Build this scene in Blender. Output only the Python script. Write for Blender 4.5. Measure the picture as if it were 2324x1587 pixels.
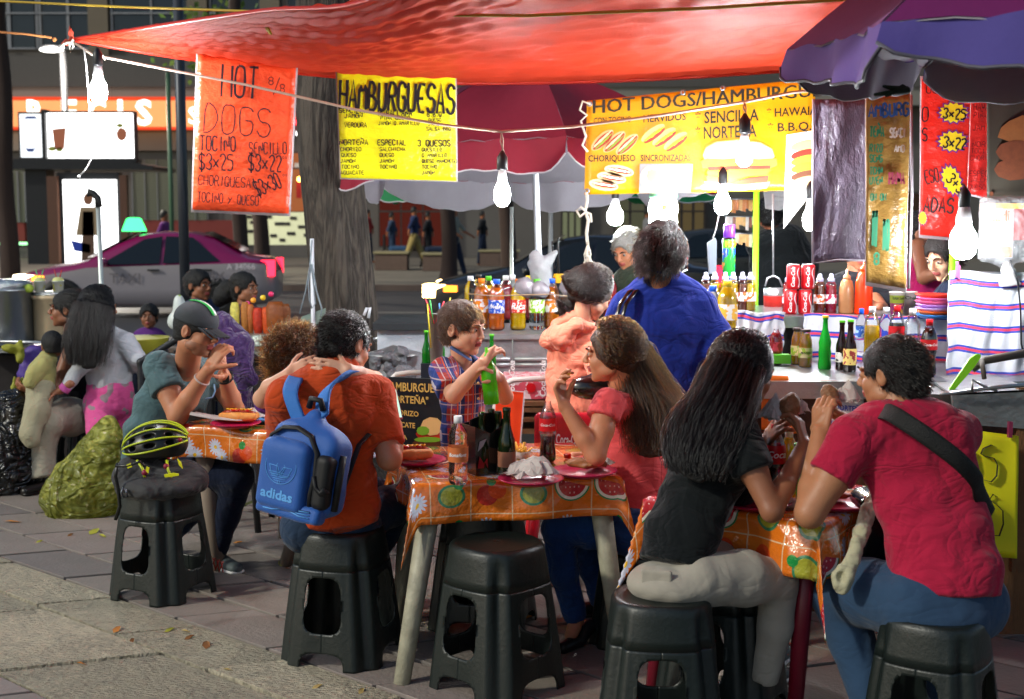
import bpy,bmesh,math,random
import numpy as np
from mathutils import Vector,Matrix
random.seed(7);rng=np.random.default_rng(7)
SC=bpy.context.scene
for o in list(bpy.data.objects):bpy.data.objects.remove(o)
# ---------------------------------------------------------------- camera
CAM_H,FPX,PITCH=1.70,3035.0,math.atan((793.5-484)/3035.0)
cam_d=bpy.data.cameras.new('camera');cam=bpy.data.objects.new('camera',cam_d)
SC.collection.objects.link(cam);SC.camera=cam
cam.location=(0,0,CAM_H);cam.rotation_euler=(math.pi/2-PITCH,0,0)
cam_d.sensor_width=36;cam_d.lens=36*FPX/2324
cam_d.clip_start=.05;cam_d.clip_end=300
cam_d.dof.use_dof=True;cam_d.dof.focus_distance=5.3;cam_d.dof.aperture_fstop=4.0
# ---------------------------------------------------------------- night sky and street light
W=bpy.data.worlds.new('World');SC.world=W;W.use_nodes=True
wn=W.node_tree.nodes;bgn=wn['Background']
sky=wn.new('ShaderNodeTexSky');sky.sky_type='NISHITA';sky.sun_disc=False
SUN_EL,SUN_AZ=math.radians(31),math.radians(-62)
sky.sun_elevation=SUN_EL;sky.sun_rotation=math.radians(180)+SUN_AZ*-1
W.node_tree.links.new(sky.outputs[0],bgn.inputs[0]);bgn.inputs[1].default_value=0.085
sd=bpy.data.lights.new('sun','SUN');sun=bpy.data.objects.new('sun',sd);SC.collection.objects.link(sun)
sd.energy=1.6;sd.angle=math.radians(4);sd.color=(1.0,.98,.84)
_d=Vector((math.sin(-SUN_AZ)*math.cos(SUN_EL),math.cos(SUN_AZ)*math.cos(SUN_EL),-math.sin(SUN_EL)))
sun.rotation_euler=_d.to_track_quat('-Z','Y').to_euler();sun.location=(-6,-8,8)
vs=SC.view_settings;vs.view_transform='Standard';vs.look='None';vs.exposure=0.42;vs.gamma=1;vs.use_curve_mapping=False
SC.render.engine='CYCLES'
cy=SC.cycles;cy.use_denoising=True;cy.max_bounces=7;cy.transmission_bounces=6;cy.transparent_max_bounces=12
cy.sample_clamp_indirect=4;cy.caustics_reflective=False;cy.caustics_refractive=False
# ---------------------------------------------------------------- mapping from the photograph (2324 px wide) to places
_cp,_sp=math.cos(PITCH),math.sin(PITCH)
def ray(px,py):
 a=(px-1162)/FPX;b=-(py-793.5)/FPX
 return Vector((a,_cp+b*_sp,b*_cp-_sp))
def at(px,py,Y):
 d=ray(px,py);t=Y/d.y
 return Vector((d.x*t,Y,CAM_H+d.z*t))
def gnd(px,py,z=0.0):
 d=ray(px,py);t=(z-CAM_H)/d.z
 return Vector((d.x*t,d.y*t,z))
V=Vector
# ---------------------------------------------------------------- objects
def link(name,me,m=None,parent=None,loc=None):
 o=bpy.data.objects.new(name,me);SC.collection.objects.link(o)
 if me is not None and m is not None and len(me.materials)==0:
  for k in(m if isinstance(m,(list,tuple))else[m]):me.materials.append(k)
 if loc is not None:o.location=loc
 if parent is not None:
  o.parent=parent
  o.matrix_parent_inverse=Matrix.LocRotScale(parent.location,parent.rotation_euler,None).inverted()if getattr(parent,'get',None)and parent.get('_w')else Matrix.Identity(4)
 return o
def tag(o,label=None,cat=None,group=None,kind=None):
 if label:o['label']=label
 if cat:o['category']=cat
 if group:o['group']=group
 if kind:o['kind']=kind
 return o
def thing(name,label,cat,loc=(0,0,0),rz=0,group=None):
 o=bpy.data.objects.new(name,None);SC.collection.objects.link(o)
 o.location=loc;o.rotation_euler=(0,0,rz);o.empty_display_size=.1
 return tag(o,label,cat,group)
def worldthing(name,label,cat,loc,group=None):
 """a thing whose parts are given in world coordinates; the Empty stands at its base"""
 o=thing(name,label,cat,loc,0,group);o['_w']=1
 return o
def copy_tree(src,loc=None,rz=None,label=None,group=None,parent=None,rot=None,scale=None):
 c=src.copy();SC.collection.objects.link(c)
 if parent is not None:c.parent=parent
 if loc is not None:c.location=loc
 if rz is not None:c.rotation_euler=(0,0,rz)
 if rot is not None:c.rotation_euler=rot
 if scale is not None:c.scale=(scale,)*3
 if label:c['label']=label
 if group:c['group']=group
 for ch in list(src.children):copy_tree(ch,parent=c)
 return c
def mesh(name,vs_,fs,smooth=False,uvs=None,mats=None):
 me=bpy.data.meshes.new(name)
 me.from_pydata([tuple(v)for v in vs_],[],fs)
 if smooth:me.polygons.foreach_set('use_smooth',[True]*len(me.polygons))
 if uvs is not None:
  uv=me.uv_layers.new(name='UVMap');li=np.zeros(len(me.loops),dtype=np.int32)
  me.loops.foreach_get('vertex_index',li)
  uv.data.foreach_set('uv',np.asarray(uvs,dtype=np.float32)[li].ravel())
 if mats is not None:me.polygons.foreach_set('material_index',mats)
 me.update();return me
class MB:
 """collects shapes into one mesh"""
 def __init__(s):s.v=[];s.f=[];s.m=[];s.sm=[]
 def add(s,vs_,fs,mi=0,smooth=False):
  b=len(s.v);s.v+=[tuple(v)for v in vs_]
  for f in fs:s.f.append(tuple(i+b for i in f));s.m.append(mi);s.sm.append(smooth)
 def box(s,c,d,mi=0,M=None,rz=0):
  c=V(c);vs_=[]
  R=Matrix.Rotation(rz,3,'Z')if M is None else M
  for z in(-.5,.5):
   for x,y in((-.5,-.5),(.5,-.5),(.5,.5),(-.5,.5)):
    vs_.append(c+R@V((x*d[0],y*d[1],z*d[2])))
  s.add(vs_,[(3,2,1,0),(4,5,6,7),(0,1,5,4),(1,2,6,5),(2,3,7,6),(3,0,4,7)],mi)
 def tube(s,pts,r,n=8,mi=0,cap=True,closed=False,flat=1.0):
  pts=[V(p)for p in pts];N=len(pts)
  rr=r if isinstance(r,(list,tuple))else[r]*N
  t0=(pts[1]-pts[0]).normalized()
  up=V((0,0,1))if abs(t0.z)<.9 else V((1,0,0))
  nrm=(up-t0*up.dot(t0)).normalized();vs_=[]
  for i,p in enumerate(pts):
   a=pts[i-1]if(i>0 or closed)else p;b=pts[(i+1)%N]if(i<N-1 or closed)else p
   t=(b-a).normalized()
   nrm=(nrm-t*nrm.dot(t));nrm=nrm.normalized()if nrm.length>1e-6 else t.orthogonal().normalized()
   bi=t.cross(nrm)
   for k in range(n):
    an=2*math.pi*k/n
    vs_.append(p+(nrm*math.cos(an)*flat+bi*math.sin(an))*rr[i])
  fs=[]
  for i in range(N if closed else N-1):
   j=(i+1)%N
   for k in range(n):fs.append((i*n+k,i*n+(k+1)%n,j*n+(k+1)%n,j*n+k))
  if cap and not closed:fs+=[tuple(range(n-1,-1,-1)),tuple((N-1)*n+k for k in range(n))]
  s.add(vs_,fs,mi,True)
 def lathe(s,prof,n=20,mi=0,c=(0,0,0),M=None,cap=True,mis=None,sq=0):
  c=V(c);vs_=[]
  for(r,z)in prof:
   for k in range(n):
    an=2*math.pi*k/n
    e=1.0 if not sq else 1/(abs(math.cos(an))**sq+abs(math.sin(an))**sq)**(1/sq)
    p=V((r*e*math.cos(an),r*e*math.sin(an),z))
    vs_.append(c+(M@p if M else p))
  b=len(s.v);s.v+=[tuple(v)for v in vs_]
  for i in range(len(prof)-1):
   for k in range(n):
    s.f.append((b+i*n+k,b+i*n+(k+1)%n,b+(i+1)*n+(k+1)%n,b+(i+1)*n+k));s.m.append(mis[i]if mis else mi);s.sm.append(True)
  if cap:
   s.f.append(tuple(b+k for k in range(n-1,-1,-1)));s.m.append(mis[0]if mis else mi);s.sm.append(False)
   s.f.append(tuple(b+(len(prof)-1)*n+k for k in range(n)));s.m.append(mis[-1]if mis else mi);s.sm.append(False)
 def poly(s,pts,mi=0):s.add(pts,[tuple(range(len(pts)))],mi)
 def prism(s,pts,ext,mi=0):
  """polygon pts (3D) extruded by vector ext"""
  n=len(pts);e=V(ext);a=[V(p)for p in pts]
  s.add(a+[p+e for p in a],[tuple(range(n-1,-1,-1)),tuple(range(n,2*n))]+[(i,(i+1)%n,n+(i+1)%n,n+i)for i in range(n)],mi)
 def ball(s,c,r,mi=0,n=12,m=8,M=None):
  rr=r if isinstance(r,(list,tuple))else(r,r,r);c=V(c);vs_=[];fs=[]
  for i in range(m+1):
   ph=math.pi*i/m
   for k in range(n):
    th=2*math.pi*k/n
    p=V((rr[0]*math.sin(ph)*math.cos(th),rr[1]*math.sin(ph)*math.sin(th),rr[2]*math.cos(ph)))
    vs_.append(c+(M@p if M else p))
  for i in range(m):
   for k in range(n):fs.append((i*n+k,(i+1)*n+k,(i+1)*n+(k+1)%n,i*n+(k+1)%n))
  s.add(vs_,fs,mi,True)
 def mesh(s,name='mesh'):
  me=bpy.data.meshes.new(name);me.from_pydata(s.v,[],s.f)
  me.polygons.foreach_set('material_index',s.m);me.polygons.foreach_set('use_smooth',s.sm);me.update();return me
 def build(s,name,m,parent=None,loc=None):
  return link(name,s.mesh(name),m,parent,loc)
def sheet(name,fn,nu,nv,m,parent=None,thick=0,smooth=True,uvf=None,loc=None):
 """grid surface fn(u,v) u,v in 0..1"""
 vs_=[];uv=[]
 for j in range(nv+1):
  for i in range(nu+1):
   u,v=i/nu,j/nv;vs_.append(fn(u,v));uv.append(uvf(u,v)if uvf else(u,v))
 fs=[(j*(nu+1)+i,j*(nu+1)+i+1,(j+1)*(nu+1)+i+1,(j+1)*(nu+1)+i)for j in range(nv)for i in range(nu)]
 o=link(name,mesh(name,vs_,fs,smooth,uv),m,parent,loc)
 if thick:
  md=o.modifiers.new('thick','SOLIDIFY');md.thickness=thick;md.offset=0
 return o
 # ---------------------------------------------------------------- node maths
class N:
 """shader-node arithmetic by operators"""
 nt=None
 def __init__(s,sock):s.s=sock
 @staticmethod
 def op(o,*a):
  n=N.nt.nodes.new('ShaderNodeMath');n.operation=o
  for i,x in enumerate(a):
   if isinstance(x,N):N.nt.links.new(x.s,n.inputs[i])
   else:n.inputs[i].default_value=float(x)
  return N(n.outputs[0])
 def __add__(s,b):return N.op('ADD',s,b)
 def __radd__(s,b):return N.op('ADD',b,s)
 def __sub__(s,b):return N.op('SUBTRACT',s,b)
 def __rsub__(s,b):return N.op('SUBTRACT',b,s)
 def __mul__(s,b):return N.op('MULTIPLY',s,b)
 def __rmul__(s,b):return N.op('MULTIPLY',b,s)
 def __truediv__(s,b):return N.op('DIVIDE',s,b)
 def lt(s,b):return N.op('LESS_THAN',s,b)
 def gt(s,b):return N.op('GREATER_THAN',s,b)
 def abs(s):return N.op('ABSOLUTE',s)
 def fract(s):return N.op('FRACT',s)
 def floor(s):return N.op('FLOOR',s)
 def sin(s):return N.op('SINE',s)
 def sqrt(s):return N.op('SQRT',s)
def nmin(a,b):return N.op('MINIMUM',a,b)
def nmax(a,b):return N.op('MAXIMUM',a,b)
def nlen(a,b):return(a*a+b*b).sqrt()
def nmix(f,a,b):
 n=N.nt.nodes.new('ShaderNodeMix');n.data_type='RGBA'
 def put(i,x):
  if isinstance(x,N):N.nt.links.new(x.s,n.inputs[i])
  elif isinstance(x,(int,float)):n.inputs[i].default_value=x
  else:n.inputs[i].default_value=(*x,1)
 put(0,f);put(6,a);put(7,b)
 return N(n.outputs[2])
def ncoord(kind='Object'):
 tc=N.nt.nodes.new('ShaderNodeTexCoord');sp=N.nt.nodes.new('ShaderNodeSeparateXYZ')
 N.nt.links.new(tc.outputs[kind],sp.inputs[0])
 return N(sp.outputs[0]),N(sp.outputs[1]),N(sp.outputs[2]),tc.outputs[kind]
def nnoise(scale,vec=None,detail=3,rough=.5,dist=0,stretch=None):
 n=N.nt.nodes.new('ShaderNodeTexNoise');n.inputs['Scale'].default_value=scale;n.inputs['Detail'].default_value=detail
 n.inputs['Roughness'].default_value=rough;n.inputs['Distortion'].default_value=dist
 if vec is not None:
  if stretch:
   mp=N.nt.nodes.new('ShaderNodeMapping');mp.inputs['Scale'].default_value=stretch
   N.nt.links.new(vec,mp.inputs[0]);vec=mp.outputs[0]
  N.nt.links.new(vec,n.inputs['Vector'])
 return N(n.outputs[0])
def lin(c):
 if isinstance(c,str):c=tuple(int(c[i:i+2],16)/255 for i in(0,2,4))
 return tuple(x/12.92 if x<=.04045 else((x+.055)/1.055)**2.4 for x in c)
_mc={}
def mat(name,col,rough=.6,ridge=0,metal=0,var=.12,vscale=9,bump=0,bscale=60,bstretch=None,spec=.5,trans=0,ior=1.45,sub=0,emit=None,estr=0,coat=0,sheen=0,pattern=None,alpha=1,aniso=None,bdist=.01,transl=0,pcoord='Object'):
 """principled material with noise variation; col is an sRGB hex string or linear tuple; pattern(base) -> colour"""
 if name in _mc:return _mc[name]
 m=bpy.data.materials.new(name);m.use_nodes=True;nt=m.node_tree;N.nt=nt
 b=nt.nodes['Principled BSDF']
 c=lin(col)if isinstance(col,str)else col
 x,y,z,vec=ncoord('Object')
 nz=nnoise(vscale,vec,4,.6)
 base=nmix(nz,tuple(k*(1-var)for k in c),tuple(min(1,k*(1+var))for k in c))
 if pattern is not None:base=pattern(base)
 nt.links.new(base.s,b.inputs['Base Color'])
 b.inputs['Roughness'].default_value=rough;b.inputs['Metallic'].default_value=metal
 b.inputs['Specular IOR Level'].default_value=spec;b.inputs['IOR'].default_value=ior
 b.inputs['Transmission Weight'].default_value=trans;b.inputs['Alpha'].default_value=alpha
 if sub:b.inputs['Subsurface Weight'].default_value=sub;b.inputs['Subsurface Radius'].default_value=(1,.35,.2);b.inputs['Subsurface Scale'].default_value=.02
 if transl and name.startswith('liquid'):b.inputs['Specular IOR Level'].default_value=.8
 if coat:b.inputs['Coat Weight'].default_value=coat;b.inputs['Coat Roughness'].default_value=.1
 if sheen:b.inputs['Sheen Weight'].default_value=sheen
 if emit is not None:b.inputs['Emission Color'].default_value=(*(lin(emit)if isinstance(emit,str)else emit),1);b.inputs['Emission Strength'].default_value=estr
 if bump:
  bn=nnoise(bscale,vec,4,.6,0,bstretch)
  if ridge:
   r1=nnoise(ridge,vec,2,.5,1.6,(1,1,.6));r2=nnoise(ridge*2.3,vec,2,.5,1.2,(.7,.7,1.2))
   bn=bn*.12+(nmin((r1-.5).abs()*7,1)*.6+nmin((r2-.5).abs()*7,1)*.35)
  bu=nt.nodes.new('ShaderNodeBump')
  bu.inputs['Strength'].default_value=bump;bu.inputs['Distance'].default_value=bdist
  nt.links.new(bn.s,bu.inputs['Height']);nt.links.new(bu.outputs[0],b.inputs['Normal'])
 if transl:
  out=nt.nodes['Material Output'];tr=nt.nodes.new('ShaderNodeBsdfTranslucent');mx=nt.nodes.new('ShaderNodeMixShader')
  nt.links.new(base.s,tr.inputs[0]);mx.inputs[0].default_value=transl
  nt.links.new(b.outputs[0],mx.inputs[1]);nt.links.new(tr.outputs[0],mx.inputs[2]);nt.links.new(mx.outputs[0],out.inputs[0])
 _mc[name]=m;return m
def emis(name,col,s,edge=None):
 if name in _mc:return _mc[name]
 m=bpy.data.materials.new(name);m.use_nodes=True;nt=m.node_tree;N.nt=nt
 nt.nodes.remove(nt.nodes['Principled BSDF']);e=nt.nodes.new('ShaderNodeEmission')
 c=lin(col)if isinstance(col,str)else col
 x,y,z,vec=ncoord('Object');nz=nnoise(3,vec,2)
 base=nmix(nz,tuple(k*.9 for k in c),c);nt.links.new(base.s,e.inputs[0])
 e.inputs[1].default_value=s;nt.links.new(e.outputs[0],nt.nodes['Material Output'].inputs[0]);_mc[name]=m;return m
def clearmat(name,col=(1,1,1),refl=.10):
 m=bpy.data.materials.new(name);m.use_nodes=True;nt=m.node_tree;N.nt=nt;nt.nodes.remove(nt.nodes['Principled BSDF'])
 tr=nt.nodes.new('ShaderNodeBsdfTransparent');gl=nt.nodes.new('ShaderNodeBsdfGlossy');mx=nt.nodes.new('ShaderNodeMixShader');lw=nt.nodes.new('ShaderNodeLayerWeight')
 lw.inputs[0].default_value=.35;gl.inputs['Roughness'].default_value=.06;x,y,z,vec=ncoord('Object');nz=nnoise(30,vec,2)
 tr.inputs[0].default_value=(*col,1);f=N(lw.outputs['Fresnel'])*.7+nz*.06+refl*.5;nt.links.new(f.s,mx.inputs[0])
 nt.links.new(tr.outputs[0],mx.inputs[1]);nt.links.new(gl.outputs[0],mx.inputs[2]);nt.links.new(mx.outputs[0],nt.nodes['Material Output'].inputs[0]);return m
 # ---------------------------------------------------------------- implicit surfaces
def _np(p):return np.array(tuple(p),dtype=np.float32)
class SDF:
 """smooth union of elliptical cone segments, ellipsoids and boxes, meshed by surface nets"""
 def __init__(s,k=.02):s.pr=[];s.k=k
 def seg(s,p0,p1,a0,a1,b0=None,b1=None,U=None,k=None,cap0=False,cap1=False,sub=False):
  """segment p0-p1 with radii a (along U) and b (across U)"""
  s.pr.append(('seg',_np(p0),_np(p1),a0,a1,b0 if b0 is not None else a0,b1 if b1 is not None else a1,_np(U)if U is not None else None,s.k if k is None else k,cap0,cap1,sub));return s
 def chain(s,pts,rs,U=None,k=None,bs=None,cap0=False,cap1=False):
  for i in range(len(pts)-1):
   s.seg(pts[i],pts[i+1],rs[i],rs[i+1],bs[i]if bs else None,bs[i+1]if bs else None,U,k if k is not None else s.k*(.6),cap0 and i==0,cap1 and i==len(pts)-2)
  return s
 def ell(s,c,r,M=None,k=None,sub=False):
  r=r if isinstance(r,(tuple,list))else(r,r,r)
  s.pr.append(('ell',_np(c),np.array(r,dtype=np.float32),np.array(M,dtype=np.float32)if M is not None else np.eye(3,dtype=np.float32),s.k if k is None else k,sub));return s
 def box(s,c,h,rnd=.01,M=None,k=None,sub=False):
  s.pr.append(('box',_np(c),np.array(h,dtype=np.float32),rnd,np.array(M,dtype=np.float32)if M is not None else np.eye(3,dtype=np.float32),s.k if k is None else k,sub));return s
 def mesh(s,res,noise=None,name='sdf',smooth=True,clip=None):
  bbs=[]
  for p in s.pr:
   if p[0]=='seg':
    R=max(p[3:7]);bbs.append((np.minimum(p[1],p[2])-R,np.maximum(p[1],p[2])+R))
   else:
    R=float(np.linalg.norm(p[2]))if p[0]=='box' else float(p[2].max());bbs.append((p[1]-R,p[1]+R))
  ad=[b for b,p in zip(bbs,s.pr)if not p[-1]]
  lo=np.min([b[0]for b in ad],0)-3*res;hi=np.max([b[1]for b in ad],0)+3*res
  n=np.ceil((hi-lo)/res).astype(int)+1
  F=np.full(n,.2,dtype=np.float32)
  ax=[lo[i]+res*np.arange(n[i],dtype=np.float32)for i in range(3)]
  for p,bb in sorted(zip(s.pr,bbs),key=lambda q:q[0][-1]):
   pad=.03+2*res
   a=np.clip(np.floor((bb[0]-pad-lo)/res).astype(int),0,n-1);b=np.clip(np.ceil((bb[1]+pad-lo)/res).astype(int)+1,1,n)
   X=ax[0][a[0]:b[0],None,None];Y=ax[1][None,a[1]:b[1],None];Z=ax[2][None,None,a[2]:b[2]]
   if X.size*Y.size*Z.size==0:continue
   if p[0]=='seg':
    _,p0,p1,a0,a1,b0,b1,U,k,c0,c1,sb=p
    d=p1-p0;L=float(np.linalg.norm(d))+1e-6;d=d/L
    qx,qy,qz=X-p0[0],Y-p0[1],Z-p0[2]
    h=qx*d[0]+qy*d[1]+qz*d[2]
    t=np.clip(h/L,0,1);ra=a0+(a1-a0)*t;rb=b0+(b1-b0)*t
    if U is None or(a0==b0 and a1==b1):
     ex=qx-d[0]*t*L;ey=qy-d[1]*t*L;ez=qz-d[2]*t*L
     D=np.sqrt(ex*ex+ey*ey+ez*ez)-ra
    else:
     u=U-d*np.dot(U,d);u=u/(np.linalg.norm(u)+1e-9);w=np.cross(d,u)
     eu=qx*u[0]+qy*u[1]+qz*u[2];ew=qx*w[0]+qy*w[1]+qz*w[2];eh=h-t*L
     rm=np.minimum(ra,rb)
     D=(np.sqrt((eu/ra)**2+(ew/rb)**2+(eh/rm)**2)-1)*rm
    if c0:D=np.maximum(D,-h)
    if c1:D=np.maximum(D,h-L)
   elif p[0]=='ell':
    _,c,r,M,k,sb=p
    q=[X-c[0],Y-c[1],Z-c[2]];l=[q[0]*M[0][i]+q[1]*M[1][i]+q[2]*M[2][i]for i in range(3)]
    k0=np.sqrt((l[0]/r[0])**2+(l[1]/r[1])**2+(l[2]/r[2])**2)
    k1=np.sqrt((l[0]/r[0]**2)**2+(l[1]/r[1]**2)**2+(l[2]/r[2]**2)**2)+1e-6
    D=k0*(k0-1)/k1;D=np.where(k0<1e-3,-float(r.min()),D)
   else:
    _,c,hh,rnd,M,k,sb=p
    q=[X-c[0],Y-c[1],Z-c[2]];l=[np.abs(q[0]*M[0][i]+q[1]*M[1][i]+q[2]*M[2][i])-(hh[i]-rnd)for i in range(3)]
    D=np.sqrt(np.maximum(l[0],0)**2+np.maximum(l[1],0)**2+np.maximum(l[2],0)**2)+np.minimum(np.maximum(np.maximum(l[0],l[1]),l[2]),0)-rnd
   G=F[a[0]:b[0],a[1]:b[1],a[2]:b[2]]
   kk=max(k,1e-4)
   if sb:
    h_=np.clip(.5-.5*(G+D)/kk,0,1);R_=G+(-D-G)*h_+kk*h_*(1-h_)
   else:
    h_=np.clip(.5+.5*(G-D)/kk,0,1);R_=G+(D-G)*h_-kk*h_*(1-h_)
   F[a[0]:b[0],a[1]:b[1],a[2]:b[2]]=R_
  if noise:
   for(amp,fx,fy,fz,seed)in noise:
    r_=np.random.default_rng(seed);ph=r_.uniform(0,6.28,6)
    X=ax[0][:,None,None];Y=ax[1][None,:,None];Z=ax[2][None,None,:]
    F+=amp*(np.sin(fx*X+ph[0]+1.7*np.sin(fz*.6*Z+ph[1]))*np.sin(fz*Z+ph[2]+1.5*np.sin(fx*.7*X+ph[4]+fy*.5*Y))*np.sin(fy*Y+ph[3]+.9*np.sin(fz*.43*Z+ph[5]))).astype(np.float32)
  if clip:F=clip(F,ax[0][:,None,None],ax[1][None,:,None],ax[2][None,None,:])
  return nets(F,lo,res,name,smooth)
 def build(s,name,m,res,parent=None,noise=None,clip=None):
  return link(name,s.mesh(res,noise,name,clip=clip),m,parent)
def nets(F,lo,res,name,smooth=True):
 S=F<0;nx,ny,nz=F.shape
 cell=np.zeros((nx-1,ny-1,nz-1),dtype=np.int8)
 for i in(0,1):
  for j in(0,1):
   for k in(0,1):cell+=S[i:nx-1+i,j:ny-1+j,k:nz-1+k]
 act=(cell>0)&(cell<8);idx=np.argwhere(act)
 if len(idx)==0:return bpy.data.meshes.new(name)
 num=np.full(act.shape,-1,dtype=np.int64);num[act]=np.arange(len(idx))
 P=np.zeros((len(idx),3));C=np.zeros(len(idx));cs=[(i,j,k)for i in(0,1)for j in(0,1)for k in(0,1)]
 for a in cs:
  for b in cs:
   if sum(b)-sum(a)==1 and all(y>=x for x,y in zip(a,b)):
    fa=F[idx[:,0]+a[0],idx[:,1]+a[1],idx[:,2]+a[2]];fb=F[idx[:,0]+b[0],idx[:,1]+b[1],idx[:,2]+b[2]]
    cr=(fa<0)!=(fb<0);t=np.where(cr,fa/(fa-fb+1e-12),0)
    for ax_ in range(3):P[:,ax_]+=np.where(cr,a[ax_]+t*(b[ax_]-a[ax_]),0)
    C+=cr
 P=(P/C[:,None]+idx)*res+lo
 Q=[]
 for ax_ in range(3):
  o=[x for x in range(3)if x!=ax_]
  sl0=[slice(1,-1)]*3;sl1=[slice(1,-1)]*3;sl0[ax_]=slice(0,-1);sl1[ax_]=slice(1,None)
  A=S[tuple(sl0)];B=S[tuple(sl1)];e=np.argwhere(A!=B)
  if len(e)==0:continue
  ins=A[e[:,0],e[:,1],e[:,2]]
  base=e.copy();base[:,o[0]]+=1;base[:,o[1]]+=1
  def g(d0,d1):
   c=base.copy();c[:,o[0]]+=d0;c[:,o[1]]+=d1
   return num[c[:,0],c[:,1],c[:,2]]
  q=np.stack([g(-1,-1),g(0,-1),g(0,0),g(-1,0)],1)
  fl=ins if ax_!=1 else~ins
  q[~fl]=q[~fl][:,::-1];Q.append(q)
 Q=np.concatenate(Q);Q=Q[(Q>=0).all(1)]
 me=bpy.data.meshes.new(name);me.vertices.add(len(P));me.vertices.foreach_set('co',P.astype(np.float32).ravel())
 me.loops.add(len(Q)*4);me.loops.foreach_set('vertex_index',Q.ravel().astype(np.int32))
 me.polygons.add(len(Q));me.polygons.foreach_set('loop_start',np.arange(0,len(Q)*4,4,dtype=np.int32))
 me.polygons.foreach_set('loop_total',np.full(len(Q),4,dtype=np.int32))
 me.polygons.foreach_set('use_smooth',np.full(len(Q),smooth));me.update(calc_edges=True);me.validate();return me
 # ---------------------------------------------------------------- lettering
STROKES={'A':'00 26 40|12 32','B':'00 06 26 35 34 23 03|23 42 41 30 00','C':'45 36 16 05 01 10 30 41','D':'00 06 26 44 42 20 00','E':'40 00 06 46|03 33','F':'00 06 46|03 33','G':'45 36 16 05 01 10 30 41 43 23','H':'00 06|40 46|03 43','I':'20 26','J':'36 31 20 10 01','K':'00 06|46 03 40','L':'06 00 40','M':'00 06 23 46 40','N':'00 06 40 46','O':'16 05 01 10 30 41 45 36 16','P':'00 06 36 45 44 33 03','Q':'16 05 01 10 30 41 45 36 16|22 40','R':'00 06 36 45 44 33 03|23 40','S':'45 36 16 05 04 13 33 42 41 30 10 01','T':'06 46|26 20','U':'06 01 10 30 41 46','V':'06 20 46','W':'06 10 24 30 46','X':'06 40|00 46','Y':'06 23 46|23 20','Z':'06 46 00 40','0':'16 05 01 10 30 41 45 36 16','1':'15 26 20','2':'05 16 36 45 44 00 40','3':'05 16 36 45 44 23 42 41 30 10 01','5':'46 06 04 34 43 41 30 00','8':'33 44 45 36 16 05 04 13 33 42 41 30 10 01 02 13','$':'45 36 16 05 04 13 33 42 41 30 10 01|27 2-','/':'00 46','.':'20 21','*':'24 22|14 32|34 12','+':'25 21|03 43','"':'06 05|26 25',',':'21 10','-':'13 33','9':'43 23 04 05 16 36 45 43 30','6':'46 26 03 01 10 30 41 42 33 03','4':'30 36 02 42','y':'04 22|44 00','x':'04 41|01 44','o':'24 13 12 21 31 42 43 34 24'}
STROKES['Ñ']=STROKES['N']+'|08 18 37 47'
def strokes(mb,text,org,ux,uz,h,w=None,th=.1,gap=1.35,jit=.12,mi=0,nrm=None,slant=0):
 """hand-drawn capitals: ribbons in the plane (ux,uz), origin at the baseline start, height h, letter width w"""
 ux,uz=V(ux).normalized(),V(uz).normalized();w=w or h*.6;x0=0;nrm=nrm or ux.cross(uz)
 for ch in text:
  if ch in STROKES:
   for line in STROKES[ch].split('|'):
    pts=[]
    for c in line.split():
     cx=int(c[0])/4;cz=(-1 if c[1]=='-' else int(c[1]))/6
     cx+=random.uniform(-jit,jit)*.35;cz+=random.uniform(-jit,jit)*.25
     pts.append((x0+cx*w+slant*cz*h,cz*h))
    if len(pts)>3:
     q=[pts[0]]
     for a,b in zip(pts,pts[1:]):q+=[(a[0]*.7+b[0]*.3,a[1]*.7+b[1]*.3),(a[0]*.3+b[0]*.7,a[1]*.3+b[1]*.7)]
     pts=q+[pts[-1]]
    t=th*h*.5;P_=[]
    for i,p in enumerate(pts):
     a=pts[max(0,i-1)];b=pts[min(len(pts)-1,i+1)]
     dx,dz=b[0]-a[0],b[1]-a[1];l=math.hypot(dx,dz)or 1;nx,nz=-dz/l,dx/l
     ww=t*(.8+.4*((i*37%10)/10))
     P_.append((p[0]+nx*ww,p[1]+nz*ww));P_.append((p[0]-nx*ww,p[1]-nz*ww))
    vs_=[V(org)+ux*a+uz*b for a,b in P_]
    fs=[(2*i,2*i+1,2*i+3,2*i+2)for i in range(len(pts)-1)]
    mb.add(vs_,fs,mi)
  x0+=w*gap if ch!='I' else w*gap*.9
 return x0
_tc={}
def textmesh(mb,text,org,ux,uz,h,mi=0,width=None,bold=0,shear=0,depth=0,align='LEFT'):
 """the built-in font laid into a plane; width rescales the line"""
 cu=bpy.data.curves.new('t','FONT');cu.body=text;cu.size=1;cu.offset=bold;cu.shear=shear;cu.resolution_u=2
 o=bpy.data.objects.new('t',cu);SC.collection.objects.link(o)
 dg=bpy.context.evaluated_depsgraph_get();me=bpy.data.meshes.new_from_object(o.evaluated_get(dg))
 vs_=[v.co.copy()for v in me.vertices];fs=[tuple(p.vertices)for p in me.polygons]
 bpy.data.objects.remove(o);bpy.data.curves.remove(cu);bpy.data.meshes.remove(me)
 if not vs_:return
 x0=min(v.x for v in vs_);x1=max(v.x for v in vs_)
 sx=h/.7 if width is None else width/(x1-x0);off=x0 if align=='LEFT' else(x0+x1)/2
 ux,uz=V(ux).normalized(),V(uz).normalized()
 mb.add([V(org)+ux*((v.x-off)*sx)+uz*(v.y*h/.7)for v in vs_],fs,mi)
def ellp(cx,cy,rx,ry,n=18,a=0,jag=0):
 out=[]
 for i in range(n):
  t=2*math.pi*i/n;r=1+(jag*(i%2))
  x,y=rx*r*math.cos(t),ry*r*math.sin(t)
  out.append((cx+x*math.cos(a)-y*math.sin(a),cy+x*math.sin(a)+y*math.cos(a)))
 return out
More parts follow.
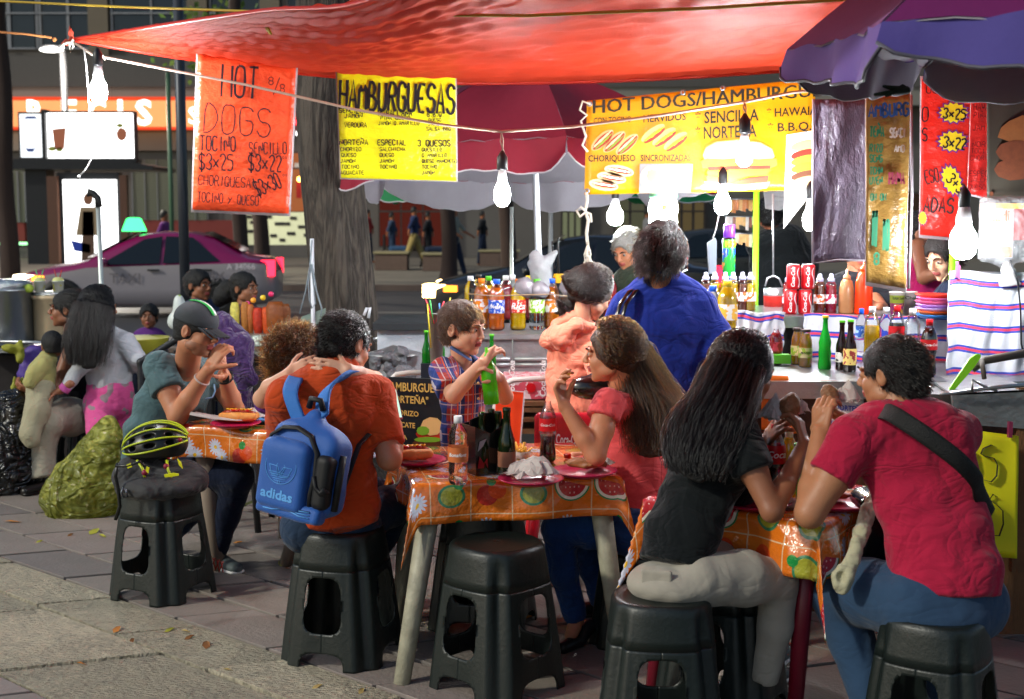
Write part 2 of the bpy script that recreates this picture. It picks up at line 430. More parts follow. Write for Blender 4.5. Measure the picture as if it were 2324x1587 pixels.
 # ================================================================ SETTING
dirt=mat('joint_dirt','17130f',.95,var=.3,vscale=30,bump=.6)
slab_m=[mat('slab_grey_%d'%i,c,.62,var=.22,vscale=5,bump=.5,bscale=45,spec=.4)for i,c in enumerate(('857c74','78716c','8a7f78'))]
def slab_pat(base):
 x,y,z,vec=ncoord('Object');n1=nnoise(9,vec,6,.7,1.5);n2=nnoise(90,vec,3)
 return nmix(nmax(nmin((n1-.42)*3,1),0)*.55,base,nmix(n2,(.10,.095,.085),(.2,.19,.17)))
slab_l=[mat('slab_pale_%d'%i,c,.7,var=.3,vscale=14,bump=1,bscale=34,bstretch=(1,2.6,1),bdist=.05,pattern=slab_pat)for i,c in enumerate(('d2c6aa','c0b69c'))]
asphalt=mat('asphalt',(.06,.056,.055),.55,var=.3,vscale=3,bump=.3,bscale=80)
MBg=MB();MBg.box((0,3,-.135),(44,30,.18));pav=tag(MBg.build('pavement',dirt),kind='structure')
d2=V((.745,-.667,0));d1=V((.943,.333,0));o_=V((-1.95,5.2,0))
def slab(a0,a1,b0,b1,mats_):
 g=.011;q=[o_+d2*(a0+g)+d1*(b0+g),o_+d2*(a1-g)+d1*(b0+g),o_+d2*(a1-g)+d1*(b1-g),o_+d2*(a0+g)+d1*(b1-g)]
 c=sum(q,V())/4;h=random.uniform(-.003,.003);tx,ty=random.uniform(-.006,.006),random.uniform(-.006,.006)
 P_=[]
 for p in q:
  r=p-c;P_.append(V((r.x,r.y,h+r.x*tx+r.y*ty)))
 ins=[V((p.x*.985,p.y*.985,p.z+.002))for p in P_];bot=[V((p.x,p.y,-.06))for p in P_]
 vs_=bot+P_+ins
 me=mesh('paving_slab',vs_,[(8,9,10,11)]+[(i,(i+1)%4,4+(i+1)%4,4+i)for i in range(4)]+[(4+i,4+(i+1)%4,8+(i+1)%4,8+i)for i in range(4)])
 return link('paving_slab',me,random.choice(mats_),pav,c)
ns=0
b=-7.2
rows=[]
while b<7.5:
 rows.append(b);b+=random.choice((.34,.36,.62,.62))
cells=[]
for bi in range(len(rows)-1):
 b0,b1=rows[bi],rows[bi+1]
 a=-5.2+random.uniform(-.3,.3)
 while a<5.6:
  L=random.choice((.62,.62,.9));cells.append((a,a+L,b0,b1));a+=L
def nrm_(a,b):p=o_+d2*a+d1*b;return p,.662*p.x+.749*p.y
lay=[]
for(a0,a1,b0,b1)in cells:
 p,n_=nrm_((a0+a1)/2,(b0+b1)/2)
 if not(3.55<p.y<9.2)or abs(p.x)>.44*p.y+.9:continue
 lay.append((a0,a1,b0,b1,n_))
for(a0,a1,b0,b1,n_)in lay:
# rows parallel to d2 of paler stone: 2.6 < n < 3.25
 slab(a0,a1,b0,b1,slab_l if 2.55<n_<3.3 else slab_m);ns+=1
far_pav_m=mat('far_paving','6d675c',.7,var=.25,vscale=2,bump=.3)
MBr=MB();MBr.box((0,24,-.17),(90,15.2,.1));tag(MBr.build('road',asphalt),kind='structure')
mk=MB();mk.box((0,24.5,-.116),(80,.12,.004));tag(mk.build('road_marking',mat('road_paint','9a958a',.6)),kind='structure')
kb=MB();kb.box((0,16.85,-.07),(80,.25,.16));kb.box((0,31.5,-.07),(80,.25,.18))
tag(kb.build('kerb',mat('kerb_stone','6b5a50',.8,bump=.4)),kind='structure')
fp=MB();fp.box((0,51.6,-.1),(140,40,.18));tag(fp.build('far_pavement',far_pav_m),kind='structure')
gm=mat('grass_strip','3c5a1c',.9,var=.4,vscale=20,bump=1)
gs=MB();gs.box((-8.6,33.2,.04),(5,1.2,.08));tag(gs.build('grass',gm),kind='stuff')
# ---------------------------------------------------------------- building across the street
B=worldthing('shop_building','grey concrete building across the street with orange lit shop sign','building',(0,51,0))
def px2(px,py,Y):return at(px,py,Y)
def rect(mb,x0,y0,x1,y1,Y,d=.1,mi=0):
 """block covering the photo rectangle at distance Y, thickness d behind it"""
 a=at(x0,y0,Y);c=at(x1,y1,Y);mb.box(((a.x+c.x)/2,Y+d/2,(a.z+c.z)/2),(abs(c.x-a.x),d,abs(a.z-c.z)),mi)
conc=mat('concrete','55524f',.85,var=.2,vscale=.6,bump=.3);conc2=mat('concrete_band','716f68',.85,var=.18,vscale=.5)
colm=mat('column_paint','5d5548',.8,var=.2,vscale=.7);dark=mat('dark_void','141414',.6);frame_m=mat('window_frame','6d7075',.5)
gl_d=mat('night_glass','10161c',.08,var=.3,vscale=.5,spec=.6)
MBw=MB();MBw.box((0,53.2,8.5),(64,3,17));MBw.build('wall',conc,B)
for i,x in enumerate((-60,222,447,612,840,1070,1300,1530,1760,1990,2220,2450)):
 m=MB();a=at(x,0,51.5);m.box((a.x,51.55,10.8),(.75,.3,7.4));m.build('column',colm,B)
for wi,x in enumerate((-50,85,250,475,650,700,880,960,1110,1190,1340,1420,1570,1650)):
 w=MB();rect(w,x,-260,x+130 if wi not in(2,)else x+180,112,51.6,.08);wo=w.build('window',gl_d,B)
 f=MB()
 x1=x+(180 if wi==2 else 130)
 for xx in(x,x+(x1-x)*.5,x1):rect(f,xx-3,-260,xx+3,112,51.5,.09)
 for yy in(-250,-120,30,110):rect(f,x,yy-2,x1,yy+2,51.45,.06)
 f.build('frame',frame_m,wo)
m=MB();m.box((0,51.2,6.95),(64,1.4,1.15));m.build('ledge',mat('ledge_concrete','4a4846',.9),B)
m=MB();m.box((0,51.0,6.05),(64,.8,.68));m.build('ledge',conc2,B)
# lit sign band
SG=worldthing('shop_sign','orange lit shop sign band with white letters REGIS above the shutters','sign',at(220,290,50.3))
sgm=emis('sign_orange_light',(1.0,.36,.13),1.15);sgr=emis('sign_red_edge',(.75,.06,.02),1.1)
m=MB();rect(m,-60,222,452,292,50.3,.35);m.build('light_panel',sgm,SG)
m=MB();rect(m,-60,220,452,228,50.25,.3);rect(m,-60,288,452,294,50.25,.3,0);m.build('trim',sgr,SG)
m=MB()
for ch,x,w in(('R',62,38),('E',140,34),('G',200,40),('I',268,10),('S',308,36)):
 a=at(x,282,50.15);textmesh(m,ch,a,(1,0,0),(0,0,1),.88,width=w*50.15/FPX,bold=.03)
o=m.build('letters',emis('sign_white',(1,.93,.85),2.2),SG);md=o.modifiers.new('t','SOLIDIFY');md.thickness=.08
m=MB();a=at(428,280,50.15);textmesh(m,'S',a,(1,0,0),(0,0,1),.6,bold=.02);m.build('letters',emis('sign_white',(1,.93,.85),2.2),SG)
SG2=worldthing('neon_sign','red neon letters UE under white tubes beside the tree trunk','sign',at(690,300,50.3))
m=MB();rect(m,640,228,735,296,50.4,.3);m.build('back_panel',mat('maroon_panel','4a1014',.5),SG2)
m=MB()
for pts in(((667,246),(667,272),(673,281),(683,281),(688,272),(688,246)),((712,246),(697,246),(697,281),(712,281)),((697,263),(710,263)),((722,246),(722,281))):
 m.tube([at(x,y,50.2)for x,y in pts],.045,6)
m.build('neon_tube',emis('neon_red',(1,.03,.04),7),SG2)
for y in(222,303):
 m=MB();rect(m,672,y-4,729,y+4,50.1,.12);m.build('light_tube',emis('tube_white',(1,.98,.95),6),SG2)
 # shop fronts: shutters of slats
shm=mat('shutter_metal','5d6052',.5,metal=.3,var=.2);
def shutter(x0,x1,y0,y1,label):
 t=worldthing('roller_shutter',label,'shutter',at((x0+x1)/2,y1,51.4))
 n=22;
 base=MB();rect(base,x0,y0,x1,y1,51.62,.05);base.build('back_panel',dark,t)
 me=None
 for i in range(n):
  yy=y0+(y1-y0)*(i+.5)/n;a=at(x0,yy,51.5);c=at(x1,yy,51.5)
  if me is None:mm=MB();mm.box((0,0,0),(c.x-a.x,.06,.09));me=mm.mesh('slat');me.materials.append(shm)
  o=link('slat',me,None,t,((a.x+c.x)/2,51.5,a.z));
 f=MB()
 for k in range(7):xx=x0+(x1-x0)*k/6;rect(f,xx-1,y0,xx+1,y1,51.4,.05)
 f.build('rail',frame_m,t)
shutter(-40,57,388,505,'slatted metal roller shutter left of the bus shelter')
shutter(300,470,362,500,'slatted metal roller shutter behind the dark lamp pole')
m=MB();rect(m,-60,505,57,548,51.5,.2);tag(m.build('red_plinth',mat('red_plinth','6b1f18',.6)),'dark red painted plinth under the left roller shutter','plinth')
m=MB();rect(m,300,500,560,560,51.5,.2);tag(m.build('red_plinth',mat('red_plinth','6b1f18',.6)),'dark red painted plinth behind the taxi roof','plinth')
m=MB();rect(m,-60,298,452,342,51.35,.15);m.build('fascia',conc2,B)
m=MB();rect(m,-60,550,60,556,50.5,.1);tag(m.build('light_strip',emis('green_tube',(.35,1,.4),2.2)),'thin green light strip at the foot of the left shop front','light strip')
# warm restaurant window
R=worldthing('restaurant_front','warm lit restaurant window between the orange poster and the trunk','shopfront',at(690,480,51.3))
m=MB();rect(m,655,345,735,484,51.4,.1);m.build('window',emis('warm_glow',(.55,.17,.06),.55),R)
m=MB()
for x in(656,690,706,734):rect(m,x-2,345,x+2,484,51.3,.08)
for y in(346,382,482):rect(m,655,y-2,735,y+2,51.25,.08)
m.build('frame',mat('brown_frame','3b1c12',.5),R)
m=MB();rect(m,668,370,694,380,51.2,.05);m.build('sign_plate',emis('dim_white',(.7,.6,.5),.6),R)
m=MB();m.ball(at(680,407,51),.1);m.build('lamp_globe',emis('lamp_yellow',(1,.6,.12),8),R)
m=MB()
for(x,y,w,h)in((678,430,12,40),(700,440,10,30)):rect(m,x-w/2,y-h/2,x+w/2,y+h/2,51.25,.04)
m.build('poster',mat('red_cloth_far','a01818',.8),R)
# dim shop fronts on the right part of the street
for(x0,x1,c,s,lb)in((860,1010,(.25,.045,.03),.25,'dim red lit cafe front behind the sitting people'),(1275,1320,(.35,.38,.22),.35,'small pale green lit doorway far behind the white umbrella pole'),(1395,1500,(.2,.2,.12),.3,'dim yellowish shop window far behind the grey haired man'),(1520,1600,(.3,.22,.1),.25,'dark shop window with shelves behind the woman in blue'),(1860,2100,(.12,.07,.05),.2,'dim brown shop interior behind the hanging plastic sheets')):
 t=worldthing('shopfront',lb,'shopfront',at((x0+x1)/2,560,51.3))
 m=MB();rect(m,x0,440,x1,560,51.4,.1);m.build('window',emis('shop_glow_%d'%x0,c,s),t)
 m=MB()
 for x in np.linspace(x0,x1,4):rect(m,x-2,436,x+2,562,51.3,.08)
 for y in(438,480,560):rect(m,x0,y-2,x1,y+2,51.25,.08)
 m.build('frame',mat('dark_frame','241d1a',.5),t)
 # white wall with dark brick openings
HW=worldthing('patterned_wall','low cream wall with dark brick shaped openings beside the trunk','wall',at(640,553,42))
m=MB();rect(m,548,482,730,556,42,.2);m.build('wall',mat('cream_wall','c9cfae',.8,var=.06,emit=(.5,.5,.38),estr=.0),HW)
for(x,y,w)in((566,492,12),(578,505,22),(592,520,26),(568,525,12),(620,535,14),(640,508,34),(665,495,14),(660,530,18),(600,545,18),(684,515,16),(700,534,22),(610,492,12),(640,545,12),(700,497,12)):
 m=MB();rect(m,x-w/2,y-3.5,x+w/2,y+3.5,41.97,.05);m.build('opening',dark,HW)
m=MB();rect(m,536,480,552,560,41.8,.3);m.build('pillar',mat('ochre_pillar','8a7c3c',.8),HW)
# bus shelter kiosk with light boxes
K=worldthing('bus_shelter','dark bus shelter with bright white light boxes behind the taxi','bus shelter',at(180,600,34))
blk=mat('dark_metal','2a2b2e',.4,metal=.5);brn=mat('brown_post','5a3a2a',.5)
boxw=emis('lightbox_white',(1,1,.98),3.2);boxw2=emis('lightbox_soft',(.92,.97,1),1.5)
m=MB();rect(m,44,259,93,357,33.8,.3);lb1=m.build('light_box',boxw2,K)
m=MB();rect(m,106,257,302,359,33.8,.3);lb2=m.build('light_box',boxw,K)
m=MB();rect(m,40,254,96,361,33.9,.35);rect(m,92,248,105,366,33.7,.4);rect(m,102,252,306,363,33.9,.35);rect(m,30,361,310,368,33.7,.5);m.build('frame',blk,K)
m=MB()
P_=[(-10,372),(40,364),(130,360),(230,362),(300,368),(348,378),(348,386),(290,384),(60,384),(-10,384)]
m.prism([at(x,y,33.6)for x,y in P_],(0,2.2,0));m.build('roof',blk,K)
m=MB();rect(m,56,384,112,600,33.9,.6);rect(m,105,400,135,600,33.7,.2,1);rect(m,270,398,292,600,33.7,.2,1);rect(m,128,392,276,600,33.85,.3);m.build('post',[blk,brn],K)
m=MB();rect(m,142,408,266,600,33.7,.2);lb3=m.build('poster_box',boxw,K)
m=MB()
def pflat(pts,mi=0,Y=33.6):m.poly([at(x,y,Y)for x,y in pts],mi)
pflat(ellp(200,452,11,14),0);pflat([(182,470),(218,470),(228,535),(172,535)],1);pflat([(188,480),(212,480),(216,600),(184,600)],2);pflat([(160,545),(205,555),(205,575),(168,570)],3)
m.build('poster_print',[mat('print_skin','8a5a40',.6),mat('print_beige','9a8468',.6),mat('print_brown','5a4030',.6),mat('print_blue','1c3fae',.6)],K)
m=MB()
def fl(pts,mi=0,Y=33.68):m.poly([at(x,y,Y)for x,y in pts],mi)
fl([(118,293),(150,290),(146,338),(124,340)],0);fl(ellp(118,338,9,6),1);fl(ellp(135,340,8,5),1);fl(ellp(276,305,12,15),0);fl(ellp(272,285,8,5),1)
fl([(55,330),(62,345),(76,345),(84,330),(78,337),(62,337)],2);fl([(52,272),(60,264),(80,264),(86,272),(80,270),(60,270)],2)
m.build('box_print',[mat('print_tea','c07050',.6),mat('print_lime','9aa040',.6),mat('print_navy','3050a0',.6)],K)
# street lamp and poles far away
def pole(label,px,py0,py1,Y,r,m_,cat='pole',name='pole'):
 a=at(px,py0,Y);g=V((a.x,Y,0));t=worldthing(name,label,cat,g)
 mb=MB();mb.tube([g,V((a.x,Y,a.z))],r,12);mb.build('shaft',m_,t)
 mb=MB();mb.lathe([(r*1.9,0),(r*1.9,.05),(r*1.3,.12)],14,c=g);mb.build('base',m_,t);return t
L1=pole('slim black street lamp with an oval lit head above the bus shelter',143,118,0,36,.09,blk,'street lamp','street_lamp')
mb=MB();mb.tube([at(143,122,36),at(143,108,36),at(118,106,36)],.06,8);mb.ball(at(115,108,36),(.28,.2,.09));mb.build('head',blk,L1)
mb=MB();mb.ball(at(115,113,35.95),(.3,.2,.07));mb.build('lamp_glass',emis('lamp_glass',(1,.98,.9),5),L1)
for lx,ly in((115,35.2),):
 ld=bpy.data.lights.new('street_lamp_light','POINT');lo=bpy.data.objects.new('street_lamp_light',ld);SC.collection.objects.link(lo);lo.parent=L1;lo.matrix_parent_inverse=Matrix.Translation(-L1.location);lo.location=at(lx,128,ly);ld.energy=2600;ld.color=(1,.9,.75);ld.shadow_soft_size=.25
P1=pole('tall dark grey lamp pole rising behind the red tarp',400,-160,0,12.5,.048,mat('pole_grey','3d4148',.4,metal=.4))
P2=pole('thin green signal post beside the dark lamp pole',381,165,0,30,.05,mat('post_green','4a6a50',.5))
# ---------------------------------------------------------------- trees
def barkp(base):
 vec=ncoord('Object')[3];n1=nnoise(13,vec,3,.6,.8,(1,1,.13));n2=nnoise(30,vec,3,.6,.4,(1,1,.2));return nmix(nmax(nmin((n1-.5).abs()*9,1)*.75+n2*.35-.1,0),(.022,.018,.015),base)
bark_m=mat('bark','544c44',.95,pattern=barkp,var=.45,vscale=5,bump=1,bscale=16,bstretch=(2.2,2.2,.35),bdist=.05)
def trunk(name,label,px,Y,r0,r1,z1,lean=(0,0),rough=1.0,m_=bark_m):
 c=at(px,600,Y);c.z=0;t=worldthing(name,label,'tree',c)
 n,k=64,90;vs_=[]
 for j in range(k+1):
  z=z1*j/k;f=j/k;r=r0+(r1-r0)*f+.10*math.exp(-z*6)
  for i in range(n):
   th=2*math.pi*i/n
   q=.5*math.sin(3*th+1+.4*z)+.25*math.sin(5*th+2.0*z)+.3*math.sin(2*th)
   fur=abs(math.sin(9*th+1.3*math.sin(2.3*z)+.8*math.sin(7*z)))*.7+abs(math.sin(14*th+2*math.sin(3.1*z+2)))*.5
   rr=r*(1+.05*q)+rough*.012*fur
   vs_.append((c.x+lean[0]*z+.03*math.sin(z*2)+rr*math.cos(th),c.y+lean[1]*z+rr*math.sin(th),z))
 fs=[(j*n+i,j*n+(i+1)%n,(j+1)*n+(i+1)%n,(j+1)*n+i)for j in range(k)for i in range(n)]
 link('trunk',mesh('trunk',vs_,fs,True),m_,t)
 return t,c
def crown(t,c,R,n,m_,sz=.09):
 """foliage: leaf faces clustered round limb ends"""
 mb=MB();lb=MB();ends=[]
 for i in range(9):
  a=2*math.pi*i/9+random.uniform(-.3,.3);L=R*random.uniform(.5,.95)
  e=V(c)+V((math.cos(a)*L,math.sin(a)*L,random.uniform(-.1,.9)*R))
  mid=V(c).lerp(e,.5)+V((0,0,.15*R));lb.tube([V(c)-V((0,0,R*.8)),V(c)-V((0,0,R*.3)),mid,e],[R*.06,R*.05,R*.03,R*.012],7);ends+=[e,mid,e.lerp(mid,.5)+V((random.uniform(-.2,.2),random.uniform(-.2,.2),.2))*R]
 for i in range(n):
  e=random.choice(ends);p=e+V((random.gauss(0,1),random.gauss(0,1),random.gauss(0,.7)))*R*.2
  d=V((random.gauss(0,1),random.gauss(0,1),random.gauss(0,1)-.4)).normalized();u=d.orthogonal().normalized()*sz*.35;L=d*sz*random.uniform(.7,1.3)
  mb.add([p,p+L*.5+u,p+L,p+L*.5-u],[(0,1,2,3)],random.choice((0,1)))
 lb.build('branch',bark_m,t);o=mb.build('crown',m_,t);return o
leaf_m=[mat('leaf_a',(.05,.09,.02),.6,var=.3,transl=.3),mat('leaf_b',(.08,.12,.03),.6,var=.3,transl=.3)]
T1,c=trunk('street_tree','thick grey barked street tree trunk between the yellow and orange posters',783,8.6,.198,.178,3.6,(-.03,0))
trunk_c=c
for s_,e_ in(((0,0,3.4),(.9,.5,5.6)),((0,0,3.4),(-.8,.7,5.4)),((0,0,3.5),(.1,-.4,5.8))):
 mb=MB();a=c+V(s_)+V((-.1,0,0));e=c+V(e_);mb.tube([a,a.lerp(e,.5)+V((0,.1,.1)),e],[.13,.09,.05],12);mb.build('limb',bark_m,T1)
crown(T1,c+V((0,.5,5.9)),2.2,5000,leaf_m,.14)
for(px,Y,r,z1,lb)in((592,34,.2,3.4,'slim brown tree trunk in front of the patterned cream wall'),(1017,33,.19,4,'slim dark tree trunk behind the stone planters'),(1150,22,.13,4,'thin blurred tree trunk left of the white umbrella pole')):
 t,c=trunk('background_tree',lb,px,Y,r,r*.8,z1,rough=.5,m_=mat('bark_far','3a2d28',.9));crown(t,c+V((0,0,z1+1.2)),2.0,1500,leaf_m,.22)
t,c=trunk('background_tree','leafy tree hanging in front of the upper windows at far left',20,26,.18,.13,6.2,rough=.5,m_=mat('bark_far','3a2d28',.9));crown(t,c+V((0,0,6.4)),2.0,3600,leaf_m,.2)
t,c=trunk('background_tree','leafy tree rising behind the red tarp near the third window',545,30,.16,.12,7.2,rough=.5,m_=mat('bark_far','3a2d28',.9));crown(t,c+V((0,0,7.6)),1.7,2600,leaf_m,.2)
# stone planters across the street
st_m=mat('planter_stone','5a4a42',.9,var=.2,bump=.4)
for(x0,x1,y0,y1,Y,lb)in((846,927,572,612,40,'wide low stone bench block nearest the big trunk'),(955,1020,575,612,39.5,'narrow stone bench block right of the walking man'),(1085,1180,568,600,43,'long dark stone block behind the hanging bulb'),(1230,1300,566,596,44,'dark stone block behind the white umbrella pole')):
 a=at(x0,y0,Y);c=at(x1,y1,Y);z1=max(.45,a.z);t=worldthing('stone_bench',lb,'bench',((a.x+c.x)/2,Y,0))
 m=MB();m.box(((a.x+c.x)/2,Y+.5,z1*.45),(c.x-a.x-.1,.9,z1*.9));m.build('base',st_m,t)
 m=MB();m.box(((a.x+c.x)/2,Y+.5,z1*.95),(c.x-a.x,1.0,z1*.1));m.build('top',mat('planter_top','8a8262',.8),t)
 # ---------------------------------------------------------------- cars
glass_car=mat('car_glass','0c1416',.06,spec=.7,var=.2,vscale=.8);tyre_m=mat('tyre','0e0e0e',.8);rim_m=mat('rim','8a8c90',.35,metal=.8)
def car(label,cat,loc,rz,up_m,lo_m,name,lit=True,head=((1,.8,.5),12)):
 t=thing(name,label,cat,loc,rz)
 #      x     zb   zbelt ztop  w    wt
 st=[(2.22,.32,.55,.62,.52,.50),(2.18,.24,.60,.70,.70,.62),(2.0,.20,.68,.80,.80,.68),(1.6,.18,.76,.90,.85,.74),(1.15,.18,.84,.97,.86,.76),(.95,.18,.88,1.02,.86,.74),(.45,.18,.90,1.30,.86,.64),(.1,.18,.91,1.44,.86,.58),(-.3,.18,.92,1.49,.86,.57),(-.8,.18,.93,1.48,.86,.57),(-1.2,.18,.94,1.38,.86,.60),(-1.6,.18,.95,1.15,.85,.68),(-1.8,.20,.96,1.07,.84,.72),(-2.1,.24,.93,1.03,.80,.70),(-2.22,.32,.80,.95,.70,.64),(-2.26,.40,.70,.78,.60,.56)]
 rings=[]
 for(x,zb,zl,zt,w,wt)in st:
  half=[(0,zb),(w*.8,zb),(w*.97,zb+.08),(w,zb+(zl-zb)*.45),(w*.985,zl),(w*.94 if zt-zl<.2 else(w*.55+wt*.45),zl+(zt-zl)*.5),(wt,zt-.04),(wt*.8,zt),(0,zt+.015)]
  rings.append([(x,y,z)for y,z in half]+[(x,-y,z)for y,z in half[-2:0:-1]])
 n=len(rings[0]);body=MB();vs_=[p for r in rings for p in r]
 fl_,fu=[],[]
 for i in range(len(rings)-1):
  for k in range(n):
   f=(i*n+k,(i+1)*n+k,(i+1)*n+(k+1)%n,i*n+(k+1)%n);kk=k if k<8 else 15-k
   (fl_ if kk<4 else fu).append(f)
 fl_+=[tuple(range(n))];fl_+=[tuple((len(rings)-1)*n+k for k in range(n-1,-1,-1))]
 b_=MB();b_.add(vs_,fl_,0,True);b_.add(vs_,fu,1,True);bo=b_.build('body',[lo_m,up_m],t)
 # side windows, windscreen
 for s in(-1,1):
  g=MB()
  for pts in(((.72,.93),(-.02,1.37),(-.33,1.42),(-.30,.95)),((-.36,.95),(-.39,1.42),(-.85,1.40),(-1.33,.99))):
   g.poly([(x,s*(.87-.23*((z-.92)/.5)+.012),z)for x,z in pts])
  g.build('side_window',glass_car,t)
  lm=MB();lm.box((2.03,s*.60,.66),(.36,.36,.19));lm.build('headlight',emis('headlight_'+name,head[0],head[1]if lit else .2),t)
  lm=MB();lm.box((1.78,s*.8,.70),(.2,.1,.09));lm.build('indicator',emis('indicator_orange',(1,.25,.02),5),t)
  lm=MB();lm.box((-2.14,s*.66,.86),(.22,.2,.28));lm.build('tail_light',emis('tail_red',(1,.02,.05),4),t)
  mr=MB();mr.ball((.62,s*.97,.98),(.07,.1,.07));mr.build('mirror',up_m,t)
  for x in(1.38,-1.32):
   w_=MB();Mx=Matrix.Rotation(math.pi/2,3,'X');w_.lathe([(.2,-.1),(.31,-.1),(.325,-.06),(.325,.06),(.31,.1),(.2,.1)],28,c=(x,s*.76,.31),M=Mx);wo=w_.build('wheel',tyre_m,t)
   w2=MB();w2.lathe([(.205,-.07),(.205,.09),(.1,.105),(.04,.11)],20,c=(x,s*.76,.31),M=Matrix.Rotation(math.pi/2*(1 if s<0 else-1),3,'X'));w2.build('rim',rim_m,wo)
   ar=MB();ar.lathe([(.30,0),(.39,0),(.39,.03),(.30,.03)],24,c=(x,s*(.845),.31),M=Matrix.Rotation(math.pi/2*(1 if s<0 else-1),3,'X'),cap=False);ar.build('wheel_arch',dark,t)
  hd=MB()
  for x in(-.2,-1.1):hd.box((x,s*.885,.84),(.2,.03,.03))
  hd.build('handle',blk,t)
 g=MB();g.poly([(.98,-.66,1.03),(.98,.66,1.03),(.14,.52,1.47),(.14,-.52,1.47)])
 o=g.build('windscreen',glass_car,t);o.location.z=.02
 g=MB();g.poly([(-1.68,.6,1.14),(-1.68,-.6,1.14),(-1.02,-.5,1.47),(-1.02,.5,1.47)]);o=g.build('rear_window',glass_car,t);o.location.z=.02
 return t
tmag=mat('taxi_magenta','80124e',.25,coat=.8,var=.05);twhite=mat('taxi_white','918b90',.3,coat=.6,var=.05)
TX=car('magenta and white taxi with a green roof light passing behind','taxi',(-6.45,24.0,-.12),math.pi+.06,tmag,twhite,'taxi')
g=MB();g.lathe([(.22,1.5),(.2,1.56),(.13,1.72),(.08,1.74)],16,c=(.3,0,0));g.build('roof_light',emis('roof_green',(.05,1,.2),3.2),TX)
g=MB();textmesh(g,'TAXI',(.55,.882,.62),(-1,0,0),(0,0,1),.17);textmesh(g,'CDMX',(-.72,.884,.64),(-1,0,0),(0,0,1),.17);textmesh(g,'A 34066',(-1.45,.865,.85),(-1,0,0),(0,0,1),.1,mi=1)
g.build('lettering',[mat('taxi_text','6a6468',.6),mat('plate_white','d8d0d8',.5)],TX)
# the visible side is +y in car space after turning round
C2=car('dark passing car with glowing yellow headlights behind the juice cart','car',(.95,20.5,-.12),math.pi-.12,mat('car_dark','17191d',.25,coat=.8),mat('car_dark_low','1c1e22',.3,coat=.6),'passing_car',head=((1,.72,.3),14))
C3=car('dark grey parked car behind the grey haired man','car',(3.6,27.5,-.12),math.pi+.02,mat('car_grey','24282b',.3,coat=.5),mat('car_grey','24282b',.3),'parked_car',lit=False)
# ================================================================ CANOPIES
def poly_at(pts,u):
 """point on a polyline at 0..1 with smooth joins"""
 n=len(pts)-1;f=max(0,min(.99999,u))*n;i=int(f);t=f-i
 p0=pts[max(0,i-1)];p1=pts[i];p2=pts[i+1];p3=pts[min(n,i+2)]
 return .5*((2*p1)+(p2-p0)*t+(2*p0-5*p1+4*p2-p3)*t*t+(3*p1-p0-3*p2+p3)*t**3)
A_=at(166,88,6.9)
Fe=[A_,at(300,112,6.95),at(440,133,7.0),at(700,166,7.1),at(1000,186,7.15),at(1400,181,7.2),at(1760,160,7.2),at(2250,120,7.1)]
Ge=[A_,at(360,57,6.4),at(600,22,5.7),at(840,-3,5.0),V((.05,3.9,2.56)),V((.9,3.1,2.66)),V((1.9,2.3,2.74)),V((3.2,1.4,2.8))]
def tarp_m():
 m=mat('red_tarp',(.78,.060,.022),.46,spec=.38,var=.12,vscale=2.5,transl=.5,bump=1,bscale=210,bdist=.006,bstretch=(.35,1,1))
 return m
def tarp_fn(u,v):
 f=poly_at(Fe,u);g=poly_at(Ge,u);p=f.lerp(g,v);L=(f-g).length
 p.z-=.10*math.sin(math.pi*v)*min(1,L/3)*(.5+.5*u)
 w=min(1,L/1.2)*(1-.55*min(1,max(0,u-.4)))
 p.z+=w*(.004*math.sin(v*58+1.5*math.sin(u*7))+.003*math.sin(v*31+2+u*5)+.006*math.sin(v*97+u*11)+.003*math.sin(v*190+u*17))
 p.z+=.004*math.sin(u*140+v*23)*math.sin(v*61)+.003*math.sin(u*260+3*math.sin(v*40))
 return p
TP=sheet('tarp',tarp_fn,220,150,tarp_m(),thick=0)
tag(TP,'large red plastic tarp stretched over the tables from a tied corner','tarp')
hem=MB();hem.tube([poly_at(Fe,i/60)+V((0,.0,-.004))for i in range(61)],.012,8);hem.tube([poly_at(Ge,i/60)+V((0,0,-.004))for i in range(61)],.010,8)
hem.build('hem',mat('tarp_hem',(.6,.03,.012),.4,transl=.3),TP)
# loose knot of the tarp corner
kn=worldthing('tied_knot','red and white knot of cord at the left corner of the tarp','knot',at(158,98,6.9))
m=MB();m.tube([at(x,y,6.88)for x,y in((166,88),(158,78),(160,62),(164,74),(160,90),(150,102),(142,100),(150,92),(160,96))],.009,7);m.build('red_cord',mat('red_cord','b0402c',.7),kn)
m=MB();m.tube([at(x,y,6.86)for x,y in((166,90),(158,104),(160,118),(167,106),(164,96),(150,98),(140,104),(146,110))],.006,7);m.build('white_cord',mat('white_cord','c9bfae',.8),kn)
# yellow rope over the tarp, orange rope end, loop
yel=mat('yellow_rope','b8982a',.7,bump=.6,bscale=300);cordm=mat('pale_cord','b09a8c',.7)
m=MB();m.tube([at(x,y,Y)for x,y,Y in((-60,0,7.4),(300,17,6.6),(800,34,5.4),(1200,36,4.9),(1600,19,4.6),(2000,-6,4.4),(2400,-40,4.4))],.006,7)
tag(m.build('yellow_rope',yel),'long yellow rope running across the top under the red tarp','rope')
m=MB();m.tube([at(x,y,5.9)for x,y in((593,22),(600,45),(606,62),(614,78),(606,66),(602,40),(618,40),(630,48),(628,57),(612,52),(600,30))],.007,7)
tag(m.build('rope_bow',yel),'short bow of yellow rope hanging from the tarp edge','rope')
m=MB();m.tube([at(-60,68,6.9),at(60,78,6.9),at(118,86,6.9)],[.006,.006,.007],7);m.ball(at(124,90,6.9),.012)
tag(m.build('orange_rope',mat('orange_rope','a86a38',.8,bump=.5,bscale=300)),'orange rope ending in a knot left of the tarp corner','rope')
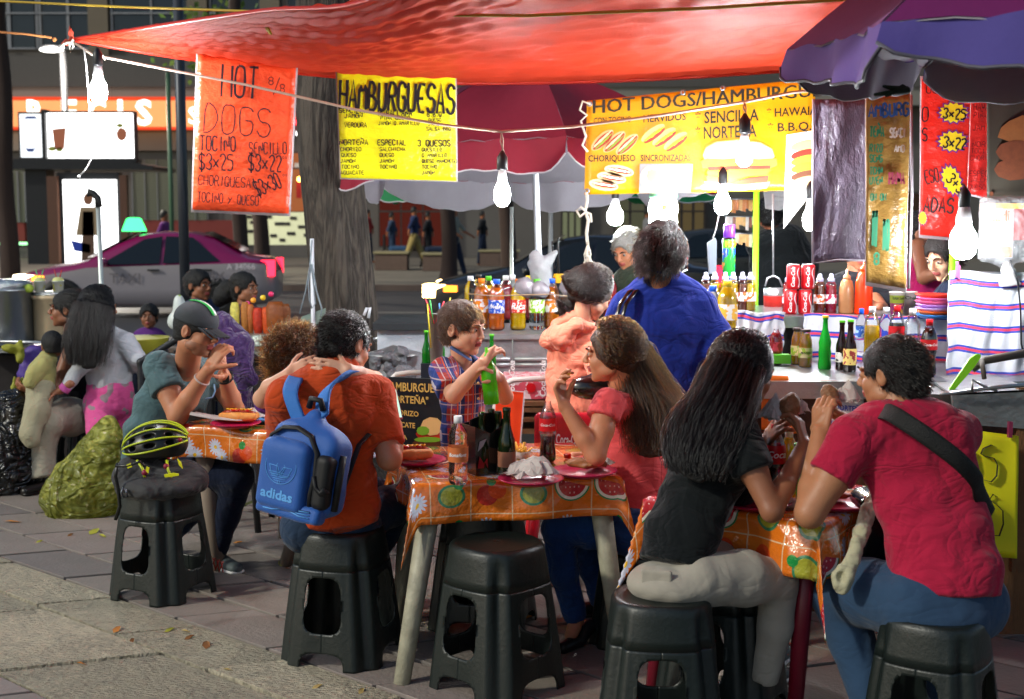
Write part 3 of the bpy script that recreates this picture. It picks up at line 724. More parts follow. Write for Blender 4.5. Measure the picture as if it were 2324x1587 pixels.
m=MB();m.tube([at(x,y,Y)for x,y,Y in((160,92,6.9),(212,125,6.75),(340,150,6.6),(560,193,6.4),(800,248,6.2),(1000,283,6.05),(1138,299,5.95),(1300,288,5.9),(1500,262,5.85),(1690,232,5.8),(1800,210,5.8),(2000,190,5.8))],.0065,7)
tag(m.build('festoon_wire',cordm),'pale electric cord strung across carrying the hanging bulbs','cord')
m=MB();m.tube([at(x,y,6.7)for x,y in((190,108),(196,150),(199,190),(203,250),(202,290),(190,312),(186,325),(200,345),(207,362),(195,385),(180,400))],.004,6);m.ball(at(179,401,6.7),.009)
tag(m.build('loose_wire',mat('white_wire','d8d8d8',.5)),'loose white wire dangling from the cord beside the left bulb','wire')
# ---------------------------------------------------------------- light bulbs
sock=mat('bulb_socket','15161a',.4);capm=mat('bulb_base','c8c8cc',.4)
BULB_S=150
def bulb(px,py,Y,r,L,label,cord=None,power=520,col=(.93,.97,1.0)):
 c=at(px,py,Y);t=worldthing('light_bulb',label,'light bulb',V((c.x,c.y,c.z-L/2)),'bare bulbs hanging on cords')
 m=MB();m.lathe([(.004,-L/2),(r*.55,-L*.46),(r*.9,-L*.3),(r,-L*.05),(r*.9,L*.2),(r*.6,L*.4),(r*.5,L*.5)],16,c=c);m.build('globe',emis('bulb_light_%d'%power,col,power),t)
 m=MB();m.lathe([(r*.55,L*.5),(r*.62,L*.53),(r*.45,L*.85),(r*.4,L*.95)],14,c=c);m.build('base',capm,t)
 m=MB();m.lathe([(.022,L*.9),(.024,L*.95),(.024,L*.95+.05),(.015,L*.95+.065),(.006,L*.95+.08)],12,c=c);m.build('socket',sock,t)
 if cord:
  s=c+V((0,0,L*.95+.075));e=at(*cord);m=MB();m.tube([s,s.lerp(e,.5)+V((.006,0,0)),e],.0035,6);m.tube([s+V((.006,0,0)),s.lerp(e,.5)+V((-.006,0,0)),e],.003,6);m.build('wire',cordm,t)
 return t
bulb(224,205,6.6,.042,.13,'glowing bare bulb near the tied left corner of the tarp',(238,136,6.75),520)
bulb(1140,440,5.95,.036,.115,'glowing bare bulb hanging in front of the grey umbrella lining',(1138,299,5.95),520)
bulb(1689,352,5.75,.036,.10,'glowing bare bulb hanging in front of the printed hamburger',(1690,232,5.8),520)
bulb(1396,490,8.4,.05,.12,'round glowing bulb above the grey haired man',(1398,440,8.4),520)
bulb(1640,462,6.8,.042,.11,'glowing bulb under the yellow banner beside the spray can',(1646,425,6.8),520)
bulb(1838,498,6.5,.035,.11,'glowing bulb left of the grey hanging plastic sheet',(1838,440,6.5),520)
bulb(2186,548,5.45,.055,.15,'largest glowing bulb over the striped towel at right',(2190,430,5.45),160)
# lantern of clear bottle under the banner (white glowing)
t=worldthing('jar_lantern','white glowing square lantern with mint green rim under the banner','lantern',at(1505,510,7.15))
m=MB();c=at(1505,480,7.15);m.lathe([(.06,-.075),(.075,-.06),(.07,-.02),(.078,.01),(.07,.05),(.06,.07)],14,c=c,sq=4);m.build('globe',emis('lantern_white',(.9,1,.96),34),t)
m=MB();m.lathe([(.066,.07),(.075,.075),(.07,.10),(.05,.105)],14,c=c,sq=4);m.lathe([(.055,-.095),(.066,-.09),(.064,-.076)],14,c=c,sq=4);m.build('rim',mat('mint_plastic','7ac8a8',.4),t)
m=MB();m.box(c+V((0,-.076,.02)),(.03,.004,.03));m.build('label',emis('lantern_green',(.4,.8,.1),3),t)
# ---------------------------------------------------------------- umbrellas
def umbrella(label,c,R,zr,zt,tilt,rot,mats_out,mat_in,mat_val_out,val,pole_r,pole_m,n=8,pole_lean=(0,0),name='umbrella',band=None,valmod=0):
 """c = centre on the ground; tilt = (dz/dx, dz/dy) of the rim plane"""
 t=worldthing(name,label,'umbrella',V((c[0],c[1],0)))
 c=V((c[0],c[1],0));pole_top=V((c.x,c.y,zt))
 def P(r,a,z):return V((c.x+r*math.cos(a),c.y+r*math.sin(a),z+tilt[0]*r*math.cos(a)+tilt[1]*r*math.sin(a)))
 for k in range(n):
  a0=rot+2*math.pi*k/n;a1=rot+2*math.pi*(k+1)/n
  def rim(u,off=0):
   p=P(R,a0,zr+off).lerp(P(R,a1,zr+off),u);return p
  def pan(u,v,off=0,inn=1.0):
   e=rim(u,off);top=pole_top+V((0,0,off));p=top.lerp(e,v)
   p.z+=.10*R*math.sin(math.pi*v)*(.75-.25*math.sin(math.pi*u))-.05*R*math.sin(math.pi*u)*v*(1-v)
   p.z+=.006*math.sin(u*31+v*9+k)*v
   mid=(P(R,a0,zr).lerp(P(R,a1,zr),.5));d=(V((c.x,c.y,p.z))-p);d.z=0
   if d.length>1e-4:p+=d.normalized()*(.045*R*math.sin(math.pi*u)*v)
   return p
  po=sheet('panel',lambda u,v:pan(u,v),12,14,mats_out[k%len(mats_out)],t)
  li=sheet('lining',lambda u,v:pan(u,v,-.006),12,14,mat_in,po)
  def vl(u,v,off=0):
   p=pan(u,1.0,off);h=val*(1-.55*(abs(2*u-1))**6)*(1-.12*math.sin(u*math.pi*2+k))
   out=V((math.cos((a0+a1)/2),math.sin((a0+a1)/2),0))
   return p+V((0,0,-h*v))+out*(.012*math.sin(u*17+k*2)+.01*math.sin(u*29+k)*v+.02*v+off*1.5)
  va=sheet('valance',lambda u,v:vl(u,v),24,6,mat_val_out[k%len(mat_val_out)],t)
  sheet('lining',lambda u,v:vl(u,v,-.004),24,6,mat_in,va)
  e=MB();e.tube([vl(i/24,1.0)+V((0,0,-.002))for i in range(25)],.005,6);e.build('piping',mat('piping_'+name,'b8b4bc' if name!='parasol' else '4a4a58',.6),va)
  rb=MB();rb.tube([pole_top-V((0,0,.02)),pan(0,.5,-.016),rim(0,-.016)],.006,6);q=V((c.x+pole_lean[0]*.3,c.y,zr+(zt-zr)*.05));rb.tube([V((c.x,c.y,zr-.05)),pan(0,.5,-.02)],.005,6);rb.build('rib',mat('rib_metal','6a6c70',.4,metal=.6),t)
 m=MB();m.tube([V((c.x+pole_lean[0],c.y+pole_lean[1],0.02)),V((c.x,c.y,zt+.02))],pole_r,14);m.build('pole',pole_m,t)
 m=MB();m.lathe([(.03,0),(.05,.02),(.03,.06),(.012,.10)],12,c=(c.x,c.y,zt-.01));m.build('finial',pole_m,t)
 return t
mr=mat('maroon_cloth','8a1830',.75,transl=.25,var=.12,bump=.3,bscale=20);mr2=mat('maroon_cloth_dark','581834',.75,transl=.2,var=.12,bump=.3,bscale=20)
grl=mat('grey_lining','a09ca4',.7,transl=.3,var=.1,bump=.4,bscale=14);whp=mat('white_pole','c8ccd4',.35)
umbrella('maroon umbrella with grey lining on a white pole over the juice cart',(at(1206,400,8.7).x,8.7),1.27,2.02,2.62,(.0,-.08),math.radians(8),[mr2,mr,mr,mr2,mr2,mr,mr,mr2],grl,[mr],.19,.021,whp,pole_lean=(.10,0))
gn=mat('green_cloth','1f8a54',.7,transl=.35);gnl=mat('green_lining','2ea06a',.7,transl=.4)
umbrella('green umbrella with white edge seen under the maroon umbrella',(at(1250,400,11.6).x,11.6),1.55,1.93,2.5,(0,0),.3,[gn],gnl,[gn],.13,.02,whp)
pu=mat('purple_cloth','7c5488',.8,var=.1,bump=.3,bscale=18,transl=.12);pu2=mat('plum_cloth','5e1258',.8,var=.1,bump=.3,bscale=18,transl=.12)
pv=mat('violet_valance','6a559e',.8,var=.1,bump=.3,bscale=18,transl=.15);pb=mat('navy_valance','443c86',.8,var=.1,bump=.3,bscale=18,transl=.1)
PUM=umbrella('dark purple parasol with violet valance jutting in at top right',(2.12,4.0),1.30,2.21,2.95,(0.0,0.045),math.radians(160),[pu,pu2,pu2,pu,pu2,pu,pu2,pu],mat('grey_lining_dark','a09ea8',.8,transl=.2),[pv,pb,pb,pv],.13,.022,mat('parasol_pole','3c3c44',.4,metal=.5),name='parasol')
for(pts,lb)in(((at(1757,160,4.4),at(1757,172,4.4)),0),):
 pass
m=MB()
for a,b in(((2060,205),(1985,215)),((2050,200),(2010,218)),((2045,205),(2005,196))):m.tube([at(*a,3.9),at(*b,3.85)],[.012,.004],6)
tag(m.build('cloth_tie',mat('dark_green_tie','20362e',.8)),'knotted dark green cloth ties under the purple parasol corner','tie')
# ---------------------------------------------------------------- poles
def ppole(label,p0,p1,r,m_,name='pole'):
 m=MB();m.tube([p0,p1],r,12);return tag(m.build(name,m_),label,'pole')
hk=worldthing('hooked_pole','pale metal pole with a black taped hook behind the ponytail girl','pole',V((at(228,660,8.8).x,8.8,0)))
m=MB();m.tube([V((at(234,660,8.8).x,8.8,0)),at(222,450,8.8)],.016,10);m.build('shaft',mat('galvanized','b8c0bc',.35,metal=.5),hk)
m=MB();m.tube([at(224,470,8.78),at(222,450,8.78),at(212,440,8.78),at(204,436,8.78),at(198,446,8.78)],[.024,.022,.022,.026,.006],8);m.build('taped_hook',mat('black_tape','16181a',.6,bump=.6),hk)
ppole('thin grey metal pole right of the trunk behind the hanging bulb',V((at(1161,600,8.1).x,8.1,0)),at(1161,470,8.1),.011,mat('galvanized','b8c0bc',.35,metal=.5))
ppole('bright lime green pole holding up the yellow banner',V((at(1717,700,7.3).x,7.3,0)),at(1717,430,7.3),.017,mat('lime_paint','7ac81e',.4))
ppole('lime green pole end behind the largest bulb',V((at(2166,620,6.4).x,6.4,.9)),at(2166,540,6.4),.022,mat('lime_paint','7ac81e',.4))
ppole('thin white rod beside the trunk carrying the hanging strap',V((at(708,600,8.0).x,8.0,0)),at(708,542,8.0),.012,whp)
ppole('white folded tube leaning beside the white plastic bag',at(1208,660,7.5),at(1195,560,7.5),.0,whp)if False else None
# ---------------------------------------------------------------- posters and banners
def poster(name,label,q,Y,m_,wav=.004,border=None,nx=16,ny=16):
 """q = TL, TR, BR, BL in photo pixels"""
 TL,TR,BR,BL=[at(x,y,Y)for x,y in q]
 t=worldthing(name,label,'poster',(BL+BR)/2)
 def fn(u,v,o=0,e=0):
  u_=-e+u*(1+2*e);v_=-e+v*(1+2*e)
  p=TL.lerp(TR,u_).lerp(BL.lerp(BR,u_),v_);return p+V((0,wav*math.sin(u_*9+v_*4)*math.sin(v_*5+1)+o,0))
 sheet('sheet',lambda u,v:fn(u,v),nx,ny,m_,t,thick=.002)
 if border:sheet('plastic_sleeve',lambda u,v:fn(u,v,.004,border),nx,ny,mat('clear_border','c8c0c4',.3,transl=.4),t,thick=.001)
 return t
def glossy(name,col,**k):return mat(name,col,.28,var=.05,spec=.55,bump=.5,bscale=11,bdist=.03,bstretch=(1,1,1.6),**k)
def hand(t,items,Y,m_,name='lettering',th=.10,jit=.12):
 m=MB()
 for it in items:
  s,x,y0,y1,w=it[:5];sl=it[5]if len(it)>5 else 0;tt=it[6]if len(it)>6 else th
  p=at(x,y1,Y);h=(y1-y0)*Y/FPX;n=sum(1.35 if ch!='I' else 1.2 for ch in s)-.35
  q=at(x+w,y1+sl,Y);ux=(q-p).normalized()
  strokes(m,s,p,ux,V((-ux.z,0,ux.x)),h,(q-p).length/n,tt,jit=jit)
 return m.build(name,m_,t)
ink=mat('marker_ink','24101c',.5,var=.1);inkn=mat('marker_navy','15151c',.5,var=.1)
Yp=6.75
Y_HD=Yp
hd=poster('menu_poster','orange handwritten HOT DOGS poster in a plastic sleeve hanging from the tarp',((449,118),(672,150),(655,485),(437,476)),Yp,glossy('poster_orange','f2552e'),border=.018)
hand(hd,[('HOT',502,148,219,82,6,.075),('8',610,176,192,10,0,.11),('/',620,178,215,16,0,.05),('8',636,192,210,10,0,.11),('DOGS',462,236,300,150,12,.045),('TOCINO',454,309,342,80,2),('SENCILLO',566,324,350,84,0),('$3x25',452,350,385,76,2),('oo',533,350,360,12),('$3x22',564,352,388,74,2),('oo',640,352,362,11),('CHORIQUESA',450,397,419,118,8),('TOCINO y QUESO',448,436,457,138,10),('$3x30',586,412,446,54,-22),('oo',641,392,402,11)],Yp-.014,ink)
Yq=6.85
hb=poster('menu_poster','yellow handwritten HAMBURGUESAS menu poster hanging beside the trunk',((764,150),(1033,165),(1036,411),(774,404)),Yq,glossy('poster_yellow','f0f01c'),border=.012)
rows_=[('HAMBURGUESAS',770,184,246,260,12,.11),('SENCILLA',770,246,256,62,1),('JAMON',782,258,268,40),('VERDURA',782,279,289,50),('HAWALLANA',859,250,263,76),('PIÑA QUESO',864,264,272,66),('JAMON Q.AMARILLO',859,276,284,92),('B.B.Q.',970,255,265,38),('QUESO',973,269,276,28),('JAMON',972,279,286,32),('SALSA BBQ',968,289,297,55),('NORTEÑA',771,318,329,64),('ESPECIAL',857,318,330,64),('3 QUESOS',948,319,332,74)]
for i,s in enumerate(('CHORIZO','QUESO','JAMON','TOCINO','AGUACATE')):rows_.append((s,773+i%2*2,335+i*13.3,343+i*13.3,6.6*len(s)))
for i,s in enumerate(('SALCHICHA','QUESO','JAMON','TOCINO')):rows_.append((s,862,335+i*13.3,343+i*13.3,6.4*len(s)))
for i,s in enumerate(('QUESILLO','Q AMARILLO','QUESO MANCHEGO','TOCINO','JAMON')):rows_.append((s,958,336+i*13,344+i*13,5.6*len(s)))
hand(hb,rows_,Yq-.014,inkn,th=.19)
# big yellow banner
Yb=6.95
BQ=((1332,229),(1850,178),(1850,431),(1326,442))
bn=poster('food_banner','large yellow printed banner with hot dogs and a hamburger over the stall',BQ,Yb,mat('banner_yellow','eeaa08',.35,var=.06,transl=.25,vscale=2,bump=.4,bscale=7,bdist=.03),wav=.003,nx=30)
bm=[mat(n_,c_,.45,transl=.1)for n_,c_ in(('print_black','1c1a14'),('print_bun','e0b070'),('print_sausage','a03018'),('print_cream','dcc89c'),('print_grey','7c7a76'),('print_lettuce','78a028'),('print_patty','5a3018'),('print_cheese','f8c020'),('print_whiteb','f0ece0'),('print_orange','e88010'),('print_tomato','c02818'))]
lt=MB();yB=Yb-.016
def bt(s,x,y1,h,w,sl=0,bold=.028,Y=yB,mb=None,mi=0):
 p=at(x,y1,Y);q=at(x+w,y1+sl,Y);ux=(q-p).normalized();textmesh(mb or lt,s,p,ux,V((-ux.z,0,ux.x)),h*Y/FPX,mi=mi,width=None if w is None else(q-p).length,bold=bold)
def ptext(s,x,y0,y1,w,sl=0,Y=yB,mb=None,mi=0,bold=.02):
 """printed line stretched to both width and height"""
 mb=mb or lt;tmp=MB();textmesh(tmp,s,(0,0,0),(1,0,0),(0,0,1),.7,bold=bold)
 X0=min(v[0]for v in tmp.v);X1=max(v[0]for v in tmp.v);Z0=0;Z1=.73
 vs_=[]
 for v in tmp.v:
  fx=(v[0]-X0)/(X1-X0);fz=v[2]/Z1;vs_.append(at(x+w*fx,y1+sl*fx-(y1-y0)*fz,Y))
 mb.add(vs_,tmp.f,mi)
ptext('HOT DOGS/HAMBURGUESAS',1345,226,258,590,-45,bold=.0);ptext('HOT DOGS/HAMBURGUESAS',1347,226,258,590,-45,Y=yB+.001,bold=0)
ptext('CON TOCINO',1347,267,281,86,-4);ptext('HERVIDOS',1460,261,278,97,-6)
ptext('* SENCILLA',1578,254,281,144,-8);ptext('* HAWAIANA',1740,246,266,150,-8);ptext('* NORTEÑA',1578,288,316,139,-6);ptext('* B.B.Q.',1742,280,300,100,-5)
ptext('CHORIQUESO',1335,352,367,107,-1);ptext('SINCRONIZADAS',1454,351,366,114,-1)
lt.build('lettering',bm[0],bn)
pr=MB()
def pp(pts,mi,d=0):pr.poly([at(x,y,yB+.004-d*.001)for x,y in pts],mi)
for(x,y,a)in((1367,318,.75),(1394,322,.75),(1423,328,.75)):
 a=-a;pp(ellp(x,y,33,13,a=a),1,1);pp(ellp(x+1,y+1,30,9.5,a=a),2,2);pp(ellp(x,y-2,26,2.2,a=a,jag=.3),3,3);pp(ellp(x+2,y+4,22,1.6,a=a,jag=.5),5,4)
for(x,y)in((1482,302),(1507,310),(1533,320)):
 pp(ellp(x,y,32,11,a=-.62),1,1);pp(ellp(x+3,y+6,29,7,a=-.62),10,2);pp(ellp(x+2,y+3,24,2.5,a=-.62,jag=.6),7,3)
for(x,y)in((1405,388),(1388,404),(1370,420)):
 pp(ellp(x,y,34,13,a=.16),3,1);pp(ellp(x,y,28,7,a=.16),1,2);pp(ellp(x+3,y,24,5,a=.16,jag=.25),2,3);pp(ellp(x,y-1,20,2,a=.16,jag=.6),8,4)
pp([(1452,372),(1573,372),(1566,437),(1450,439)],4,1)
for x in(1478,1510,1544):pp(ellp(x,403,25,27,a=.3),3,2+(x%7)*.3);pp(ellp(x+3,400,12,14,jag=.2),1,5)
pp([(1595,352),(1602,335),(1625,322),(1675,317),(1725,323),(1752,338),(1758,356),(1752,364),(1600,366)],1,1)
pp([(1603,344),(1622,328),(1675,321),(1722,327),(1746,342),(1700,346),(1640,348)],8,1.5)
pp([(1590,366),(1605,360),(1640,362),(1680,359),(1720,362),(1762,360),(1764,376),(1745,384),(1700,378),(1660,386),(1620,380),(1594,382)],5,2);pp([(1605,378),(1750,375),(1748,388),(1610,390)],10,3)
pp([(1604,388),(1750,384),(1740,398),(1700,400),(1660,412),(1630,400),(1606,398)],7,4);pp([(1600,398),(1640,402),(1660,412),(1700,404),(1745,398),(1742,414),(1680,420),(1606,414)],6,3.5)
pp([(1598,412),(1680,420),(1748,412),(1740,428),(1680,433),(1610,428)],1,3)
pp([(1785,306),(1850,296),(1850,428),(1778,520)],8,1)
for(y,mi)in((330,1),(350,10),(364,5),(380,7),(398,6),(412,1)):pp(ellp(1828,y,34,11,a=-.2),mi,2+y*.01)
pr.build('printed_pictures',bm,bn)
for i,(x,y)in enumerate(((1338,236),(1332,434),(1550,210),(1640,200))):
 m=MB();m.lathe([(.007,-.004),(.014,-.004),(.014,.004),(.007,.004)],12,c=at(x,y,Yb-.014),M=Matrix.Rotation(math.pi/2,3,'X'),cap=False);m.build('grommet',mat('rim','8a8c90',.35,metal=.8),bn)
ropew=mat('white_rope','cfc8b8',.85,bump=.8,bscale=250)
rp=worldthing('hanging_rope','frayed white rope with a bow hanging from the banner corner','rope',at(1335,600,6.8))
m=MB();m.tube([at(x,y,6.8)for x,y in((1331,437),(1333,455),(1328,478),(1335,500),(1331,530),(1334,556))],.008,8);m.build('strand',ropew,rp)
m=MB();m.tube([at(x,y,6.78)for x,y in((1330,480),(1318,470),(1308,478),(1316,492),(1330,482),(1340,486),(1342,505))],.007,7);m.build('bow',ropew,rp)
m=MB()
for i in range(14):
 a=at(1334,556,6.8);m.tube([a,a+V((random.uniform(-.02,.02),random.uniform(-.02,.02),-.05)),a+V((random.uniform(-.03,.06),random.uniform(-.03,.03),-random.uniform(.09,.15)))],[.006,.004,.002],5)
m.build('frayed_end',ropew,rp)
m=MB();m.tube([at(x,y,6.9)for x,y in((1340,236),(1322,230),(1316,250),(1332,262),(1318,275),(1330,310),(1322,330),(1334,345))],.006,7)
tag(m.build('corner_string',ropew),'white string tying the top left corner of the yellow banner','string')
# grey plastic sheet, cardboard menu, red posters at right
pm=mat('grey_plastic','6a6070',.3,var=.12,vscale=4,bump=1,bscale=16,bdist=.04,bstretch=(1,1,.5),transl=.3)
t=poster('plastic_sheet','hanging dull grey plastic sheet between the banner and brown menu',((1846,225),(1976,225),(1970,592),(1844,598)),5.9,pm,wav=.02)
m=MB();m.tube([at(x,y,5.87)for x,y in((1846,225),(1845,400),(1844,598),(1900,590),(1970,592))],.005,6);m.build('hem',mat('plastic_hem','9a949c',.5),t)
CB=poster('cardboard_menu','brown menu sheet with green and blue lettering hung in clear plastic',((1966,205),(2066,200),(2056,655),(1966,640)),5.65,glossy('poster_brown','8a6a34'),wav=.006,border=.02)
hand(CB,[('AMBURG',1972,238,266,90,-4,.2)],5.62,mat('ink_blue','24508c',.5))
hand(CB,[('TEÑA',1974,288,310,32,0,.2),('RIZO',1974,328,345,28,0,.2),('SCNG',1974,352,368,28,0,.2),('TCHN',1974,380,396,28,0,.2),('UVEN',1974,402,418,28,0,.2),('OH',1976,440,455,12,0,.2),('OH',1998,440,455,12,0,.2),('11',1978,480,560,12,0,.08),('10',2002,500,570,14,0,.08),('8',1984,575,600,10,0,.2)],5.62,mat('ink_green','1e7050',.5))
hand(CB,[('SENCI',2020,292,312,34,0,.2),('AMO',2030,330,345,22,0,.2)],5.62,mat('ink_white','c0b8b0',.5));hand(CB,[('HAWA',2018,392,418,34,0,.2)],5.62,mat('ink_plum','8a3048',.5))
m=MB();m.tube([at(2068,215,5.6),at(2070,440,5.6),at(2062,655,5.6)],.006,6);m.build('hem',mat('plastic_hem','9a949c',.5),CB)
rdm=glossy('poster_red','e02c20')
R1=poster('menu_poster','red poster with three yellow price stars beside the parasol',((2092,180),(2238,190),(2178,541),(2088,533)),6.2,rdm,border=.02)
m=MB()
for(x,y,rx,ry,a)in((2164,256,34,24,0),(2162,321,34,24,0),(2160,409,36,22,1.2),(2094,495,10,16,0)):
 m.poly([at(px_,py_,6.188)for px_,py_ in ellp(x,y,rx*1.18,ry*1.18,28,a,-.22)],1)
 m.poly([at(px_,py_,6.184)for px_,py_ in ellp(x,y,rx,ry,28,a,-.22)],0)
m.build('price_star',[mat('star_yellow','f0d820',.4),mat('star_violet','7a3088',.4)],R1)
hand(R1,[('3x25',2140,246,268,50,4,.16),('3x22',2140,310,334,50,6,.16),('O',2093,244,276,13,0,.1),('S',2093,292,320,11,0,.12),('ESO',2102,388,418,30,-6,.09),('ADAS',2096,448,480,66,4,.12),('OC',2102,194,212,26,0,.12)],6.178,inkn)
hand(R1,[('3+30',2146,386,408,40,44,.16)],6.178,inkn)
R2=poster('menu_poster','narrow red poster strip with thin writing beside the dark burger panel',((2206,190),(2252,188),(2240,450),(2196,438)),6.0,glossy('poster_red_dark','b82420'),border=.02)
hand(R2,[('HAWA',2210,236,250,34),('PIÑA',2210,256,268,28),('JAM',2208,284,296,26),('NOR',2206,322,334,30),('TOCI',2204,338,348,30),('CHORI',2202,354,364,38),('ESPEC',2200,388,400,42),('SALCH',2200,404,413,40),('QUESO',2198,420,430,38)],5.975,mat('ink_maroon','5a0c10',.5),th=.14)
DP=poster('dark_poster','dark panel with a faded burger picture at the right edge',((2240,196),(2345,190),(2345,448),(2240,448)),5.75,mat('dark_panel','3c3830',.5,var=.1),wav=.003)
m=MB();c_=[mat('faded_bun','8a5830',.6,var=.3,vscale=30),mat('faded_patty','6a3a24',.6,var=.4,vscale=30)]
def dp(pts,mi,d):m.poly([at(x,y,5.738-d*.001)for x,y in pts],mi)
dp([(2264,312),(2272,290),(2290,275),(2320,262),(2345,262),(2345,322),(2300,325)],0,0);dp(ellp(2310,345,48,26,jag=.05),1,1);dp(ellp(2300,385,42,24,jag=.05),1,2);dp(ellp(2250,440,5,5),1,2);m.build('printed_burger',c_,DP)
# bag of packets at far right
MBG=worldthing('packet_bag','clear bag of orange and white napkin packets tied at the bottom','bag',at(2280,655,5.7))
m=MB();
pk=[mat('packet_white','d8d0cc',.3,transl=.2),mat('packet_orange','e06020',.35),mat('packet_red','9a1c14',.35),mat('packet_yellow','f0b020',.3)]
def bx(x0,y0,x1,y1,Y,d,mi):a=at(x0,y0,Y);c=at(x1,y1,Y);m.box(((a.x+c.x)/2,Y+d/2,(a.z+c.z)/2),(c.x-a.x,d,a.z-c.z),mi)
bx(2236,470,2298,585,5.72,.06,0);bx(2236,462,2324,474,5.715,.06,3);bx(2299,470,2345,545,5.72,.07,2);bx(2238,560,2296,584,5.712,.01,1);m.build('packets',pk,MBG)
m=MB();ptext('Marli',2240,482,506,52,-6,5.705,m,0,.03);ptext('Servilletas FxF',2241,528,536,48,-1,5.705,m,0,0)
m.poly([at(x,y,5.706)for x,y in ellp(2254,568,12,12)],1);m.build('lettering',[mat('packet_orange','e06020',.35),pk[3]],MBG)
wr=mat('clear_wrap','d8dce0',.15,alpha=.25,bump=1,bscale=20,bdist=.03)
S_=SDF(.02);S_.box(at(2285,520,5.73),(.11,.06,.14),.03);S_.seg(at(2282,590,5.72),at(2285,600,5.72),.06,.03)
S_.build('wrap',wr,.014,MBG,noise=[(.006,40,40,60,3)])
S_=SDF(.01);S_.seg(at(2286,600,5.71),at(2290,650,5.71),.02,.055,.012,.02,U=(1,0,0),cap1=True);S_.build('knot',mat('white_plastic','dcdcdc',.4,transl=.3,bump=.5),.008,MBG,noise=[(.004,60,60,80,3)])
# ================================================================ STALLS
steel=mat('steel','a8acb0',.28,metal=.9,var=.15,vscale=4,bump=.3,bscale=30);steel_old=mat('galvanised_sheet','8e9294',.42,metal=.75,var=.35,vscale=7,bump=.5,bscale=9,bdist=.02)
wood=mat('worn_wood','6e4a2c',.75,var=.35,vscale=6,bump=.6,bscale=20,bstretch=(8,1,1));brown=mat('brown_board','4a2418',.8,var=.2)
def towel_pat(base):
 N_=N.nt;uvn=N_.nodes.new('ShaderNodeUVMap');sp=N_.nodes.new('ShaderNodeSeparateXYZ');N_.links.new(uvn.outputs[0],sp.inputs[0])
 v=N(sp.outputs[1]);u=N(sp.outputs[0]);w=(u*40).sin()*.002+v
 f=((w/.098).fract()-.5).abs()
 c=nmix(f.lt(.15),base,lin('1c3cae'));return nmix(f.lt(.055),c,lin('d83a54'))
terry=mat('terry_towel','ccd0d8',.95,var=.1,vscale=60,bump=1,bscale=240,bdist=.006,pattern=towel_pat,sheen=.3)
def towel(label,q,Ys,off=0.0,name='towel'):
 """q: TL,TR,BR,BL px with their distances; hangs with soft folds"""
 P_=[at(x,y,Y)for(x,y),Y in zip(q,Ys)]
 def fn(u,v):
  p=P_[0].lerp(P_[1],u).lerp(P_[3].lerp(P_[2],u),v)
  return p+V((.004*math.sin(v*20+u*8),.010*math.sin(u*15+off)*(.3+v)+.006*math.sin(u*33+v*6),.006*math.sin(u*9+off)))
 W_=(P_[1]-P_[0]).length;H_=(P_[3]-P_[0]).length
 o=sheet(name,fn,60,30,terry,thick=.008,uvf=lambda u,v:(u*W_,v*H_+off*.1));return tag(o,label,'towel')
 # counter frame
CT=worldthing('stall_counter','steel food stall counter with a raised back shelf at right','counter',(1.5,5.9,0))
zc,zs=1.02,1.22
m=MB();m.box((1.82,5.82,zc-.012),(1.8,.86,.024));m.box((1.82,5.39,zc-.035),(1.8,.012,.07));m.build('counter_top',steel,CT)
m=MB();m.box((1.82,6.62,zs-.012),(1.86,.72,.024));m.box((1.82,6.255,zs-.03),(1.86,.012,.05));m.build('shelf',steel,CT)
m=MB();m.box((1.82,5.47,.5),(1.72,.02,.92));m.build('front_panel',mat('counter_panel','4e2a1a',.6,var=.3,vscale=14,bump=.5,bscale=30),CT)
m=MB();m.box((1.6,6.3,1.11),(2.2,.02,.17));m.build('riser',mat('dark_gap','1c1a1a',.7),CT)
for x in(.96,2.68):
 for y in(5.45,6.2):m=MB();m.box((x,y,.5),(.04,.04,1.0));m.build('leg',steel_old,CT)
towel('blue and red striped white towel hanging left behind the mango jars',((1664,706),(1781,710),(1776,822),(1664,828)),(6.22,6.22,6.2,6.2),0.2)
towel('wide striped towel hanging along the shelf behind the green bottle',((1824,713),(2160,722),(2160,853),(1836,838)),(6.2,6.2,6.12,6.15),0.5)
towel('big striped white towel pegged over the rail at far right',((2156,616),(2352,624),(2352,868),(2148,858)),(5.75,5.75,5.62,5.62),0.0)
m=MB();a=at(2156,618,5.76);m.tube([a,at(2360,624,5.76)],.008,8);
for x in(2160,2350):a=at(x,620,5.78);m.tube([a,V((a.x,a.y,zc-.2))],.012,8)
tag(m.build('towel_rail',steel),'thin steel rail carrying the big striped towel','rail')
for x,c_,lb in((2172,'8a4a70','mauve'),(2340,'5ab8a0','mint green')):
 m=MB();a=at(x,612,5.73);m.box(a+V((0,0,0)),(.008,.02,.07));m.box(a+V((.006,-.01,-.01)),(.007,.012,.06));tag(m.build('clothes_peg',mat('peg_'+lb.split()[0],c_,.4)),lb+' clothes peg clipped on the big striped towel','clothes peg')
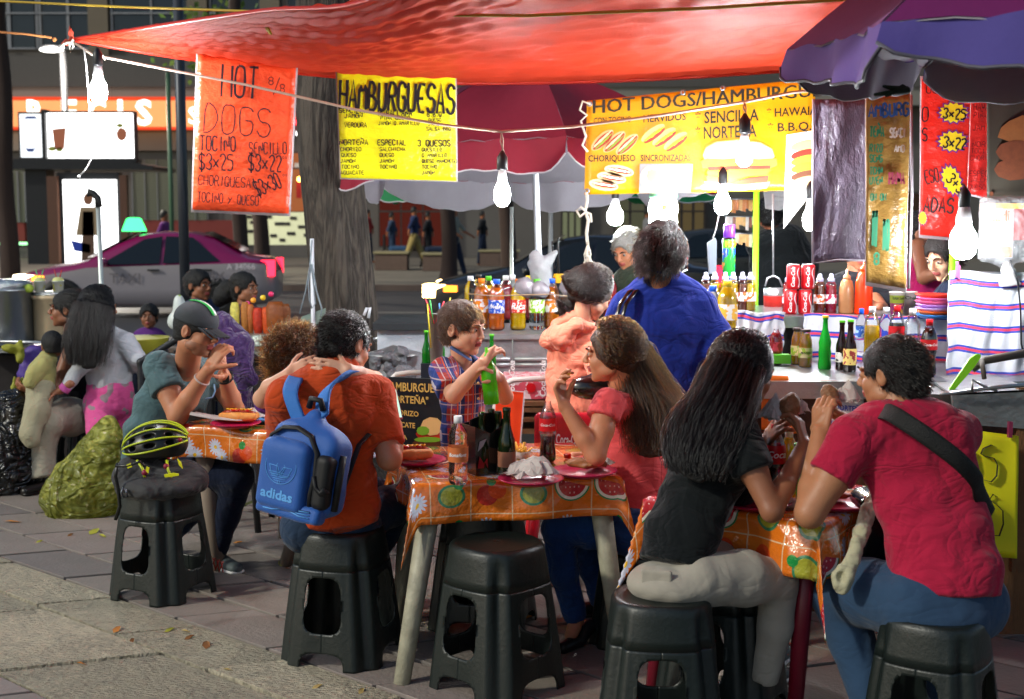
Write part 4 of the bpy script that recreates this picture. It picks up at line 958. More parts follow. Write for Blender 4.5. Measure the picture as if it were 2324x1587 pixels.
 # ---------------------------------------------------------------- bottles
clear=clearmat('clear_pet',(.93,.96,.97))
waterm=mat('water_bottle','f4f8fa',.03,trans=1.0,ior=1.25,var=.01)
clearg=mat('clear_glass','e6efe8',.03,trans=.95,ior=1.3,var=.02)
def liquid(name,col,tr=.35):return mat('liquid_'+name,col,.15,transl=.25,var=.04,coat=.3,spec=.5)
PROF={'pet':[(.0,.0),(.78,.0),(.95,.03),(1,.08),(.93,.14),(1,.2),(.94,.27),(.94,.34),(.98,.36),(.98,.62),(.94,.64),(.97,.70),(.85,.78),(.55,.87),(.36,.92),(.36,.96)],'coke':[(.0,.0),(.72,.0),(.95,.04),(.98,.12),(.88,.24),(.82,.32),(.92,.42),(1,.48),(1,.66),(.95,.72),(.75,.81),(.5,.88),(.36,.92),(.36,.96)],'glass':[(.0,.0),(.9,.0),(1,.02),(1,.42),(.95,.52),(.65,.64),(.46,.74),(.42,.90),(.48,.92),(.48,.97),(.42,.98)],'jar':[(.0,.0),(.9,.0),(1,.03),(.96,.1),(1,.14),(1,.62),(.94,.72),(.7,.84),(.62,.9),(.62,.95)],'sport':[(.0,.0),(.85,.0),(1,.03),(.88,.10),(1,.16),(.9,.22),(.96,.25),(.96,.48),(.9,.50),(1,.58),(.82,.64),(.95,.70),(.7,.78),(.5,.80),(.5,.82)],'squirt':[(.0,.0),(.86,.0),(.98,.02),(1,.1),(.9,.2),(1,.3),(.88,.4),(.96,.5),(.7,.64),(.42,.76),(.34,.92),(.4,.93),(.4,.98)]}
bglass={}
def bottle(label,px,py,z,h,r,kind,liq,fill=.8,cap=None,lab=None,labz=(.36,.62),body=None,cat='bottle',grp=None,Y=None,tilt=0,name='bottle',text=None,tcol=None):
 c=gnd(px,py,z)if Y is None else at(px,py,Y);t=thing(name,label,cat,c,random.uniform(0,6),grp)
 if tilt:t.rotation_euler=(0,tilt,0)
 if text:t.rotation_euler=(0,0,0)
 pr_=[(a*r,b*h)for a,b in PROF[kind]]
 opaque=body is not None
 if liq is None and body is None and kind=='pet':body=waterm;opaque=True
 if liq is not None and not opaque:
  b_=MB();cut=[p for p in pr_ if p[1]<=fill*h];zz=fill*h
  for i in range(len(pr_)-1):
   if pr_[i][1]<=zz<pr_[i+1][1]:f=(zz-pr_[i][1])/(pr_[i+1][1]-pr_[i][1]);cut.append((pr_[i][0]+f*(pr_[i+1][0]-pr_[i][0]),zz))
  up=[cut[-1]]+[p for p in pr_ if p[1]>zz]
  b_.lathe([(a*.97+.0,b+.001)for a,b in cut],20);b_.build('drink',liq,t)
  b2=MB();b2.lathe([(a*1.0+.0006,b)for a,b in pr_],20,cap=False);b2.build('shell',clear,t)
 else:
  b2=MB();b2.lathe(pr_,20);b2.build('shell',body or liq or clear,t)
 if cap is not None:
  m=MB();hr=pr_[-1][0]*1.12+.001;ch=.022 if kind not in('glass','squirt')else .008
  if kind=='sport':m.lathe([(r*.62,.80*h),(r*.62,.88*h),(r*.4,.90*h),(r*.34,.985*h),(r*.2,h)],16)
  elif kind=='jar':m.lathe([(hr,h*.93),(hr*1.05,h*.94),(hr*1.05,h),(hr*.9,h)],18)
  else:m.lathe([(hr,pr_[-1][1]-ch*.6),(hr,pr_[-1][1]+ch*.5),(hr*.9,pr_[-1][1]+ch*.6)],16)
  m.build('cap',cap,t)
 if lab is not None:
  m=MB();zz=np.linspace(labz[0]*h,labz[1]*h,4)
  def rad(z_):
   for i in range(len(pr_)-1):
    if pr_[i][1]<=z_<=pr_[i+1][1]:f=(z_-pr_[i][1])/max(1e-6,pr_[i+1][1]-pr_[i][1]);return pr_[i][0]+f*(pr_[i+1][0]-pr_[i][0])
   return r
  m.lathe([(max(rad(z_),r*.9)*1.03+.0008,z_)for z_ in zz],20,cap=False);lo=m.build('label',lab,t)
  if text:
   m=MB();tmp=MB();textmesh(tmp,text,(0,0,0),(1,0,0),(0,0,1),.7,bold=.02,shear=.25)
   X0=min(v[0]for v in tmp.v);X1=max(v[0]for v in tmp.v);vv=[]
   Wd=r*1.9;zm=(labz[0]+labz[1])/2*h;hh=Wd/(X1-X0)*1.0;hh=min(hh,(labz[1]-labz[0])*h*.9)
   for v in tmp.v:
    th=-math.pi/2+((v[0]-X0)/(X1-X0)-.5)*Wd/r*.95;rr_=r*1.03+.0022
    vv.append((rr_*math.cos(th),rr_*math.sin(th),zm+(v[2]-.3)*hh))
   m.add(vv,tmp.f,0);m.build('lettering',tcol,lo)
 return t
cp={k:mat('cap_'+k,v,.35)for k,v in dict(orange='f08010',blue='1c5cd8',green='5cc81c',white='e8e8ec',red='d01820',yellow='e8c820',black='181418',dark='2a2018',gold='c8a040',bluewhite='c8ccf0').items()}
def prt(name,a,b,sc=30,thr=.5):
 """printed label: two inks in soft patches"""
 def f(base):
  x,y,z,vec=ncoord('Object');n_=nnoise(sc,vec,2);return nmix(n_.gt(thr),lin(a),lin(b))
 return mat('label_'+name,a,.4,pattern=f)
LQ=dict(orange=liquid('orange','f08000'),amber=liquid('amber','e86c00'),yellow=liquid('yellow','ffd000'),cola=liquid('cola','2a0e06',.25),red=liquid('red','b01020'),water=None,mango=liquid('mango','f4b010',.1),brown=liquid('brown_drink','8a3a10'),pink=liquid('pink','c01838'))
grpJ='juice bottles on the cart'
zj=1.065
lw_o=prt('orange_white','f0ecec','e88820',45);lw_b=prt('blue_white','2450b8','e8e8e8',70,.56);lw_r=prt('red_white','d02818','f0d8c0',80,.58);lw_g=prt('lime_white','88c828','e8f0e0',40,.52);lw_p=prt('pink_white','e8e0e8','d04a80',50)
for(px,py,capc,liq,lb,lab_,txt)in((1093,746,'orange','orange','orange juice bottle with orange cap leftmost on the cart',lw_o,None),(1127,749,'blue','amber','orange juice bottle with blue cap and blue label at the cart front',lw_b,'Frutafiel'),(1176,748,'orange','yellow','yellow juice bottle with orange cap and red label',lw_r,'Rica'),(1218,748,'green',None,'clear water bottle with bright green cap and lime label',lw_g,'Levite'),(1252,746,'blue','orange','orange juice bottle with blue cap beside the ponytail',lw_o,None)):
 bottle(lb,px,py,zj,.275,.044,'pet',LQ.get(liq)if liq else None,.84,cp[capc],lab_,(.34,.6),grp=grpJ,text=txt,tcol=mat('label_text_white','f0f0f0',.4))
for(px,py,capc,liq,lb)in((1068,728,'white',None,'clear bottle with white cap behind the leftmost orange juice'),(1109,728,'green','yellow','bottle with green cap in the back row between orange juices'),(1148,726,'white','red','red drink bottle with white cap in the back row'),(1163,724,'white',None,'clear bottle behind the yellow juice bottle'),(1200,726,'yellow','red','red drink bottle in the back row behind the clear water'),(1238,726,'green','orange','orange bottle with green cap behind the last blue cap'),(1272,726,'red',None,'clear bottle with red cap in front of the ponytail girl'),(1086,722,'dark','yellow','pale yellow bottle with dark cap behind at left of the cart'),(1385,722,'red','red','red capped bottle behind the bag strap of the blue shirt')):
 bottle(lb,px,py,zj,.262,.042,'pet',LQ.get(liq)if liq else None,.8,cp[capc],lw_o if liq=='orange' else None,grp='drinks in the back row of the cart')
 # cart body
CA=worldthing('drinks_cart','dented galvanised steel drinks cart under the juice bottles','cart',(.25,7.4,0))
m=MB();a=at(1070,752,7.05);m.box((.35,7.4,1.05),(1.3,.75,.025));m.build('top',steel_old,CA)
for x0,x1 in((-.28,.0),(.005,.36),(.365,.98)):
 m=MB();m.box(((x0+x1)/2,7.06,.86),(x1-x0,.02,.36));
 for z in(.93,.90):m.tube([(x0+.01,7.045,z),(x1-.01,7.045,z)],.012,8)
 m.build('panel',steel_old,CA)
m=MB();m.box((.35,7.4,.66),(1.28,.72,.03));m.build('shelf',steel_old,CA)
for x in(-.26,.97):
 for y in(7.08,7.72):m=MB();m.box((x,y,.35),(.035,.035,.66));m.build('leg',steel_old,CA)
m=MB();m.tube([at(x,y,7.02)for x,y in((1062,667),(1120,672),(1180,670),(1250,668),(1300,674))],.003,6)
tag(m.build('retaining_string',mat('string_brown','9a8468',.8)),'thin string stretched across the front of the juice bottles','string')
# cases of cola cans
cocared=mat('cola_red','b80c18',.35,var=.08);whitep=mat('print_white','eceaea',.5)
def cola_text(mb,org,ux,uz,h,mi=0,s='Coca-Cola'):textmesh(mb,s,org,ux,uz,h,mi,bold=.018,shear=.3)
cs=worldthing('can_case','shrink wrapped red and white cola can case under the steel cart','case',at(1195,905,6.7))
m=MB();bx_=lambda mb,x0,y0,x1,y1,Y,d,mi=0:rect(mb,x0,y0,x1,y1,Y,d,mi)
bx_(m,1142,862,1248,906,6.7,.35);m.build('carton',prt('case','b84858','c8b0b4',22),cs)
for i in range(5):
 a=at(1154+i*21,864,6.74);k=MB();k.lathe([(.02,-.02),(.027,0),(.024,.008),(.02,.008)],14,c=a);k.build('can_top',steel,cs)
m=MB()
for x in(1168,1238):a=at(x,900,6.69);cola_text(m,a,(0,0,1),(-1,0,0),.03)
m.poly([at(x,y,6.69)for x,y in ellp(1205,880,11,11)],1);m.build('lettering',[whitep,cocared],cs)
# white tube rails and crate boards
m=MB();wt=mat('white_tube','c8c8c4',.4,var=.2,vscale=20)
m.tube([at(x,y,6.5)for x,y in((1108,1030),(1118,960),(1128,900),(1146,872),(1165,862),(1250,858))],.014,10)
tag(m.build('bent_tube',wt),'bent white tube frame in front of the cola case','frame')
m=MB();m.tube([at(x,y,6.35)for x,y in((1150,1016),(1240,1012),(1300,1010))],.014,10);tag(m.build('tube_rail',wt),'straight white tube low beside the red chair','rail')
m=MB();m.tube([at(x,y,6.6)for x,y in((868,900),(880,868),(900,850),(930,846),(1000,846))],.013,10);tag(m.build('bent_tube',wt),'bent white tube frame above the black menu board','frame')
cr=worldthing('wooden_crate','wooden slat crate under the cola can case','crate',at(1195,960,6.65))
for y in(912,926,948,975):
 m=MB();bx_(m,1140,y,1262,y+10,6.66,.3);m.build('slat',wood,cr)
m=MB();bx_(m,1142,905,1150,1010,6.7,.03);bx_(m,1248,905,1256,1010,6.7,.03);m.build('post',wood,cr)
# orange sheet leaning
t=worldthing('orange_board','plain orange sheet in a clear sleeve leaning behind the boy','board',at(1160,1200,6.1))
m=MB();m.prism([at(x,y,6.1)for x,y in((1125,884),(1190,890),(1180,1020),(1165,1210),(1118,1210))],(0,.01,0));m.build('sheet',mat('flat_orange','f0481c',.4,var=.05),t)
m=MB();m.tube([at(x,y,6.09)for x,y in((1125,884),(1190,890),(1180,1020),(1165,1210))],.004,6);m.build('sleeve_edge',mat('clear_border','c8c0c4',.3),t)
# black menu board
BB=worldthing('menu_board','black menu board with gold lettering and a burger behind the boy','board',at(940,1025,6.2))
m=MB();q=((882,856),(1010,862),(1008,1040),(880,1030));m.prism([at(x,y,6.2)for x,y in q],(0,.02,0));m.build('panel',mat('board_black','171a1e',.45),BB)
m=MB()
for s,x,y0,y1,w in(('HAMBURGUESA',872,866,886,135),('"NORTEÑA"',872,895,912,100),('CHORIZO',884,928,940,66),('AGUACATE',872,954,966,70),('SALSA',884,982,992,40)):
 ptext(s,x,y0,y1,w,6,6.185,m,0,.02)
m.build('lettering',mat('gold_print','c8a050',.5),BB)
m=MB()
for k,(cx,cy_,rx,ry,mi)in enumerate(((975,985,30,16,2),(970,1006,33,10,3),(972,998,31,6,1),(980,968,24,20,0),(960,978,14,10,1))):m.poly([at(x,y,6.19-k*.001)for x,y in ellp(cx,cy_,rx,ry,jag=.06)],mi)
m.build('printed_burger',[mat('print_bun','e0b070'),mat('print_lettuce','78a028'),mat('print_tomato','c02818'),mat('print_patty','5a3018')],BB)
# cooler, crate of green bottles, straws
CO=worldthing('cooler_box','white sheet covered cooler with a dark lid behind the boy','cooler',at(930,900,7.2))
m=MB();bx_(m,856,748,1040,930,7.2,.5);m.build('body',mat('white_sheet','a8b0b8',.5,bump=.6,bscale=8,bdist=.04),CO)
m=MB();bx_(m,846,734,1050,750,7.15,.6);m.build('lid',mat('dark_lid','20262a',.5),CO)
gbm=mat('green_glass','0c7a1c',.08,trans=.35,spec=.6,var=.05)
for i,(x,y)in enumerate(((968,838),(983,840),(1000,838),(1116,846))):
 bottle(('leftmost small green bottle beside the boy\'s shoulder','middle small green bottle beside the boy\'s shoulder','third small green bottle hidden by the boy\'s shoulder','single small green bottle behind the boy\'s drink')[i],x,y,0,.19,.022,'glass',None,body=gbm,cap=cp['green'],grp='green bottles in the crate',Y=6.55)
m=MB();bx_(m,955,826,1020,900,6.5,.25);tag(m.build('bottle_crate',mat('crate_dark_blue','1c2430',.5)),'dark crate holding the small green bottles','crate')
SW=worldthing('straw_cup','tall frosted cup full of coloured straws left of the boy','cup',at(985,830,6.4))
m=MB();m.lathe([(.028,-.26),(.042,0),(.044,.0)],18,c=at(990,712,6.4));m.build('cup',mat('frosted_cup','a8b0ac',.35,trans=.4,bump=.4),SW)
for(x0,y0,x1,y1,c_)in((985,735,966,679,'c83848'),(983,735,976,681,'3ca858'),(1000,730,997,689,'4880c8'),(1012,720,1022,676,'c8c028'),(978,790,970,690,'c8b828'),(990,730,1008,684,'c83848')):
 m=MB();m.tube([at(x0,y0,6.36),at(x1,y1,6.34)],.0035,7);m.build('straw',mat('straw_'+c_,c_,.4),SW)
 # white bag and hanging things above the cart
S_=SDF(.03);q=lambda x,y,Y=7.4:at(x,y,Y)
S_.seg(q(1232,655),q(1228,610),.06,.055).seg(q(1225,615),q(1215,580),.05,.03).seg(q(1235,600),q(1262,574),.03,.016).seg(q(1215,585),q(1204,596),.025,.01)
wb=S_.build('plastic_bag',mat('white_bag','c8ccd0',.35,transl=.5,bump=.8,bscale=18,bdist=.03),.009,noise=[(.006,50,50,70,5)]);tag(wb,'white plastic bag propped upright on the drinks cart','bag')
for(x,y,r,lb)in((1190,652,.055,'round clump of clear plastic cups beside the white bag'),(1222,658,.05,'clump of clear plastic cups in front of the white bag'),(1290,650,.05,'clear plastic cup clump right of the yellow tool')):
 S_=SDF(.02);S_.ell(q(x,y,7.3),r);S_.ell(q(x+12,y+6,7.3),r*.7);o=S_.build('cup_pile',mat('cloudy_cups','b8b4c0',.25,trans=.5,bump=.8,bscale=12),.01,noise=[(.007,60,60,60,int(x))]);tag(o,lb,'cups')
kt=worldthing('yellow_tool','yellow and black handled tool standing among the cups','tool',q(1271,655))
m=MB();m.tube([q(1268,640),q(1266,560),q(1267,540)],[.008,.007,.004],8);m.tube([q(1258,610),q(1253,548)],.005,6);m.build('shaft',blk,kt)
m=MB();m.box(q(1271,632),(.05,.03,.05));m.tube([q(1260,622),q(1256,640),q(1262,655)],.008,6);m.tube([q(1282,622),q(1286,640),q(1278,655)],.008,6);m.build('handle',mat('tool_yellow','e0a810',.4),kt)
# ---------------------------------------------------------------- drinks on the raised shelf
sp_lab=prt('sport','e8ece8','d86830',40,.55);sp2=prt('sport_pink','e8e8f0','c02850',40,.55)
grpS='small sport cap juice bottles on the shelf'
for(px,liq,lb)in((1601,'brown','brown juice bottle with sport cap beside the blue shirt'),(1621,'yellow','yellow sport cap bottle second from the blue shirt'),(1645,'yellow','yellow sport cap bottle under the spray can'),(1663,'yellow','yellow sport cap bottle right of the spray can'),(1684,'brown','brown sport cap bottle between two yellow ones near the lime pole'),(1702,'yellow','yellow sport cap bottle touching the lime pole'),(1788,'pink','pink sport cap bottle left of the cola cans'),(1859,'brown','brown sport cap bottle right of the cola cans'),(1885,'pink','red sport cap bottle next to the sauce bottles')):
 bottle(lb,px,705 if px<1750 else 711,zs,.19,.028,'sport',LQ[liq],.7,cp['bluewhite'],sp2 if liq=='pink' else sp_lab,(.25,.48),grp=grpS)
def can(label,c,text=True):
 t=thing('drink_can',label,'can',c,0,'stacked red and white cola cans')
 m=MB();m.lathe([(.026,0),(.032,.008),(.032,.108),(.027,.117)],22,cap=True);m.build('body',cocared,t)
 m=MB();m.lathe([(.0275,.1165),(.0275,.1185),(.024,.117),(.024,.116)],20);m.build('rim',steel,t)
 m=MB();tmp=MB();textmesh(tmp,'Coca-Cola',(0,0,0),(1,0,0),(0,0,1),.7,bold=.02,shear=.3);X1=max(v[0]for v in tmp.v);vv=[]
 for v in tmp.v:
  th=-math.pi/2-.25-(v[2]-.35)*.75;vv.append((.0332*math.cos(th),.0332*math.sin(th),.012+v[0]/X1*.095))
 m.add(vv,tmp.f);vv=[]
 for i in range(9):
  z_=.01+i*.0115;th=-math.pi/2+.55+.22*math.sin(i*.8);vv+=[(.0332*math.cos(th),.0332*math.sin(th),z_),(.0332*math.cos(th+.16),.0332*math.sin(th+.16),z_)]
 m.add(vv,[(2*i,2*i+1,2*i+3,2*i+2)for i in range(8)]);m.build('lettering',whitep,t);return t
cb=gnd(1810,713,zs)
can('lower left cola can of the two by two stack',cb+V((-.035,0,0)));can('lower right cola can of the two by two stack',cb+V((.035,0,0)))
can('upper left cola can of the two by two stack',cb+V((-.022,.01,.1195)));can('upper right cola can of the two by two stack',cb+V((.048,.01,.1195)))
def squeeze(label,px,py,h,r,m_,lid):
 t=thing('sauce_bottle',label,'sauce bottle',gnd(px,py,zs));m=MB();m.lathe([(r,0),(r*1.03,.01),(r*.97,h*.55),(r*.75,h*.72),(r*.42,h*.78)],22);m.build('body',m_,t)
 m=MB();m.lathe([(r*.5,h*.77),(r*.5,h*.84),(r*.2,h*.88),(r*.12,h)],16);m.build('nozzle',lid,t);return t
squeeze('tan salsa squeeze bottle left of the tall orange one',1920,712,.215,.036,mat('salsa_tan','a07048',.25,var=.25,vscale=20),mat('salsa_cap','c8986a',.3))
t=squeeze('tall orange red ketchup squeeze bottle on the shelf',1959,713,.265,.042,mat('ketchup_red','e8380c',.22,var=.05),mat('ketchup_cap','f04810',.3))
# instant soup cups
def cup(label,px,py,h,r,m_,lab_txt):
 t=thing('soup_cup',label,'cup',gnd(px,py,zs),0,'instant soup cups on the shelf')
 m=MB();m.lathe([(r*.78,0),(r,h),(r*1.04,h),(r*1.04,h+.004)],22);m.build('cup',m_,t)
 m=MB();tmp=MB();textmesh(tmp,lab_txt,(0,0,0),(1,0,0),(0,0,1),.7,bold=.02);X1=max(v[0]for v in tmp.v);vv=[]
 for v in tmp.v:
  th=-math.pi/2+(v[0]/X1-.5)*1.7;rr_=r*.96+.002;vv.append((rr_*math.cos(th),rr_*math.sin(th),h*.70+v[2]*.02))
 m.add(vv,tmp.f);m.build('lettering',mat('cup_text','2a3a20',.5),t);return t
def cuppat(base):
 x,y,z,vec=ncoord('Object');c=nmix(z.gt(.055),lin('c04890'),lin('c0dc50'));n_=nnoise(45,vec,2);c=nmix(n_.gt(.55)*z.lt(.05),c,lin('f0d060'));return nmix(z.gt(.092),c,lin('f0f0e8'))
cup('instant lunch soup cup with lime and magenta print',2035,714,.105,.036,mat('cup_print','ffffff',.4,pattern=cuppat),'Instant Lunch')
cup('second soup cup turned sideways beside the lime printed cup',2063,713,.104,.036,mat('cup_plain','d8d0cc',.4),'Chan')
# stack of plastic plates
def plate_mesh(r):
 m=MB();m.lathe([(0.001,0),(r*.7,0),(r*.78,.006),(r,.016),(r*1.0,.019),(r*.76,.009),(r*.68,.003),(.001,.003)],28,cap=False);return m.mesh('plate')
pc=[('e8402c','orange red'),('3c8cd8','sky blue'),('e86018','orange'),('b878c8','lilac'),('e0608c','pink'),('e8542c','bright orange'),('d870b0','rose'),('e03c24','topmost red')]
for i,(c_,nm)in enumerate((('3c8cd8','sky blue plate at the bottom of the stack beside the towel'),('e86018','deep orange plate second from the bottom of the stack'),('b8a0dc','lavender plate third from the bottom of the stack'),('b884d0','lilac plate in the middle of the stack'),('e0608c','pink plate above the lilac one in the stack'),('d870b0','rose plate second from the top of the stack'),('e8402c','orange red plate on top of the stack'))):
 o=link('plate',plate_mesh(.088),mat('plate_'+c_,c_,.3),None,gnd(2120,722,zs)+V((.004*(i%2),0,.0+i*.0155)));tag(o,nm,'plate','plates stacked beside the towel')
 # spray can, grey lamp, basket, hanging ladle
t=thing('spray_can','tall insect spray can with purple cap and green print','spray can',at(1653,640,6.75))
m=MB();m.lathe([(.031,0),(.033,.006),(.033,.215),(.028,.225)],24);
def canpat(base):
 x,y,z,vec=ncoord('Object');n_=nnoise(14,vec,2);c=nmix(n_.gt(.52),lin('1c9a30'),lin('1c50a8'));c=nmix((nnoise(22,vec,1)).gt(.63),c,lin('c89048'));c=nmix(z.gt(.17),c,lin('58c828'));return nmix(z.gt(.212),c,lin('16181c'))
m.build('body',mat('spray_print','ffffff',.25,pattern=canpat,coat=.4),t)
m=MB();m.lathe([(.028,.222),(.029,.225),(.029,.285),(.027,.289)],22);m.build('cap',mat('cap_purple','6a30b0',.25),t)
m=MB();textmesh(m,'NO',(-.024,-.0335,.18),(1,0,0),(0,0,1),.025,bold=.04);m.build('lettering',mat('cap_orangey','f08818',.4),t)
bottle('big yellow juice bottle standing between towel and blue shirt',1649,775,0,.27,.046,'pet',LQ['yellow'],.9,cp['yellow'],prt('bigyel','e8e4d8','f0b840',30),Y=5.95,grp='yellow drinks beside the blue shirt')
bottle('clear bottle with blue cap half hidden by the blue shirt',1616,775,0,.25,.04,'pet',None,.9,cp['blue'],None,Y=6.05,grp='yellow drinks beside the blue shirt')
for x in(1790-0,):
 pass
for i,(x,lb)in enumerate(((1674,'small clear bottle with white cap in front of the left towel'),(1694,'second small clear bottle with white cap in front of the left towel'))):
 bottle(lb,x,812,zc,.13,.022,'pet',LQ['orange'],.5,cp['white'],None,grp='small clear bottles in front of the left towel',Y=5.9)
t=worldthing('grey_lantern','grey box lamp hanging by a white wire behind the blue shirt','lamp',at(1617,615,6.7))
m=MB();m.prism([at(x,y,6.7)for x,y in((1606,552),(1624,540),(1627,548),(1626,620),(1610,622))],(0,.03,0));m.build('case',mat('lamp_grey','788490',.4),t)
m=MB();m.tube([at(x,y,6.72)for x,y in((1618,541),(1625,520),(1633,480))],.003,6);m.build('wire',mat('white_wire','d8d8d8',.5),t)
LD=worldthing('hanging_ladle','small red and steel pot hanging on a twisted rod','pot',at(1752,700,6.9))
m=MB();m.tube([at(1754,440,6.9),at(1755,630,6.9)],.005,8);m.tube([at(x,y,6.9)for x,y in((1736,650),(1742,632),(1755,626),(1768,632),(1776,650))],.005,8);m.build('handle',steel,LD)
m=MB();m.lathe([(.04,-.1),(.05,-.09),(.052,-.03),(.052,.01)],20,c=at(1756,658,6.9),mis=[1,1,0,0]);m.build('pot',[steel,mat('pot_red','a82018',.4)],LD)
tg=worldthing('price_tag','red and white packet clipped on a white cable behind the dark hair','packet',at(1545,620,6.8))
m=MB();m.prism([at(x,y,6.8)for x,y in((1522,560),(1548,556),(1562,588),(1540,592),(1520,580))],(0,.008,0));m.build('packet',prt('packet','d8d0d0','c02838',40),tg)
m=MB();m.tube([at(x,y,6.79)for x,y in((1514,440),(1512,480),(1520,508),(1512,520),(1530,545),(1538,580),(1544,620),(1560,612))],.005,6);m.build('cable',mat('white_wire','d8d8d8',.5),tg)
# ---------------------------------------------------------------- drinks on the lower counter
bottle('dark red hibiscus drink bottle without a lid at the counter\'s left',1760,826,zc,.165,.03,'pet',LQ['red'],.85,None,prt('hib','8a1020','c84050',30),name='bottle')
bottle('mango juice jar behind at the left of the pair',1808,827,zc,.165,.026,'jar',LQ['mango'],.88,cp['dark'],prt('mango','a8c840','f0e0a0',40),(.25,.52),grp='mango juice jars')
bottle('mango juice jar in front at the right of the pair',1827,833,zc,.168,.029,'jar',LQ['mango'],.88,cp['dark'],prt('mango','a8c840','f0e0a0',40),(.25,.52),grp='mango juice jars',text='MANGO',tcol=mat('cup_text','2a3a20',.5))
gsm=mat('lime_glass','1cb030',.06,trans=.5,ior=1.3,var=.05,emit=(.0,.1,.0),estr=.0)
bottle('bright green glass soda bottle on the counter',1871,838,zc,.235,.029,'squirt',None,body=gsm,cap=cp['yellow'],grp=None)
dkg=mat('dark_glass','1a0c08',.06,trans=.15,spec=.6)
bottle('dark glass bottle with green neck at left of the dark pair',1909,839,zc,.215,.025,'glass',None,body=dkg,cap=cp['green'],grp='dark sangria bottles',lab=prt('sen','d8d8d0','181818',60),labz=(.16,.36))
bottle('dark glass bottle with grape label in front of the dark pair',1928,844,zc,.225,.027,'glass',None,body=dkg,cap=cp['green'],grp='dark sangria bottles',lab=prt('grape','d8c070','8a3030',50,.55),labz=(.14,.45))
bottle('clear water bottle with blue label behind the short haired man',1953,800,zc,.19,.024,'pet',None,.6,cp['blue'],prt('wat','a8c8f0','3060c0',40),Y=5.9)
bottle('yellow soda bottle with white cap above the short haired man',1977,822,zc,.24,.034,'pet',LQ['yellow'],.66,cp['white'],None,Y=5.8,grp='row of soft drinks on the counter')
bottle('clear bottle with white cap above the short haired man',2008,824,zc,.24,.032,'pet',None,.7,cp['white'],None,Y=5.8,grp='row of soft drinks on the counter')
bottle('cola bottle with red cap in the middle of the counter row',2033,826,zc,.25,.033,'coke',LQ['cola'],.7,cp['red'],mat('cola_label','c0101c',.4),(.44,.66),Y=5.75,grp='row of soft drinks on the counter')
bottle('clear pump bottle second from the right of the counter row',2068,830,zc,.24,.034,'pet',LQ['pink'],.4,cp['white'],None,Y=5.65,grp='row of soft drinks on the counter')
bottle('full cola bottle with red cap at the right end of the counter',2106,854,zc,.235,.033,'coke',LQ['cola'],.86,cp['red'],mat('cola_label','c0101c',.4),(.48,.66),text='Coca-Cola',tcol=whitep,Y=5.55,grp='row of soft drinks on the counter')
m=MB();bx_(m,1752,806,1795,826,5.95,.06);tag(m.build('napkin_box',mat('lime_box','58b828',.4)),'small lime green box between the hibiscus drink and the mango jars','box')
m=MB();m.tube([at(x,y,5.6)for x,y in((2272,868),(2290,862),(2310,858),(2322,860),(2310,866),(2290,872))],.006,7);tag(m.build('orange_scissors',mat('scissor_orange','e87818',.4)),'orange handled scissors lying by the steel basin','scissors')
# posters on the counter front
pf=poster('front_poster','orange poster with big blue letters ADAS on the counter front',((1728,851),(1789,854),(1812,985),(1728,975)),5.42,mat('poster_amber','e87018',.45),wav=.002)
m=MB();
for s,x in(('Q',1700),('A',1744),('D',1760),('A',1774),('S',1788)):
 if x>1730:ptext(s,x,868,950,15,4,5.410,m,1,.05);ptext(s,x+1,872,946,12,4,5.406,m,0,.02)
m.build('lettering',[mat('ink_royal','1c2c98',.4),whitep],pf)
pf=poster('front_poster','orange and white poster headed HAMBURGUESAS under the counter edge',((1862,862),(1956,866),(1966,986),(1876,975)),5.43,mat('poster_white','d8d0d0',.45),wav=.002)
m=MB();m.poly([at(x,y,5.422)for x,y in((1862,862),(1956,866),(1958,900),(1866,896))],0);ptext('¡HAMBURGUESAS',1868,870,894,150,4,5.416,m,1,.04);ptext('NORTEÑA',1895,918,930,66,5,5.416,m,2,.02);ptext('CHORIZO, QUESO, JAMON',1878,938,948,120,6,5.416,m,2,.02);ptext('TOCINO',1884,954,964,44,4,5.416,m,2,.02)
m.poly([at(x,y,5.422)for x,y in((1870,962),(1964,966),(1966,986),(1876,975))],0)
m.build('lettering',[mat('poster_amber','e87018',.45),mat('ink_sky','1c70c0',.4),mat('ink_royal','1c2c98',.4)],pf)
# right hand steel pans, ladle, yellow poster
PB=worldthing('steel_basin','large rectangular steel basin at the right end of the stall','basin',at(2250,975,5.1))
m=MB();m.prism([at(x,y,5.05)for x,y in((2160,893),(2350,884),(2350,975),(2168,962))],(0,.02,0));a,b_=at(2160,893,5.05),at(2350,884,5.05)
m.prism([a,b_,b_+V((0,.5,0)),a+V((.06,.5,0))],(0,0,-.008));m.build('body',steel_old,PB)
m=MB();m.tube([at(2135,895,5.0),at(2162,893,5.02),at(2250,880,5.0),at(2350,872,5.0)],.008,8);m.tube([at(2206,892,5.0),at(2207,862,5.0),at(2240,880,5.0),at(2262,886,5.0)],.006,8);m.build('rim',steel,PB)
PT=worldthing('steel_pot','dull steel pot with wire handle left of the basin','pot',at(2125,1000,5.25))
m=MB();m.lathe([(.16,-.2),(.17,-.19),(.175,0),(.182,.004)],30,c=at(2128,884,5.3));m.build('body',steel_old,PT)
m=MB();m.tube([at(x,y,5.1)for x,y in((2090,886),(2092,896),(2110,896),(2112,878),(2118,878))],.005,7);m.build('handle',steel,PT)
SP=worldthing('green_spatula','scratched lime green spatula leaning in the steel pot','spatula',at(2160,885,5.2))
m=MB();m.prism([at(x,y,5.15)for x,y in((2150,890),(2164,888),(2208,838),(2226,812),(2226,804),(2216,804),(2200,816))],(0,.012,0));m.build('blade',mat('lime_paint','7ac81e',.4,bump=.5),SP)
